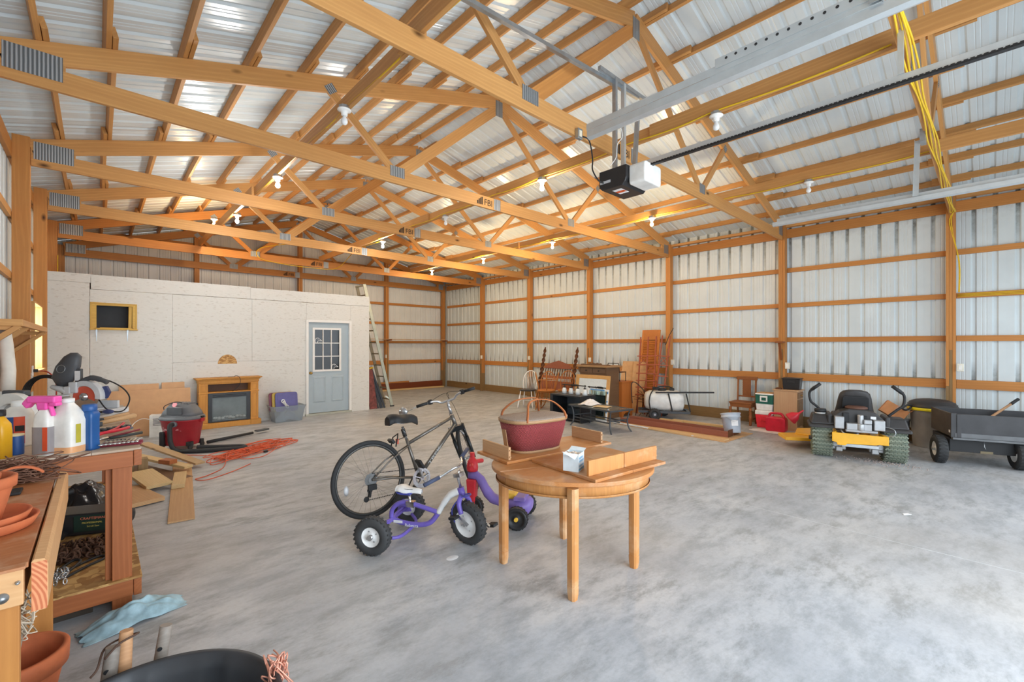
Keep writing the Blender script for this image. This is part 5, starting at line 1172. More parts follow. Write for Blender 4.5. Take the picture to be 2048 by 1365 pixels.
for s in (-1, 1):
    g = MB().box(-.12, s * .23 - .1, .12, .06, s * .23 + .1, .27).cyl((-.14, s * .25, .2), (-.1, s * .25, .2), .045, 12).cyl((-.05, s * .13, .2), (-.05, s * .33, .2), .03, 10).box(-.16, s * .2 - .03, .1, -.1, s * .2 + .05, .17); g.obj('hydro_drive', ALU, mw, .012)
    f = MB(); f.taper(.03, s * .40, .47, .60, .2, .15, .13, .12).taper(.03, s * .405, .42, .47, .24, .17, .22, .165).box(-.16, s * .32 - .03, .45, .2, s * .32 + .03, .62); f.obj('fender', MB_, mw, .02)
    MB().tube(spline([(.12, s * .37, .6), (.12, s * .47, .70), (.12, s * .53, .76), (.12, s * .545, .88), (.1, s * .5, .96), (.1, s * .42, 1.02)], 5), .017, 10).obj('control_lever', BLKP, mw); MB().tube([(.1, s * .52, .93), (.1, s * .41, 1.028)], .023, 10).obj('lever_grip', BLKP, mw)
MB().lathe([(.07, .62), (.075, .65), (.07, .67)], 18, T(.0, .42, 0)).obj('fuel_cap', BLKP, mw); MB().lathe([(.065, .6), (.065, .63)], 18, T(.0, .42, 0)).obj('cap_band', WHP, mw)
se = MB(); rows = []
for z, w, x in ((.5, .245, .24), (.58, .24, .22), (.70, .215, .19), (.83, .195, .155), (.90, .175, .14), (.935, .14, .135), (.95, .08, .135)):
    rows.append([(x + dx, w * y, z) for dx, y in ((-.05, -.9), (-.065, -.6), (-.07, 0), (-.065, .6), (-.05, .9), (.0, 1), (.05, .8), (.06, 0), (.05, -.8), (.0, -1))])
rings(se, rows); se.obj('seat_back', MB_, mw); MB().prism([(-.16, .6), (.16, .6), (.15, .82), (.13, .84), (-.13, .84), (-.15, .82)], -.012, .0, T(.125, 0, 0) @ RY(-14) @ Matrix(((0, 0, 1, 0), (1, 0, 0, 0), (0, 1, 0, 0), (0, 0, 0, 1)))).obj('seat_back_panel', BLKP, mw, .012, T(.13, 0, .05))
MB().taper(.42, 0, .5, .58, .22, .25, .2, .24).obj('seat_cushion', MB_, mw, .03)
en = MB(); en.prism([(-.30, .46), (-.31, .56), (-.2, .66), (-.08, .70), (.1, .70), (.2, .66), (.3, .57), (.3, .44)], -.02, .24, T(-.12, 0, 0) @ Matrix(((0, 0, 1, 0), (1, 0, 0, 0), (0, 1, 0, 0), (0, 0, 0, 1)))); en.obj('engine_shroud', MB_, mw, .015)
MB().lathe([(.13, .70), (.13, .72), (.1, .735), (.001, .735)], 20, T(-.0, 0, 0)).obj('shroud_cap', plain('rusty_top', (96, 66, 54), .7), mw)
ec = MB().box(-.26, -.14, .42, -.13, .14, .52).box(-.24, .16, .43, -.13, .27, .6).box(-.26, -.28, .44, -.13, -.16, .58).cyl((-.22, -.02, .5), (-.22, -.02, .64), .035, 12).cyl((-.24, -.02, .42), (-.24, -.02, .52), .045, 12).box(-.27, -.14, .52, -.2, -.05, .58).box(-.28, -.2, .40, -.2, .15, .435); ec.obj('engine_block', ALU, mw, .01)
for y0, y1, z0, z1 in ((.1, .17, .52, .65), (-.1, -.03, .52, .62)): MB().box(-.175, y0, z0, -.14, y1, z1).obj('ignition_part', BLKP, mw, .006)
MB().box(-.1445, -.2, .58, -.1415, -.14, .615).obj('white_label', WHITE, mw)
MB().tube(spline([(-.2, -.26, .5), (-.26, -.36, .48), (-.28, -.38, .42), (-.26, -.33, .38), (-.2, -.25, .4)], 5), .006, 6).tube(spline([(-.2, .2, .42), (-.26, .17, .38), (-.26, .1, .36), (-.24, 0, .38)], 5), .012, 6).obj('engine_hose', GALV, mw)
MB().box(-.12, -.25, .25, 1.1, -.19, .31).box(-.12, .19, .25, 1.1, .25, .31).obj('side_frame', MY, mw, .004)
dk = MB(); dk.prism([(.42, -.62), (1.05, -.62), (1.15, -.3), (1.15, .45), (1.0, .68), (.55, .72), (.4, .4)], .1, .2); dk.obj('mower_deck', MY, mw, .02); MB().prism([(.35, .52), (.8, .66), (.62, .98), (.25, .88)], .12, .17).obj('discharge_chute', MY, mw, .008, T(-.05, -.03, 0) )
for s in (-1, 1): fatwheel(mw, T(1.25, s * .36, .13), .13, .1, .06, MB_, .02, MB_, 14, TIRE)
MB().box(1.1, -.4, .28, 1.3, .4, .33).box(1.23, -.385, .13, 1.27, -.365, .3).box(1.23, .365, .13, 1.27, .385, .3).box(.65, -.26, .31, 1.15, .26, .36).obj('front_platform', MB_, mw, .01)
# dirt fallen from the tyre
random.seed(2); m = MB()
for k in range(260):
    x, y = 7.80 + random.gauss(0, .09), .98 + random.gauss(0, .22); r_ = random.uniform(.003, .008)
    m.ball((x, y, r_ * .6), r_, r_, r_ * .7, 5, 3)
o = m.obj('dried_dirt', plain('pinkish_dirt', (186, 168, 160), .9)); tag(o, 'scattering of pale dried dirt behind the right mower tyre', 'dirt', None, 'stuff')
# ---------------------------------------------------------------- things between mower and wall
t = thing('cardboard_box', 'tilted brown cardboard box on a grey bucket behind the mower', 'box', (9.5, 1.07, .52), 20, None, (R(34), R(8), R(12)))
BRC = plain('brown_cardboard', (186, 126, 78), .75)
MB().box(-.13, -.16, -.1, .13, .16, .1).obj('carton', BRC, t, .003); MB().box(-.132, -.01, -.102, .132, .01, .102).obj('tape_strip', plain('packing_tape', (160, 104, 62), .3), t)
o = MB().add([(-.13, -.16, .1), (.13, -.16, .1), (.13, -.2, .22), (-.13, -.2, .22)], [(0, 1, 2, 3)]).obj('flap', BRC, t, 0, None, 0, .004)
t = thing('bucket', 'grey bucket with a pale label behind the mower right tyre', 'bucket', (9.72, 1.02, 0)); MB().lathe([(.115, 0), (.132, .36), (.142, .36), (.142, .385), (.132, .385)], 28).obj('bucket_body', plain('mid_grey_plastic', (146, 152, 158), .5), t)
MB().lathe([(.1235, .12), (.129, .26)], 8, None, 1, 1, True, False, R(190), R(230)).obj('label', WHITE, t)
heap('garbage_bag', 'dusty black bag slumped behind the mower seat', 'bag', (9.5, 1.62, 0), .22, .24, .66, BLKP, 21, 12)
t = thing('trash_can', 'grey trash can with a black lid and yellow band beside the cart', 'trash can', (9.62, .62, 0))
GC = plain('grey_can_plastic', (156, 150, 142), .6, 0, .15, 5)
MB().lathe([(.22, 0), (.23, .01), (.262, .57), (.275, .58), (.275, .60)], 36).obj('can_body', GC, t)
MB().lathe([(.29, .575), (.30, .58), (.30, .62), (.29, .625)], 36).obj('yellow_band', plain('yellow_tape', (236, 214, 36), .4), t)
MB().lathe([(.30, .622), (.305, .64), (.29, .65), (.295, .67), (.28, .675), (.27, .70), (.2, .735), (.1, .75), (.001, .75)], 36).obj('lid', MB_, t)
MB().tube(spline([(-.17, .2, .63), (-.24, .26, .65), (-.3, .32, .60), (-.26, .28, .57), (-.19, .22, .62)], 5), .014, 8).obj('lid_handle', BLKP, t)
# ---------------------------------------------------------------- dump cart
DCM = plain('black_cart_metal', (62, 62, 64), .5, .2, .2, 5)
t = thing('dump_cart', 'black steel dump cart with white wheel hubs at right', 'cart', (8.56, .10, 0), 18.6)
c = MB(); c.box(-.12, -1.0, .37, -.09, .30, .68); c.obj('end_panel', DCM, t, .004)
MB().box(-.09, .27, .37, .66, .30, .68).obj('side_panel', plain('worn_cart_side', (76, 70, 64), .6, .1, .3, 6), t, .004); MB().box(-.09, -1.0, .37, .66, -.97, .68).obj('side_panel', DCM, t, .004); MB().box(.63, -.97, .37, .66, .27, .68).obj('front_panel', DCM, t, .004); MB().box(-.09, -.97, .37, .63, .27, .39).obj('bed_floor', DCM, t)
MB().box(-.16, -1.0, .345, -.09, .30, .37).box(-.135, -1.0, .37, -.12, .27, .43).obj('bottom_lip', plain('grey_worn_edge', (104, 106, 108), .5, .3), t, .003)
MB().box(-.13, .25, .37, -.1, .31, .69).box(-.14, .21, .37, -.122, .255, .68).obj('corner_post', DCM, t, .003)
for y in (.40, -.37):
    fatwheel(t, T(-.02, y, .185), .185, .12, .095, WHE, .02, SIL, 24, TIRE)
MB().tube([(-.02, .40, .185), (-.02, -.4, .185)], .016, 8).box(-.05, -.35, .17, .6, .3, .34).obj('axle_carriage', BLKP, t, .005)
MB().box(-.09, .3002, .42, -.02, .3015, .455).obj('white_sticker', WHITE, t); MB().box(-.054, -.12, .17, -.05, .0, .2).obj('slot_bracket', plain('dull_brass_bracket', (120, 108, 84), .5, .5), t)
MB().tube([(-.1, -.02, .35), (-.11, -.02, .27), (-.12, -.03, .24)], .003, 5).obj('hook_wire', SIL, t)
t = thing('shovel', 'long wooden handled tool with a black grip sticking out of the cart', 'shovel', (9.0, .02, .4))
WH = wood('ash_handle', (202, 158, 118), (160, 112, 76), 1.2, False)
MB().tube([(-.15, .12, .06), (.36, -.22, .37)], .016, 10).obj('handle', WH, t); MB().tube([(.36, -.22, .37), (.47, -.293, .437)], .02, 10).obj('grip', BLKP, t); MB().box(-.32, .02, .0, -.14, .22, .012, T(0, 0, .0)).obj('blade', GM, t, .004)
# ---------------------------------------------------------------- work benches
BW = wood('reddish_bench_wood', (186, 112, 66), (130, 68, 36), .8); BT = wood('bench_top_wood', (196, 130, 84), (146, 84, 48), .7, True, (206, 176, 146)); BLEACHED = wood('window_bleached_top', (206, 188, 166), (150, 116, 84), .7, False, (226, 218, 206))
b1 = thing('workbench', 'reddish wood work bench along the left wall holding bottles and saws', 'workbench', (0, 0, 0))
for j in range(4): MB().box(-.70 + .225 * j, 3.6, .945, -.70 + .225 * (j + 1) - .002, 6.3, .963).obj('top_plank', BLEACHED, b1, .002, None)  # pale tone: window light bleaching the top put into its colour
board('front_apron', (-.70, 3.588, .904), (.16, 3.588, .904), .036, .092, BW, b1); board('side_apron', (.182, 3.588, .905), (.182, 6.3, .905), .038, .096, BW, b1)
for y in (3.61, 6.2):
    for x in (.11, -.64):
        board('leg', (x, y, 0), (x, y, .94), .034, .092, BW, b1, (1, 0, 0))
        board('leg', (x - .03, y + .036, .17), (x - .03, y + .036, .94), .034, .092, BW, b1, (1, 0, 0))
board('lower_apron', (-.70, 3.588, .118), (.16, 3.588, .118), .034, .098, BW, b1); board('lower_apron', (.182, 3.588, .108), (.182, 6.3, .108), .038, .1, BW, b1)
MB().box(-.70, 3.57, .166, .203, 6.3, .18).obj('lower_shelf', OSB, b1, .002)
BZ, B2 = .9635, .905
b2 = thing('workbench', 'foreground wood bench with a rounded edge board holding clay pots', 'workbench', (0, 0, 0))
for j in range(3): MB().box(-.70 + .18 * j, 2.10, .887, -.70 + .18 * (j + 1) - .002, 3.46, B2).obj('top_plank', BT, b2, .002)
PALE = wood('pale_edge_board', (222, 178, 128), (190, 128, 78), .8)
e = MB().prism([(-.156, .740), (-.124, .740), (-.118, .75), (-.118, .885), (-.126, .905), (-.15, .908), (-.156, .90)], 0, 1.37, T(0, 2.10, 0) @ Matrix(((1, 0, 0, 0), (0, 0, 1, 0), (0, 1, 0, 0), (0, 0, 0, 1)))); e.obj('edge_board', PALE, b2)
END = NT('end_grain'); _v = END.coords((1, 1, 1), False); _w = END.n('ShaderNodeTexWave', wave_type='RINGS', rings_direction='Y'); _w.inputs['Scale'].default_value = 28; _w.inputs['Distortion'].default_value = 1.2
_m = END.n('ShaderNodeMapping'); _m.inputs['Location'].default_value = (.30, 0, -.74); END.l(_v, _m.inputs[0]); END.l(_m.outputs[0], _w.inputs['Vector'])
ENDG = END.set(END.ramp(_w.outputs['Fac'], [(.2, lin((196, 108, 68))), (.8, lin((226, 152, 106)))]), .5)
MB().box(-.155, 2.0985, .742, -.12, 2.1, .898).obj('end_grain', ENDG, b2)
board('near_apron', (-.70, 2.085, .842), (-.17, 2.085, .842), .034, .115, PALE, b2); MB().box(-.70, 2.06, .897, -.165, 2.10, .906).obj('top_strip', BT, b2, .002)
for x, y in ((-.225, 2.12), (-.64, 2.12), (-.20, 3.06), (-.64, 3.06)): board('leg', (x, y, 0), (x, y, .887 if y > 2.5 else .785), .036, .088, PINE2, b2, (1, 0, 0))
board('inner_rail', (-.19, 2.14, .83), (-.19, 3.44, .83), .034, .1, PINE2, b2)
for x, z, r_ in ((-.215, .82, .016), (-.182, .858, .006)): MB().lathe([(r_, 0), (r_, .004), (r_ * .6, .006), (r_ * .6, .012), (.001, .013)], 16, T(x, 2.068, z) @ RX(90)).obj('bolt', GALV, b2)
# ---------------------------------------------------------------- terracotta pots
TC = plain('terracotta', (198, 108, 66), .75, 0, .14, 14); TCD = plain('dry_soil', (74, 54, 42), .95, 0, .3, 30)
def pot(lb, loc, r_, h, grp=None, soil=None, rot=None):
    t = thing('flower_pot', lb, 'flower pot', loc, 0, grp, rot)
    MB().lathe([(r_ * .62, 0), (r_ * .9, h * .74), (r_ * .9, h * .75), (r_, h * .76), (r_ * 1.02, h * .98), (r_ * .98, h), (r_ * .9, h), (r_ * .86, h * .74), (r_ * .6, .012)], 40, caps=False).lathe([(.001, 0), (r_ * .62, 0)][::-1], 40, caps=False).obj('pot_body', TC, t)
    if soil: MB().lathe([(.001, h * soil), (r_ * .86, h * soil)][::-1], 24, None, caps=False).obj('soil', TCD, t)
    return t
def saucer(lb, z, r_, dx=0):
    t = MB().lathe([(.001, 0), (r_ * .85, 0), (r_ * .9, .006), (r_, .035), (r_ * .99, .04), (r_ * .93, .038), (r_ * .84, .01), (.001, .008)], 40, T(-.315 + dx, 2.55, z), caps=False).obj('saucer', TC); tag(t, lb, 'saucer', 'terracotta saucers under the pots'); return t
saucer('lower wide terracotta saucer under the stacked pots', B2 + .001, .15); saucer('upper terracotta saucer directly under the stacked pots', B2 + .022, .135, -.005)
pot('large terracotta pot holding a smaller pot on the bench saucers', (-.335, 2.57, B2 + .031), .108, .165); pot('small terracotta pot nested inside the larger pot, soil in it', (-.355, 2.58, B2 + .07), .085, .135, None, .8)
pot('big empty terracotta pot on the floor under the foreground bench', (-.255, 2.76, 0), .165, .31, None, .25)
t = thing('pot_shard', 'broken terracotta shard on the foreground bench', 'shard', (-.23, 3.03, B2 + .001))
MB().lathe([(.10, 0), (.105, .05)], 12, T(-.03, -.04, .045) @ RX(90), 1, 1, True, False, R(40), R(120)).obj('shard', TC, t, 0, None, 0, .008)
o = MB().box(-.42, 3.06, B2 + .001, -.26, 3.16, B2 + .014).obj('tray', BLKP, None, .004); tag(o, 'flat black plastic tray beside the broken terracotta shard', 'tray')
def tangle(name, lb, cat, loc, rx, ry, h, n, r_, mt, seed, k=5):
    random.seed(seed); m = MB()
    for i in range(n):
        m.tube(spline([(loc[0] + random.gauss(0, rx * .5), loc[1] + random.gauss(0, ry * .5), loc[2] + r_ + h * random.random() ** 1.6) for _ in range(k)], 4), r_, 5)
    o = m.obj(name, mt); tag(o, lb, cat, None, 'stuff'); return o
tangle('wire_pile', 'tangled pile of rusty wire hooks on the foreground bench', 'wire', (-.33, 3.34, B2), .19, .10, .13, 60, .0028, plain('rusty_wire', (128, 92, 74), .6, .4), 8)
tangle('twine', 'frayed pale twine hanging under the foreground bench edge', 'twine', (-.2, 2.24, .62), .05, .12, .13, 22, .0022, plain('pale_jute', (206, 190, 168), .9), 12)
heap('rag', 'grey burlap rag under the foreground bench edge', 'rag', (-.215, 2.24, .60), .03, .1, .07, plain('grey_burlap', (150, 140, 126), .95), 13, 10)
# ---------------------------------------------------------------- bottles and cans on the bench
def bottle(lb, x, y, prof, mt, cap=None, capm=None, rect=None, cat='bottle', name='bottle', rz=0):
    t = thing(name, lb, cat, (x, y, BZ), rz)
    if rect:
        rings(MB(), [sq(rect[0] * k, rect[1] * k, z, .45) for k, z in prof]).obj('bottle_body', mt, t)
    else: MB().lathe(prof, 28).obj('bottle_body', mt, t)
    if cap: MB().lathe(cap, 20).obj('cap', capm, t)
    return t
YB = plain('amber_yellow_plastic', (226, 168, 34), .35); WB = plain('milk_white_plastic', (238, 234, 226), .35); BB = plain('bottle_blue', (34, 88, 150), .35); NAVY = plain('navy_label_blue', (40, 84, 150), .5); ORG = plain('orange_red_label', (226, 84, 48), .5); AMB = plain('amber_liquid', (232, 172, 122), .3); GLB = plain('grey_label', (150, 142, 142), .5); PNK = plain('hot_pink_plastic', (246, 92, 178), .35, 0, .1)
t = bottle('yellow plastic bottle with a black cap at the left edge of the bench', -.405, 3.80, [(1, 0), (1, .15), (.92, .19), (.5, .225), (.42, .23), (.42, .24)], YB, [(.026, .235), (.027, .24), (.027, .27), (.001, .272)], BLKP, (.048, .036), rz=-42)
MB().box(-.02, -.0375, .03, .04, -.0362, .15).obj('label', plain('yellow_label', (240, 210, 60), .5), t)
t = bottle('white bottle with an orange and blue label behind the small blue can', -.365, 4.18, [(.068, 0), (.07, .01), (.07, .2), (.055, .235), (.03, .25), (.028, .26)], WB, [(.032, .25), (.033, .255), (.033, .285), (.001, .287)], WHP, rz=-42)
MB().lathe([(.0705, .02), (.0705, .19)], 24, None, 1, 1, True, False, R(200), R(340)).obj('label', ORG, t); MB().lathe([(.0712, .06), (.0712, .19)], 6, None, 1, 1, True, False, R(275), R(300)).obj('label_band', NAVY, t); MB().lathe([(.0712, .1), (.0712, .135)], 8, None, 1, 1, True, False, R(305), R(338)).obj('label_band', BLKP, t)
t = bottle('small blue can with a yellow rim and barcode on the bench', -.345, 3.86, [(.031, 0), (.032, .004), (.032, .11), (.03, .115)], NAVY, [(.033, .108), (.033, .118), (.028, .12), (.001, .12)], plain('cream_rim', (236, 222, 180), .5), None, 'can', 'paint_can', -42)
m = MB(); m.lathe([(.0325, .012), (.0325, .045)], 8, None, 1, 1, True, False, R(235), R(285)); m.obj('barcode_label', WHITE, t); m = MB()
for k in range(7): m.lathe([(.0328, .018), (.0328, .042)], 1, None, 1, 1, True, False, R(240 + k * 6), R(242.5 + k * 6))
m.obj('barcode', BLKP, t)
t = bottle('white spray bottle with a pink trigger, grey liquid inside', -.222, 3.73, [(1, 0), (1, .01), (1, .19), (.82, .235), (.42, .265), (.35, .275)], WB, None, None, (.047, .036), rz=-42)
rings(MB(), [sq(.0505, .0365, .008, .45), sq(.0505, .0365, .165, .45)], True, False, False).obj('liquid_panel', GLB, t); MB().box(.022, -.0378, .03, .049, -.0365, .165).obj('label', ORG, t)
h = MB(); h.taper(0, 0, .27, .30, .02, .018, .024, .02).box(-.065, -.02, .298, .06, .02, .325).beam((-.06, 0, .31), (-.085, 0, .285), .03, .03).beam((.02, 0, .3), (.04, 0, .245), .02, .012).box(.03, -.016, .285, .065, .016, .30); h.obj('trigger_head', PNK, t, .006, T(0, 0, -.13) @ Matrix.Diagonal((1.25, 1.3, 1.45, 1)))
t = bottle('large white jug with a little amber liquid at its bottom', -.13, 3.735, [(1, 0), (1.02, .02), (1.02, .19), (.9, .225), (.55, .27), (.36, .29), (.34, .3)], WB, [(.03, .295), (.032, .3), (.032, .318), (.001, .32)], WHP, (.075, .062), rz=-42)
rings(MB(), [sq(.0768, .0636, .004, .45), sq(.0774, .064, .02, .45), sq(.0774, .064, .04, .45)], True, False, False).obj('amber_level', AMB, t); MB().box(.0772, -.03, .06, .0785, .0, .17).obj('label', plain('olive_label', (190, 178, 60), .5), t)
t = bottle('tall square blue plastic bottle with a ribbed blue cap', -.035, 3.74, [(1, 0), (1.03, .012), (.98, .05), (.98, .19), (1.05, .215), (.85, .235), (.72, .24)], BB, [(.034, .235), (.036, .24), (.036, .272), (.03, .276), (.001, .276)], plain('cap_blue', (44, 92, 156), .4), (.04, .036), rz=-42)
# ---------------------------------------------------------------- saws
SGR = plain('saw_grey', (206, 208, 210), .4); DGR = plain('saw_dark_grey', (78, 80, 84), .5); NVB = plain('saw_navy', (56, 66, 110), .45); REDB = plain('blade_red', (206, 88, 66), .35); BLD = plain('saw_steel', (196, 196, 196), .25, .9)
ms = thing('mitre_saw', 'grey sliding mitre saw with a black dust bag at the far bench end', 'mitre saw', (-.09, 5.65, BZ), -38)
MB().prism(circ(.16, 28), 0, .05, T(0, 0, .01)).box(-.3, -.07, .0, .27, .16, .05).box(.1, -.16, .01, .17, -.02, .045).obj('base', SGR, ms, .006); MB().box(.05, -.30, .015, .12, -.14, .05).box(.065, -.34, .02, .105, -.3, .045).obj('table_arm', SGR, ms, .004)
MB().tube([(.2, -.12, .035), (.31, -.17, .045)], .009, 8).obj('clamp_rod', BLKP, ms); MB().ball((.35, -.19, .05), .05, .022, .02, 12, 8, None).obj('lock_handle', NVB, ms)
MB().box(-.28, .05, .05, .25, .075, .12).obj('fence', SGR, ms, .004)
Mx = T(.02, .0, .165)
MB().cyl((.02, -.022, .165), (.02, -.018, .165), .125, 40).obj('saw_blade', BLD, ms); MB().lathe([(.035, 0), (.095, 0)], 30, Mx @ T(0, -.0235, 0) @ RX(90), 1, 1, False, False, R(-25), R(205)).obj('blade_print', REDB, ms)
MB().lathe([(.001, 0), (.035, 0), (.035, .008), (.018, .01), (.018, .02), (.001, .02)], 20, Mx @ T(0, -.024, 0) @ RX(90)).obj('arbor_flange', BLD, ms)
g = MB(); out = [(.145 * math.cos(R(a)), .145 * math.sin(R(a))) for a in range(-10, 201, 10)]; inn = [(.1 * math.cos(R(a)), .1 * math.sin(R(a))) for a in range(200, -11, -10)]
n = len(out); g.add([(x, -.035, z) for x, z in out] + [(x, .03, z) for x, z in out] + [(x, -.035, z) for x, z in inn[::-1]] + [(x, .03, z) for x, z in inn[::-1]],
      [f for k in range(n - 1) for f in ((k, k + 1, n + k + 1, n + k), (k, 2 * n + k, 2 * n + k + 1, k + 1), (2 * n + k, 3 * n + k, 3 * n + k + 1, 2 * n + k + 1), (n + k, n + k + 1, 3 * n + k + 1, 3 * n + k))], Mx, False); g.obj('blade_guard', SGR, ms)
MB().box(-.10, -.045, .2, -.03, .05, .30, T(0, 0, 0)).tube([(-.26, -.02, .26), (-.12, -.02, .215)], [.018, .035], 10).box(-.14, -.05, .1, -.08, .05, .26).obj('motor_arm', SGR, ms, .01)
MB().tube(spline([(-.03, 0, .3), (.06, 0, .335), (.15, 0, .315), (.2, 0, .29)], 5), [.02] * 5 + [.024] * 5 + [.02] * 6, 10).obj('handle', DGR, ms)
MB().prism([(.12, .15), (.17, .14), (.2, .2), (.17, .26), (.13, .25)], -.05, -.02, RX(90)).obj('laser_housing', NVB, ms, .006); MB().box(-.08, .0, .3, -.03, .03, .42).obj('dust_port', DGR, ms, .005); MB().box(-.078, -.003, .31, -.034, 0, .40).obj('white_decal', WHITE, ms)
dbm = MB(); rows = []
for z, w, d, x in ((.26, .05, .03, -.19), (.34, .10, .05, -.185), (.44, .10, .055, -.15), (.53, .07, .045, -.11), (.565, .028, .02, -.10)): rows.append([(x + w * math.cos(a), .02 + d * math.sin(a), z) for a in [2 * PI * k / 16 for k in range(16)]])
rings(dbm, rows); dbm.obj('dust_bag', DGR, ms); MB().torus(.035, .003, 24, 6, T(-.165, -.037, .42) @ RX(80)).obj('bag_emblem', GALV, ms)
s2 = thing('chop_saw', 'second saw with a round white guard behind the left bottles', 'saw', (-.42, 4.9, BZ), -45)
MB().box(-.22, -.1, 0, .2, .1, .04).box(-.24, .1, .02, .3, .14, .09).obj('base', SGR, s2, .005); MB().lathe([(.09, 0), (.165, 0), (.165, .05), (.09, .05), (.09, 0)], 30, T(.0, -.02, .12) @ RX(90), 1, 1, False, False, R(-15), R(195)).obj('blade_guard', WHP, s2); MB().cyl((0, -.04, .12), (0, -.037, .12), .125, 36).obj('saw_blade', BLD, s2)
MB().tube([(-.18, .02, .2), (.34, .05, .26)], .014, 8).obj('slide_rod', SIL, s2); MB().box(-.12, -.02, .26, .05, .03, .30).obj('handle', DGR, s2, .008); MB().box(-.2, .0, .04, -.12, .08, .2).obj('arm', DGR, s2, .006)
cable('black power cord looping over the mitre saw', [(-.06, 5.7, 1.26), (.04, 5.65, 1.28), (.16, 5.55, 1.21), (.22, 5.5, 1.11), (.19, 5.45, 1.01), (.13, 5.42, .99), (.06, 5.45, 1.02), (.01, 5.55, 1.1)], .006, 'power_cable', 'cord', BLACK)
m = MB()
for k in range(5): m.torus(.15 + .006 * k, .007, 30, 6, T(-.36, 6.16 - .02 * k, 1.14) @ RZ(-40 + 3 * k) @ RX(90))
tag(m.obj('hose_coil', BLACK), 'coil of black hose standing behind the mitre saw by the wall', 'hose')
# ---------------------------------------------------------------- hand tools
HW = wood('hammer_handle', (220, 178, 130), (184, 136, 88), 1.4, False); MRN = plain('maroon_rubber', (126, 30, 48), .45); RDT = plain('red_tool_grip', (206, 36, 58), .4)
def tool(lb, name, cat, a, b, r_, mt, hm=None, head=None):
    t = thing(name, lb, cat, a); d = Vector(b) - Vector(a)
    MB().tube([(0, 0, 0), d * .6, d * .95, d], [r_ * .75, r_, r_ * 1.15, r_ * .7], 10).obj('handle', mt, t)
    if hm: MB().box(-.06, -.015, -.02, .06, .015, .015, RZ(20)).obj('tool_head', hm, t, .005)
tool('pale hammer handle, the farther of two beside the blue bottle', 'hammer', 'hammer', (-.02, 4.95, .985), (.20, 5.15, .995), .015, HW, GM); tool('pale hammer handle, the nearer of two, its round end over the edge', 'hammer', 'hammer', (-.03, 4.72, .985), (.235, 4.88, 1.01), .019, HW, GM)
t = thing('lopper', 'red handled loppers lying beside the blue bottle', 'loppers', (0, 4.2, BZ + .015))
MB().tube(spline([(-.04, -.1, .0), (.04, .0, .01), (.11, .2, .01), (.15, .42, .01)], 5), .009, 8).tube(spline([(-.05, -.06, .0), (.03, -.02, .012), (.12, .06, .012), (.17, .16, .01)], 5), .011, 8).obj('handle', RDT, t); MB().prism([(-.1, -.03), (-.02, -.015), (0, .02), (-.08, .03)], 0, .01, T(-.02, -.12, -.01)).obj('blade', BLD, t)
t = thing('pliers', 'long maroon handled pliers by the wrench row', 'pliers', (.05, 4.02, BZ + .014)); MB().tube([(0, 0, 0), (.17, .12, .02)], .007, 8).obj('handle', MRN, t); MB().tube([(.01, -.02, 0), (.18, .05, .006)], .01, 8).obj('handle', plain('black_grip', (52, 58, 56), .5), t); MB().tube([(0, -.005, 0), (-.07, -.05, 0)], [.012, .004], 8).obj('jaw', BLD, t)
t = thing('tool_rail', 'black plastic socket rail behind the pliers', 'tool holder', (.1, 4.42, BZ + .001), 30); MB().box(-.1, -.03, 0, .1, .03, .012).obj('rail', plain('slate_plastic', (92, 98, 108), .45), t, .003)
for k in range(5):
    for y in (-.015, .015): MB().cyl((-.08 + .04 * k, y, .012), (-.08 + .04 * k, y, .03), .013, 12).obj('socket', GM, t)
t = thing('wrench_rack', 'maroon rack for the row of combination wrenches', 'tool rack', (.115, 3.76, BZ + .001), -12); MB().box(-.1, .012, 0, .1, .03, .02).box(-.1, -.03, 0, .1, -.015, .012).obj('rack', MRN, t, .002)
ORDW = ['largest and leftmost', 'second from the left', 'third from the left', 'fourth from the left', 'middle', 'fourth from the right', 'third from the right', 'second from the right', 'smallest and rightmost']
for k in range(9):
    w = thing('wrench', ORDW[k] + ' of the nine chrome combination wrenches in the maroon rack', 'wrench', (.03 + .0205 * k, 3.775 - .0042 * k, BZ + .024), -12, 'combination wrenches in the maroon rack')
    s_ = 1.1 - .05 * k
    MB().box(-.005, -.06 * s_, -.003, .005, .07 * s_, .004).obj('shank', CHR, w); MB().torus(.009 * s_, .004, 12, 6, T(0, -.068 * s_, 0)).obj('box_end', CHR, w); MB().prism([(-.008, 0), (.008, 0), (.012, .012), (.006, .02), (.003, .01), (-.003, .01), (-.006, .02), (-.012, .012)], -.003, .004, T(0, .068 * s_, 0)).obj('open_end', CHR, w)
for j, (x, y, l, rz, mt, lb) in enumerate(((-.3, 4.35, .28, 20, GM, 'dark steel square lying behind the spray bottle'), (-.28, 4.52, .3, -10, LT, 'short pale batten lying behind the spray bottle'), (-.25, 4.68, .32, 12, BLKP, 'black strap bar lying in front of the second saw'), (.02, 5.2, .34, 30, WHP, 'white board lying under the hammer handles'))):
    o = MB().box(-l / 2, -.03 if j != 3 else -.14, 0, l / 2, .03 if j != 3 else .16, .008).obj(('square', 'batten', 'bar', 'white_board')[j], mt, None, .002, T(x, y, BZ + .001) @ RZ(rz)); tag(o, lb, ('square', 'batten', 'bar', 'board')[j])
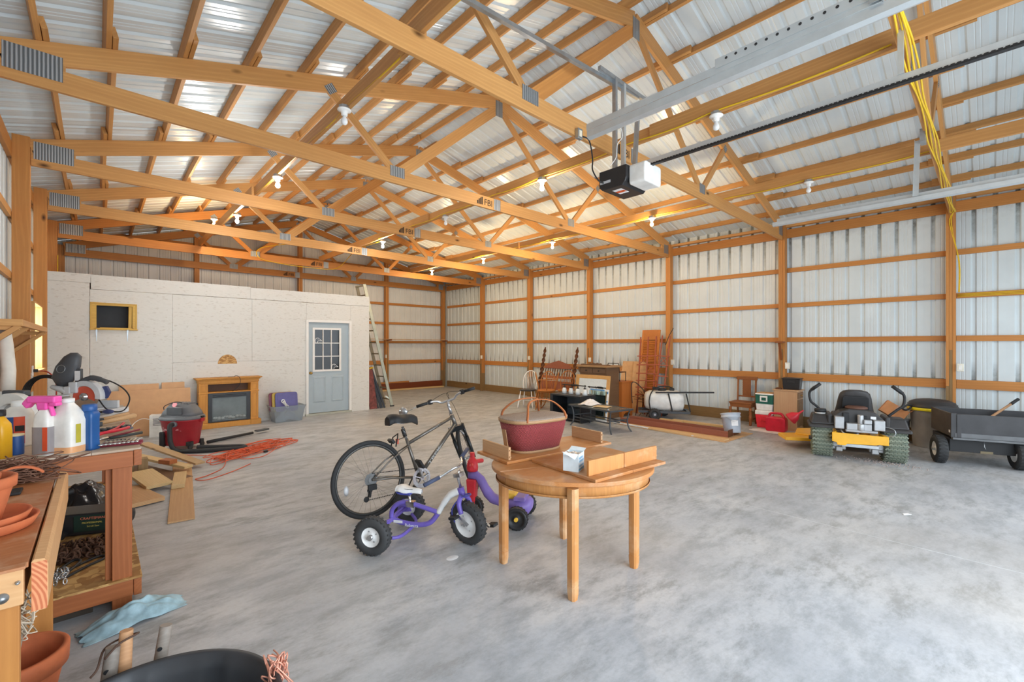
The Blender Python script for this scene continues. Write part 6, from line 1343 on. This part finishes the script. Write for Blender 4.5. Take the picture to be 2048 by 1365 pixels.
# ---------------------------------------------------------------- shelf on the left wall and rolls hanging from it
t = thing('wall_shelf', 'raw wooden shelf on braces along the left wall above the bench', 'shelf', (0, 0, 0))
board('shelf_board', (-.575, 5.1, 1.788), (-.575, 7.36, 1.788), .29, .02, plain('dusty_shelf_wood', (206, 186, 164), .7), t); board('front_lip', (-.44, 5.1, 1.772), (-.44, 7.38, 1.772), .036, .052, PINE, t); board('end_lip', (-.72, 5.09, 1.772), (-.42, 5.09, 1.772), .03, .052, PINE, t)
for y in (5.12, 5.6, 7.38): board('brace', (-.44, y, 1.75), (-.715, y, 1.5), .036, .06, PINE, t, (0, 1, 0)) ; board('bearer', (-.72, y, 1.735), (-.44, y, 1.735), .03, .04, PINE, t)
for j, (x, y) in enumerate(((-.53, 5.22), (-.60, 5.3), (-.66, 5.2))):
    o = MB().tube([(x, y, 1.775), (x + .01, y, 1.6), (x + .02, y + .02, 1.4), (x + .015, y, 1.24 + .04 * j)], [.03, .04, .042, .045], 14).obj('cloth_roll', plain('ivory_cloth', (226, 220, 208), .85)); tag(o, ('nearest', 'middle', 'rear')[j] + ' of the ivory cloth rolls hanging from the left wall shelf', 'cloth roll', 'cloth rolls under the left shelf')
# ---------------------------------------------------------------- under the bench
PBAG = plain('black_plastic_film', (38, 38, 40), .22, 0, .2, 6)
heap('plastic_bag', 'crumpled black plastic bag on the far lower bench shelf', 'bag', (-.1, 5.55, .181), .24, .3, .2, PBAG, 31, 16)
t = thing('battery_charger', 'black tool case with a dark green label plate under the bench', 'charger', (-.06, 4.72, .181), -25)
MB().box(-.24, -.12, 0, .24, .12, .16).obj('case_body', DARKP, t, .015); MB().box(-.02, -.124, .03, .2, -.12, .15).obj('label_plate', plain('dark_green_plate', (28, 52, 44), .4), t, .002)
text('brand_lettering', 'CRAFTSMAN', .026, T(.02, -.1245, .118) @ RX(90), plain('red_lettering', (220, 120, 90), .5), t); text('print_lettering', 'PROFESSIONAL', .018, T(.03, -.1245, .088) @ RX(90), plain('gold_lettering', (206, 186, 90), .5), t); text('print_lettering', 'Scroll Saw', .018, T(.06, -.1245, .062) @ RX(90), plain('gold_lettering', (206, 186, 90), .5), t)
MB().tube(spline([(-.12, -.13, .03), (-.14, -.14, .15), (-.1, -.1, .3), (-.06, -.05, .32)], 5), .022, 10).beam((-.28, -.14, .16), (-.05, -.16, .02), .02, .05).obj('carry_handle', BLKP, t); MB().lathe([(.05, 0), (.05, .04), (.02, .05)], 16, T(.24, .02, .08) @ RY(90)).obj('end_knob', BLKP, t)
def chain_pile(lb, loc, rx, ry, n, s, mt, seed):
    random.seed(seed); m = MB()
    for k in range(n): m.torus(s, s * .3, 10, 5, T(loc[0] + random.uniform(-rx, rx), loc[1] + random.uniform(-ry, ry), loc[2] + s * .9 + .04 * random.random()) @ Euler((random.random() * 3, random.random() * 3, random.random() * 3)).to_matrix().to_4x4() @ Matrix.Diagonal((1.5, 1, 1, 1)))
    o = m.obj('chain_pile', mt); tag(o, lb, 'chain', None, 'stuff')
chain_pile('heap of brown rusty chain on the lower bench shelf', (-.07, 4.2, .181), .18, .13, 120, .02, plain('rust_brown_steel', (92, 64, 48), .7, .4), 5)
chain_pile('small bright chain on the lower bench shelf near the front', (-.2, 3.8, .181), .07, .06, 60, .011, SIL, 6)
cable('black braided rope looped beside the bright chain', [(-.2, 3.85, .2), (-.12, 3.95, .19), (.0, 4.05, .19), (.04, 4.0, .19), (-.05, 3.92, .19), (-.15, 3.82, .19), (-.2, 3.9, .19), (-.12, 4.05, .2), (-.08, 3.98, .21), (-.14, 3.86, .2)], .008, 'rope', 'rope', BLKP)
o = MB().box(-.62, 3.66, .0, -.02, 3.7, .052).obj('batten', plain('dark_underside', (70, 60, 50), .8)); tag(o, 'dark batten on the floor under the work bench', 'board')
# ---------------------------------------------------------------- tarp, tub, sticks, pot
heap('tarp', 'crumpled light blue plastic tarp on the floor before the bench leg', 'tarp', (.16, 3.41, 0), .24, .10, .12, plain('faded_blue_tarp', (150, 180, 190), .5, 0, .3, 14), 44, 16, 1, 14)
TUB = plain('black_rubber_tub', (54, 56, 60), .42, 0, .15, 6)
t = thing('tub', 'big round ribbed black rubber tub at the bottom edge', 'tub', (.10, 1.84, 0))
n = 96; vs = []; prof = [(.29, .0), (.33, .1), (.37, .3), (.395, .335), (.405, .35), (.40, .362), (.385, .352), (.36, .3), (.32, .1), (.28, .015)]
for r_, z in prof:
    for i in range(n):
        a = 2 * PI * i / n; rib = .012 if (i % 12) < 3 and z < .34 else 0
        vs.append(((r_ + rib) * math.cos(a), (r_ + rib) * math.sin(a), z))
m = MB().add(vs, [(i * n + j, i * n + (j + 1) % n, i * n + n + (j + 1) % n, i * n + n + j) for i in range(len(prof) - 1) for j in range(n)], None, True); m.f.append(tuple(range(n))[::-1]); m.sm.append(False); m.f.append(tuple(range((len(prof) - 1) * n, len(prof) * n))); m.sm.append(False)
m.obj('tub_body', TUB, t)
DRW = wood('grey_driftwood', (160, 150, 140), (104, 96, 88), 1.2, True); PEEL = wood('peeled_branch', (214, 166, 124), (180, 128, 86), 1.2, False)
for lb, pts, r_, mt in (('grey weathered stick with a knot standing behind the tub, leftmost', [(.0, 2.32, 0), (.02, 2.31, .2), (.045, 2.335, .42)], .026, DRW), ('peeled tan branch standing between the two grey sticks', [(.08, 2.34, 0), (.075, 2.33, .25), (.085, 2.35, .46)], .024, PEEL), ('grey weathered stick behind the tub, rightmost of the three', [(.19, 2.35, 0), (.18, 2.33, .2), (.21, 2.345, .43)], .024, DRW)):
    t = thing('stick', lb, 'stick', (0, 0, 0)); P = spline(pts, 5); MB().tube(P, [r_ * (1.15 - .25 * i / (len(P) - 1)) for i in range(len(P))], 12).obj('branch', mt, t)
    if mt is not PEEL: MB().lathe([(.001, 0), (.009, .001)], 10, T(*(P[-3] + V(-.012, -.022, 0))) @ RX(90)).obj('knot_hole', BLACK, t)
cable('brown cord tied round the sticks behind the tub', [(.02, 2.30, .40), (.06, 2.30, .44), (.11, 2.31, .45), (.12, 2.36, .43), (.07, 2.38, .42), (.02, 2.36, .41), (.0, 2.29, .38), (-.02, 2.28, .36)], .004, 'cord', 'cord', plain('brown_cord', (84, 62, 50), .8))
tangle('copper_wire', 'pink copper wire bunch hanging over the tub rim', 'wire', (.5, 1.86, .30), .05, .06, .12, 12, .003, plain('copper_pink', (226, 160, 136), .4, .3), 15)
# ---------------------------------------------------------------- lumber scraps
SCRP = wood('fresh_offcut', (220, 190, 138), (184, 148, 98), .9); PLY = wood('plywood_strip', (206, 164, 116), (172, 126, 82), .7, True)
for lb, a, b, w, h, mt in (('long plywood strip flat on the floor pointing at the camera', (.555, 4.98, .009), (.83, 7.35, .009), .2, .016, PLY), ('long rough board on top of the scrap pile, farthest out', (.48, 8.2, .20), (.98, 7.0, .06), .12, .025, wood('rough_board', (190, 158, 116), (140, 108, 72), .8)),
    ('greenish pale board crossing the scrap pile', (.30, 7.75, .16), (.84, 6.85, .07), .11, .03, SCRP), ('square thick offcut tilted on the scrap pile', (.36, 6.75, .12), (.5, 6.2, .06), .24, .035, SCRP), ('wide plank offcut nearest the bench leg', (.2, 6.4, .03), (.37, 5.72, .03), .28, .04, PLY),
    ('narrow block lying on the plywood strip', (.74, 6.7, .04), (.65, 6.1, .04), .12, .045, SCRP), ('small brown block in the middle of the scrap pile', (.6, 7.15, .13), (.7, 7.0, .13), .1, .05, BW), ('upright post offcut at the bench side of the pile, left', (.27, 7.0, 0), (.27, 7.0, .26), .1, .1, TREATED), ('upright post offcut at the bench side of the pile, right', (.40, 6.95, 0), (.40, 6.95, .24), .09, .12, TREATED), ('flat dark board under the scrap pile', (.32, 7.6, .012), (.72, 6.5, .012), .26, .02, OLDW)):
    o = board('offcut', a, b, w, h, mt, None); tag(o, lb, 'offcut')
# ---------------------------------------------------------------- shop vacuum, cord tangle
VR = plain('vacuum_red', (176, 38, 48), .4); VG = plain('vacuum_grey', (104, 106, 110), .45); 
vc = thing('shop_vacuum', 'red and grey wet dry shop vacuum with black hose', 'vacuum', (.97, 8.58, 0), -43)
MB().lathe([(.215, .06), (.225, .07), (.285, .43), (.30, .435), (.30, .46)], 40, None, 1, .86).obj('drum', VR, vc)
MB().lathe([(.31, .455), (.315, .47), (.30, .50), (.24, .52)], 40, None, 1, .86).obj('lid_rim', VG, vc)
hd = MB(); rows = []
for z, w, d in ((.5, .27, .2), (.56, .25, .19), (.63, .2, .16), (.68, .16, .12), (.70, .08, .06)): rows.append(sq(w, d, z, .7))
rings(hd, rows); hd.obj('motor_head', VG, vc); MB().prism(rrect(-.1, .53, .14, .655, .03), .17, .2, RX(90)).obj('control_panel', DGR, vc, .01)
rb = MB()
for k in range(6): rb.box(-.12 + .05 * k, -.09, .675, -.10 + .05 * k, .1, .705)
rb.obj('head_rib', VG, vc, .005)
MB().prism([(-.03, .06), (.03, .06), (.035, .02), (0, -.03), (-.035, .02)], 0, .004, T(.0, -.17, .66) @ RX(70)).obj('red_badge', VR, vc); MB().tube(spline([(-.25, -.05, .6), (-.2, -.1, .66), (-.05, -.1, .72), (.05, -.08, .71)], 5), .006, 6).obj('cord_wrap', BLKP, vc)
text('brand_lettering', 'CRAFTSMAN', .042, T(-.14, -.222, .305) @ RX(84), plain('pale_red_print', (236, 214, 214), .5), vc); text('print_lettering', '20', .035, T(-.02, -.215, .26) @ RX(84), BLKP, vc)
MB().prism([(-.15, .295), (-.15, .355), (.13, .355), (.13, .35), (-.145, .35), (-.145, .3), (.13, .3), (.13, .295)], 0, .001, T(0, -.2235, 0) @ RX(86)).obj('lettering_frame', plain('pale_red_print', (236, 214, 214), .5), vc)
for s in (-1, 1): MB().box(s * .29 - .035, -.04, .41, s * .29 + .035, .04, .47).obj('drum_handle', VR, vc, .01); MB().box(s * .30 - .03, -.03, .47, s * .3 + .03, .03, .5).obj('latch', BLKP, vc, .008)
for a in (35, 145, 215, 325):
    x, y = .24 * math.cos(R(a)), .2 * math.sin(R(a)); MB().box(x - .04, y - .035, .05, x + .04, y + .035, .12).obj('caster_bracket', BLKP, vc, .01); MB().cyl((x * 1.1 - .015, y * 1.15, .035), (x * 1.1 + .015, y * 1.15, .035), .035, 14).obj('caster_wheel', BLKP, vc)
MB().box(-.2, -.215, .07, -.13, -.175, .28).obj('tool_clip', BLKP, vc, .01)
hs = spline([(.05, -.25, .405), (.06, -.33, .40), (.08, -.36, .3), (.1, -.37, .15), (.18, -.38, .05), (.4, -.38, .036), (.8, -.28, .036), (1.0, -.2, .036), (1.06, -.14, .04), (.98, -.1, .045), (.7, -.16, .05), (.4, -.24, .06)], 7)
MB().tube(hs, .032, 12).obj('hose', BLKP, vc); MB().lathe([(.045, 0), (.045, .06)], 16, T(.05, -.22, .405) @ RX(90)).obj('hose_port', VG, vc)
t = thing('vacuum_wand', 'black vacuum wand with a grey nozzle on the floor behind the hose', 'wand', (1.30, 8.62, .0)); MB().tube([(0, 0, .03), (.35, .15, .035), (.72, .30, .04)], [.026, .025, .022], 12).obj('wand', BLKP, t); MB().box(-.11, -.05, .02, .13, .05, .05, T(.88, .40, .02) @ RZ(25)).obj('nozzle', GM, t, .012)
OC = plain('orange_cord', (214, 92, 52), .45)
random.seed(17)
for j, lb in enumerate(('orange extension cord piled in loose loops, near half', 'orange extension cord piled in loose loops, far half')):
    pts = []
    for k in range(15):
        cx, cy = random.uniform(1.35, 1.75) + .4 * j, random.uniform(7.3, 7.6) + .35 * j
        ra, rb, th = random.uniform(.22, .48), random.uniform(.08, .2), R(random.uniform(20, 55)); ph = random.uniform(0, 6)
        for q in range(5):
            a = ph + q * 1.35; u, v = ra * math.cos(a), rb * math.sin(a)
            pts.append((cx + u * math.cos(th) - v * math.sin(th), cy + u * math.sin(th) + v * math.cos(th), .007 + .035 * random.random() ** 2))
    if j == 0: pts = [(1.0, 8.2, .008), (.86, 8.05, .008), (1.05, 7.8, .008)] + pts + [(1.2, 6.8, .008), (.98, 6.5, .008), (.85, 6.42, .008), (.95, 6.3, .008), (1.25, 6.5, .008), (1.5, 6.75, .01)]
    cable(lb, pts, .0055, 'extension_lead', 'cord', OC, 5)
o = MB().box(-.025, -.02, 0, .03, .02, .03).obj('cord_plug', BLACK, None, .006, T(1.83, 7.35, 0) @ RZ(20)); tag(o, 'black cord plug on the floor in the orange cord pile', 'plug')
# ---------------------------------------------------------------- fireplace mantel
FP = wood('golden_oak_mantel', (214, 150, 66), (176, 112, 40), 1, False, axis=2); FB = plain('firebox_black', (34, 34, 36), .35); FG = plain('firebox_glass', (112, 122, 124), .08, 0, .15, 4)
fp = thing('fireplace', 'golden oak electric fireplace mantel against the white partition', 'fireplace', (1.905, 10.30, 0)); y0 = -.12
MB().box(-.56, y0 - .06, .94, .56, .135, .965).box(-.53, y0 - .035, .915, .53, .13, .94).box(-.51, y0 - .015, .86, .51, .13, .915).obj('mantel_top', FP, fp, .006)
for s in (-1, 1):
    x0, x1 = (s * .5, s * .36) if s > 0 else (s * .5, s * .36); a, b = min(x0, x1), max(x0, x1)
    MB().box(a, y0, .1, b, .13, .86).obj('side_column', FP, fp, .004); MB().box(a - .01, y0 - .012, .665, b + .01, y0, .69).obj('column_band', FP, fp, .003)
    for z0, z1 in ((.15, .64), (.71, .83)):
        p = holeplate(a + .015, b - .015, z0, z1, a + .035, b - .035, z0 + .02, z1 - .02, y0 - .008, y0).obj('column_panel', FP, fp)
MB().box(-.36, y0 + .0, .84, .36, .0, .86).box(-.36, y0, .668, .36, .12, .69).box(-.36, .11, .69, .36, .125, .86).obj('media_shelf', FP, fp, .003)
MB().box(-.355, .1, .69, .355, .109, .84).obj('shelf_back', plain('dark_shelf_back', (96, 62, 36), .6), fp)
MB().box(-.53, y0 - .05, .0, .53, .13, .1).box(-.54, y0 - .06, 0, -.35, .13, .105).box(.35, y0 - .06, 0, .54, .13, .105).obj('plinth', FP, fp, .006)
holeplate(-.355, .355, .105, .665, -.29, .29, .125, .575, y0 + .005, y0 + .03).obj('firebox_surround', FB, fp)
for z in (.595, .62): MB().box(-.28, y0 + .0, z, .28, y0 + .012, z + .01).obj('vent_slat', DKG, fp)
MB().box(-.29, y0 + .02, .125, .29, y0 + .024, .575).obj('firebox_glass', FG, fp)
random.seed(9); lg = MB()
for k in range(9): lg.ball((-.24 + .06 * k, y0 + .012, .17 + .03 * random.random()), .045, .012, .025 + .015 * random.random(), 8, 5)
stuff(lg.obj('log_relief', plain('ash_grey', (132, 140, 140), .7, 0, .3, 30), fp))
cable('thin black cable looping from the mantel top to its shelf', [(1.87, 10.16, .972), (1.95, 10.12, .975), (2.0, 10.08, 1.0), (2.06, 10.08, .94), (2.05, 10.08, .82), (1.97, 10.1, .72), (1.94, 10.12, .695)], .005, 'cable', 'cable', BLACK)
o = MB().box(-.03, -.015, 0, .03, .015, .52).obj('vacuum_tool', BLKP, None, .006, T(1.30, 10.08, 0) @ RY(5)); tag(o, 'flat black bar standing between cardboard and mantel', 'bar')
# ---------------------------------------------------------------- cardboard, heater, tote
CBD = plain('flat_cardboard', (204, 158, 116), .8, 0, .06)
for lb, x0, x1, h, y, dy in (('largest flattened cardboard sheet leaning on the partition, nearest', .12, 1.28, .80, 10.12, .16), ('middle flattened cardboard sheet showing above the largest', .27, .82, .90, 10.2, .14), ('rear flattened cardboard sheet, right of the middle one', .86, 1.2, .91, 10.22, .13)):
    o = board('cardboard_sheet', (.5 * (x0 + x1), y, 0), (.5 * (x0 + x1), y + dy, h), x1 - x0, .008, CBD, None, (0, 1, 0)); tag(o, lb, 'cardboard', 'flattened cardboard on the partition')
t = thing('heater', 'small white box heater standing before the cardboard', 'heater', (.80, 9.95, 0), -12)
MB().box(-.13, -.1, 0, .13, .1, .38).obj('heater_case', WHP, t, .006); m = MB()
for k in range(6): m.box(-.08, -.102, .2 + .022 * k, .05, -.1, .21 + .022 * k)
m.obj('grille', DGR, t); MB().cyl((.09, -.1, .28), (.09, -.108, .28), .014, 12).obj('knob', DGR, t)
cable('white cord curling from the heater over the cardboard', [(.7, 9.85, .3), (.55, 9.7, .36), (.42, 9.5, .3), (.36, 9.3, .15), (.36, 9.1, .01), (.5, 9.0, .008)], .006, 'power_cable', 'cord', WHP)
CLR = NT('clear_tote_plastic'); CLR.set(lin((214, 222, 228)), .25); CLR.b.inputs['Transmission Weight'].default_value = .75; CLR.b.inputs['IOR'].default_value = 1.15
t = thing('storage_tote', 'clear plastic storage tote holding tub lids left of the door', 'tote', (2.92, 10.12, 0))
m = MB(); m.taper(0, 0, 0, .33, .25, .17, .31, .22); m.f = [f for i, f in enumerate(m.f) if i != 1]; m.sm = [False] * len(m.f); m.obj('tote_body', CLR.m, t, 0, None, 0, .004)
holeplate(-.325, .325, -.235, .235, -.305, .305, -.215, .215, .32, .335).obj('tote_rim', CLR.m, t, .003, Matrix(((1, 0, 0, 0), (0, 0, 1, 0), (0, 1, 0, 0), (0, 0, 0, 1))) @ T(0, 0, 0))
heap('plastic_sheet', 'grey blue crumpled plastic inside the clear tote', 'plastic', (2.92, 10.12, .01), .22, .15, .26, plain('slate_film', (128, 140, 154), .3, 0, .3, 10), 23, 12)
for j, (c, n_) in enumerate((((110, 36, 60), 'maroon'), ((186, 156, 52), 'yellow'), ((88, 82, 142), 'purple'))):
    o = MB().prism(rrect(-.24 + .02 * j, 0, .24, .40, .05), -.01, .01, RX(90)).prism(rrect(-.2 + .02 * j, .04, .2, .36, .04), -.016, .01, T(0, -.006, 0) @ RX(90)).obj('tub_cover', plain(n_ + '_lid', c, .4), None, .004, T(2.85 + .03 * j, 10.2 - .04 * j, .2) @ RX(-8)); tag(o, n_ + ' tub lid standing in the clear tote', 'lid', 'tub lids in the clear tote')
m = MB()
for k in range(5): m.torus(.03, .009, 14, 7, T(2.83 + .02 * k, 10.03, .43 - .03 * k) @ RX(90) @ RY(30 * k))
tag(m.obj('white_chain', WHP), 'short white plastic chain hanging over the purple lid', 'chain')
# ---------------------------------------------------------------- ladder and stock by the partition's end
LAD = plain('ladder_aluminium', (186, 192, 178), .4, .5); LADD = plain('ladder_dark_aluminium', (130, 124, 108), .5, .4)  # second, darker tone for the far rail and the rungs
t = thing('ladder', 'tall aluminium ladder leaning on the right end of the white partition', 'ladder', (0, 0, 0))
A0, A1 = V(5.62, 10.62, 0), V(4.86, 10.62, 3.12); B0, B1 = V(5.62, 11.05, 0), V(4.86, 11.05, 3.12)
MB().beam(A0, A1, .03, .075).obj('rail', LAD, t, .004); MB().beam(B0, B1, .03, .075).obj('rail', LADD, t, .004)
for k in range(10):
    f = .06 + .095 * k; MB().beam(A0.lerp(A1, f), B0.lerp(B1, f), .03, .03).obj('rung', LADD, t, .004)
MB().beam(A0.lerp(A1, .99), B0.lerp(B1, .99), .05, .03).obj('top_cap', LAD, t, .004); MB().box(5.57, 10.6, 0, 5.67, 10.64, .03).obj('foot', BLKP, t)
MB().beam(A0.lerp(A1, .06), V(5.45, 10.66, .28), .02, .03).obj('foot_brace', LAD, t)
for j in range(5):
    o = MB().beam((5.14 + .055 * j, 10.52 + .03 * (j % 2), 0), (4.97 + .02 * j, 10.6 + .03 * (j % 2), .98 + .05 * (j % 2)), .045, .045).obj('fence_post', plain('navy_black_steel', (34, 38, 46), .5), None, .004)
    tag(o, ('leftmost', 'second from the left', 'middle', 'second from the right', 'rightmost')[j] + ' of the dark steel posts leaning at the partition corner', 'post', 'dark posts leaning at the partition corner')
o = MB().beam((5.05, 10.5, 0), (4.94, 10.56, 1.05), .2, .02, (0, 1, 0)).obj('board', plain('flaking_red_paint', (120, 62, 56), .7, 0, .5, 16), None, .003); tag(o, 'flaking red brown board leaning beside the dark posts', 'board')
o = MB().tube([(4.95, 10.56, 1.0), (4.99, 10.55, 1.02), (5.06, 10.56, 1.03)], .02, 8).obj('strap', YEL); tag(o, 'yellow strap round the top of the dark posts', 'strap')
o = board('board', (5.0, 14.42, .125), (9.75, 14.42, .125), .03, .24, wood('red_brown_plank', (130, 66, 34), (92, 42, 22), .7), None); tag(o, 'long red brown plank standing on edge along the back wall', 'board')
o = board('board', (5.0, 14.42, .272), (8.3, 14.42, .272), .04, .05, PINE2, None); tag(o, 'orange batten lying on the red brown plank', 'board')
o = board('board', (5.1, 14.28, .03), (9.6, 14.15, .03), .14, .05, LT, None); tag(o, 'long pale stud on the floor along the back wall', 'board')
t = thing('wall_shelf', 'thin raw plank shelf high on the back wall at right', 'shelf', (0, 0, 0))
for j, (a, b, y) in enumerate(((4.95, 8.4, 14.36), (5.9, 9.75, 14.28))): board('shelf_plank', (a, y, 1.83 - .018 * j), (b + .0, y - .02, 1.79), .16, .018, plain('raw_grey_plank', (206, 170, 130), .7), t)
board('bearer', (7.47, 14.16, 1.78), (7.47, 14.46, 1.78), .05, .05, CORB, t); board('bearer', (9.8, 14.16, 1.755), (9.8, 14.46, 1.755), .05, .05, CORB, t)
# small litter on the slab
for j, (x, y, lb) in enumerate(((1.95, 2.75, 'round pale paint blot on the floor before the tricycle'),)):
    o = MB().lathe([(.001, .0012), (.045, .001), (.05, 0)][::-1], 18, T(x, y, .0005), 1, .7, caps=False).obj('paint_blot', WHITE); tag(o, lb, 'blot')
o = MB().prism([(5.55, .55), (5.61, .50), (5.63, .53), (5.58, .565)], .0006, .004).obj('paper_scrap', WHITE); tag(o, 'small white paper scrap on the open floor at right', 'scrap')
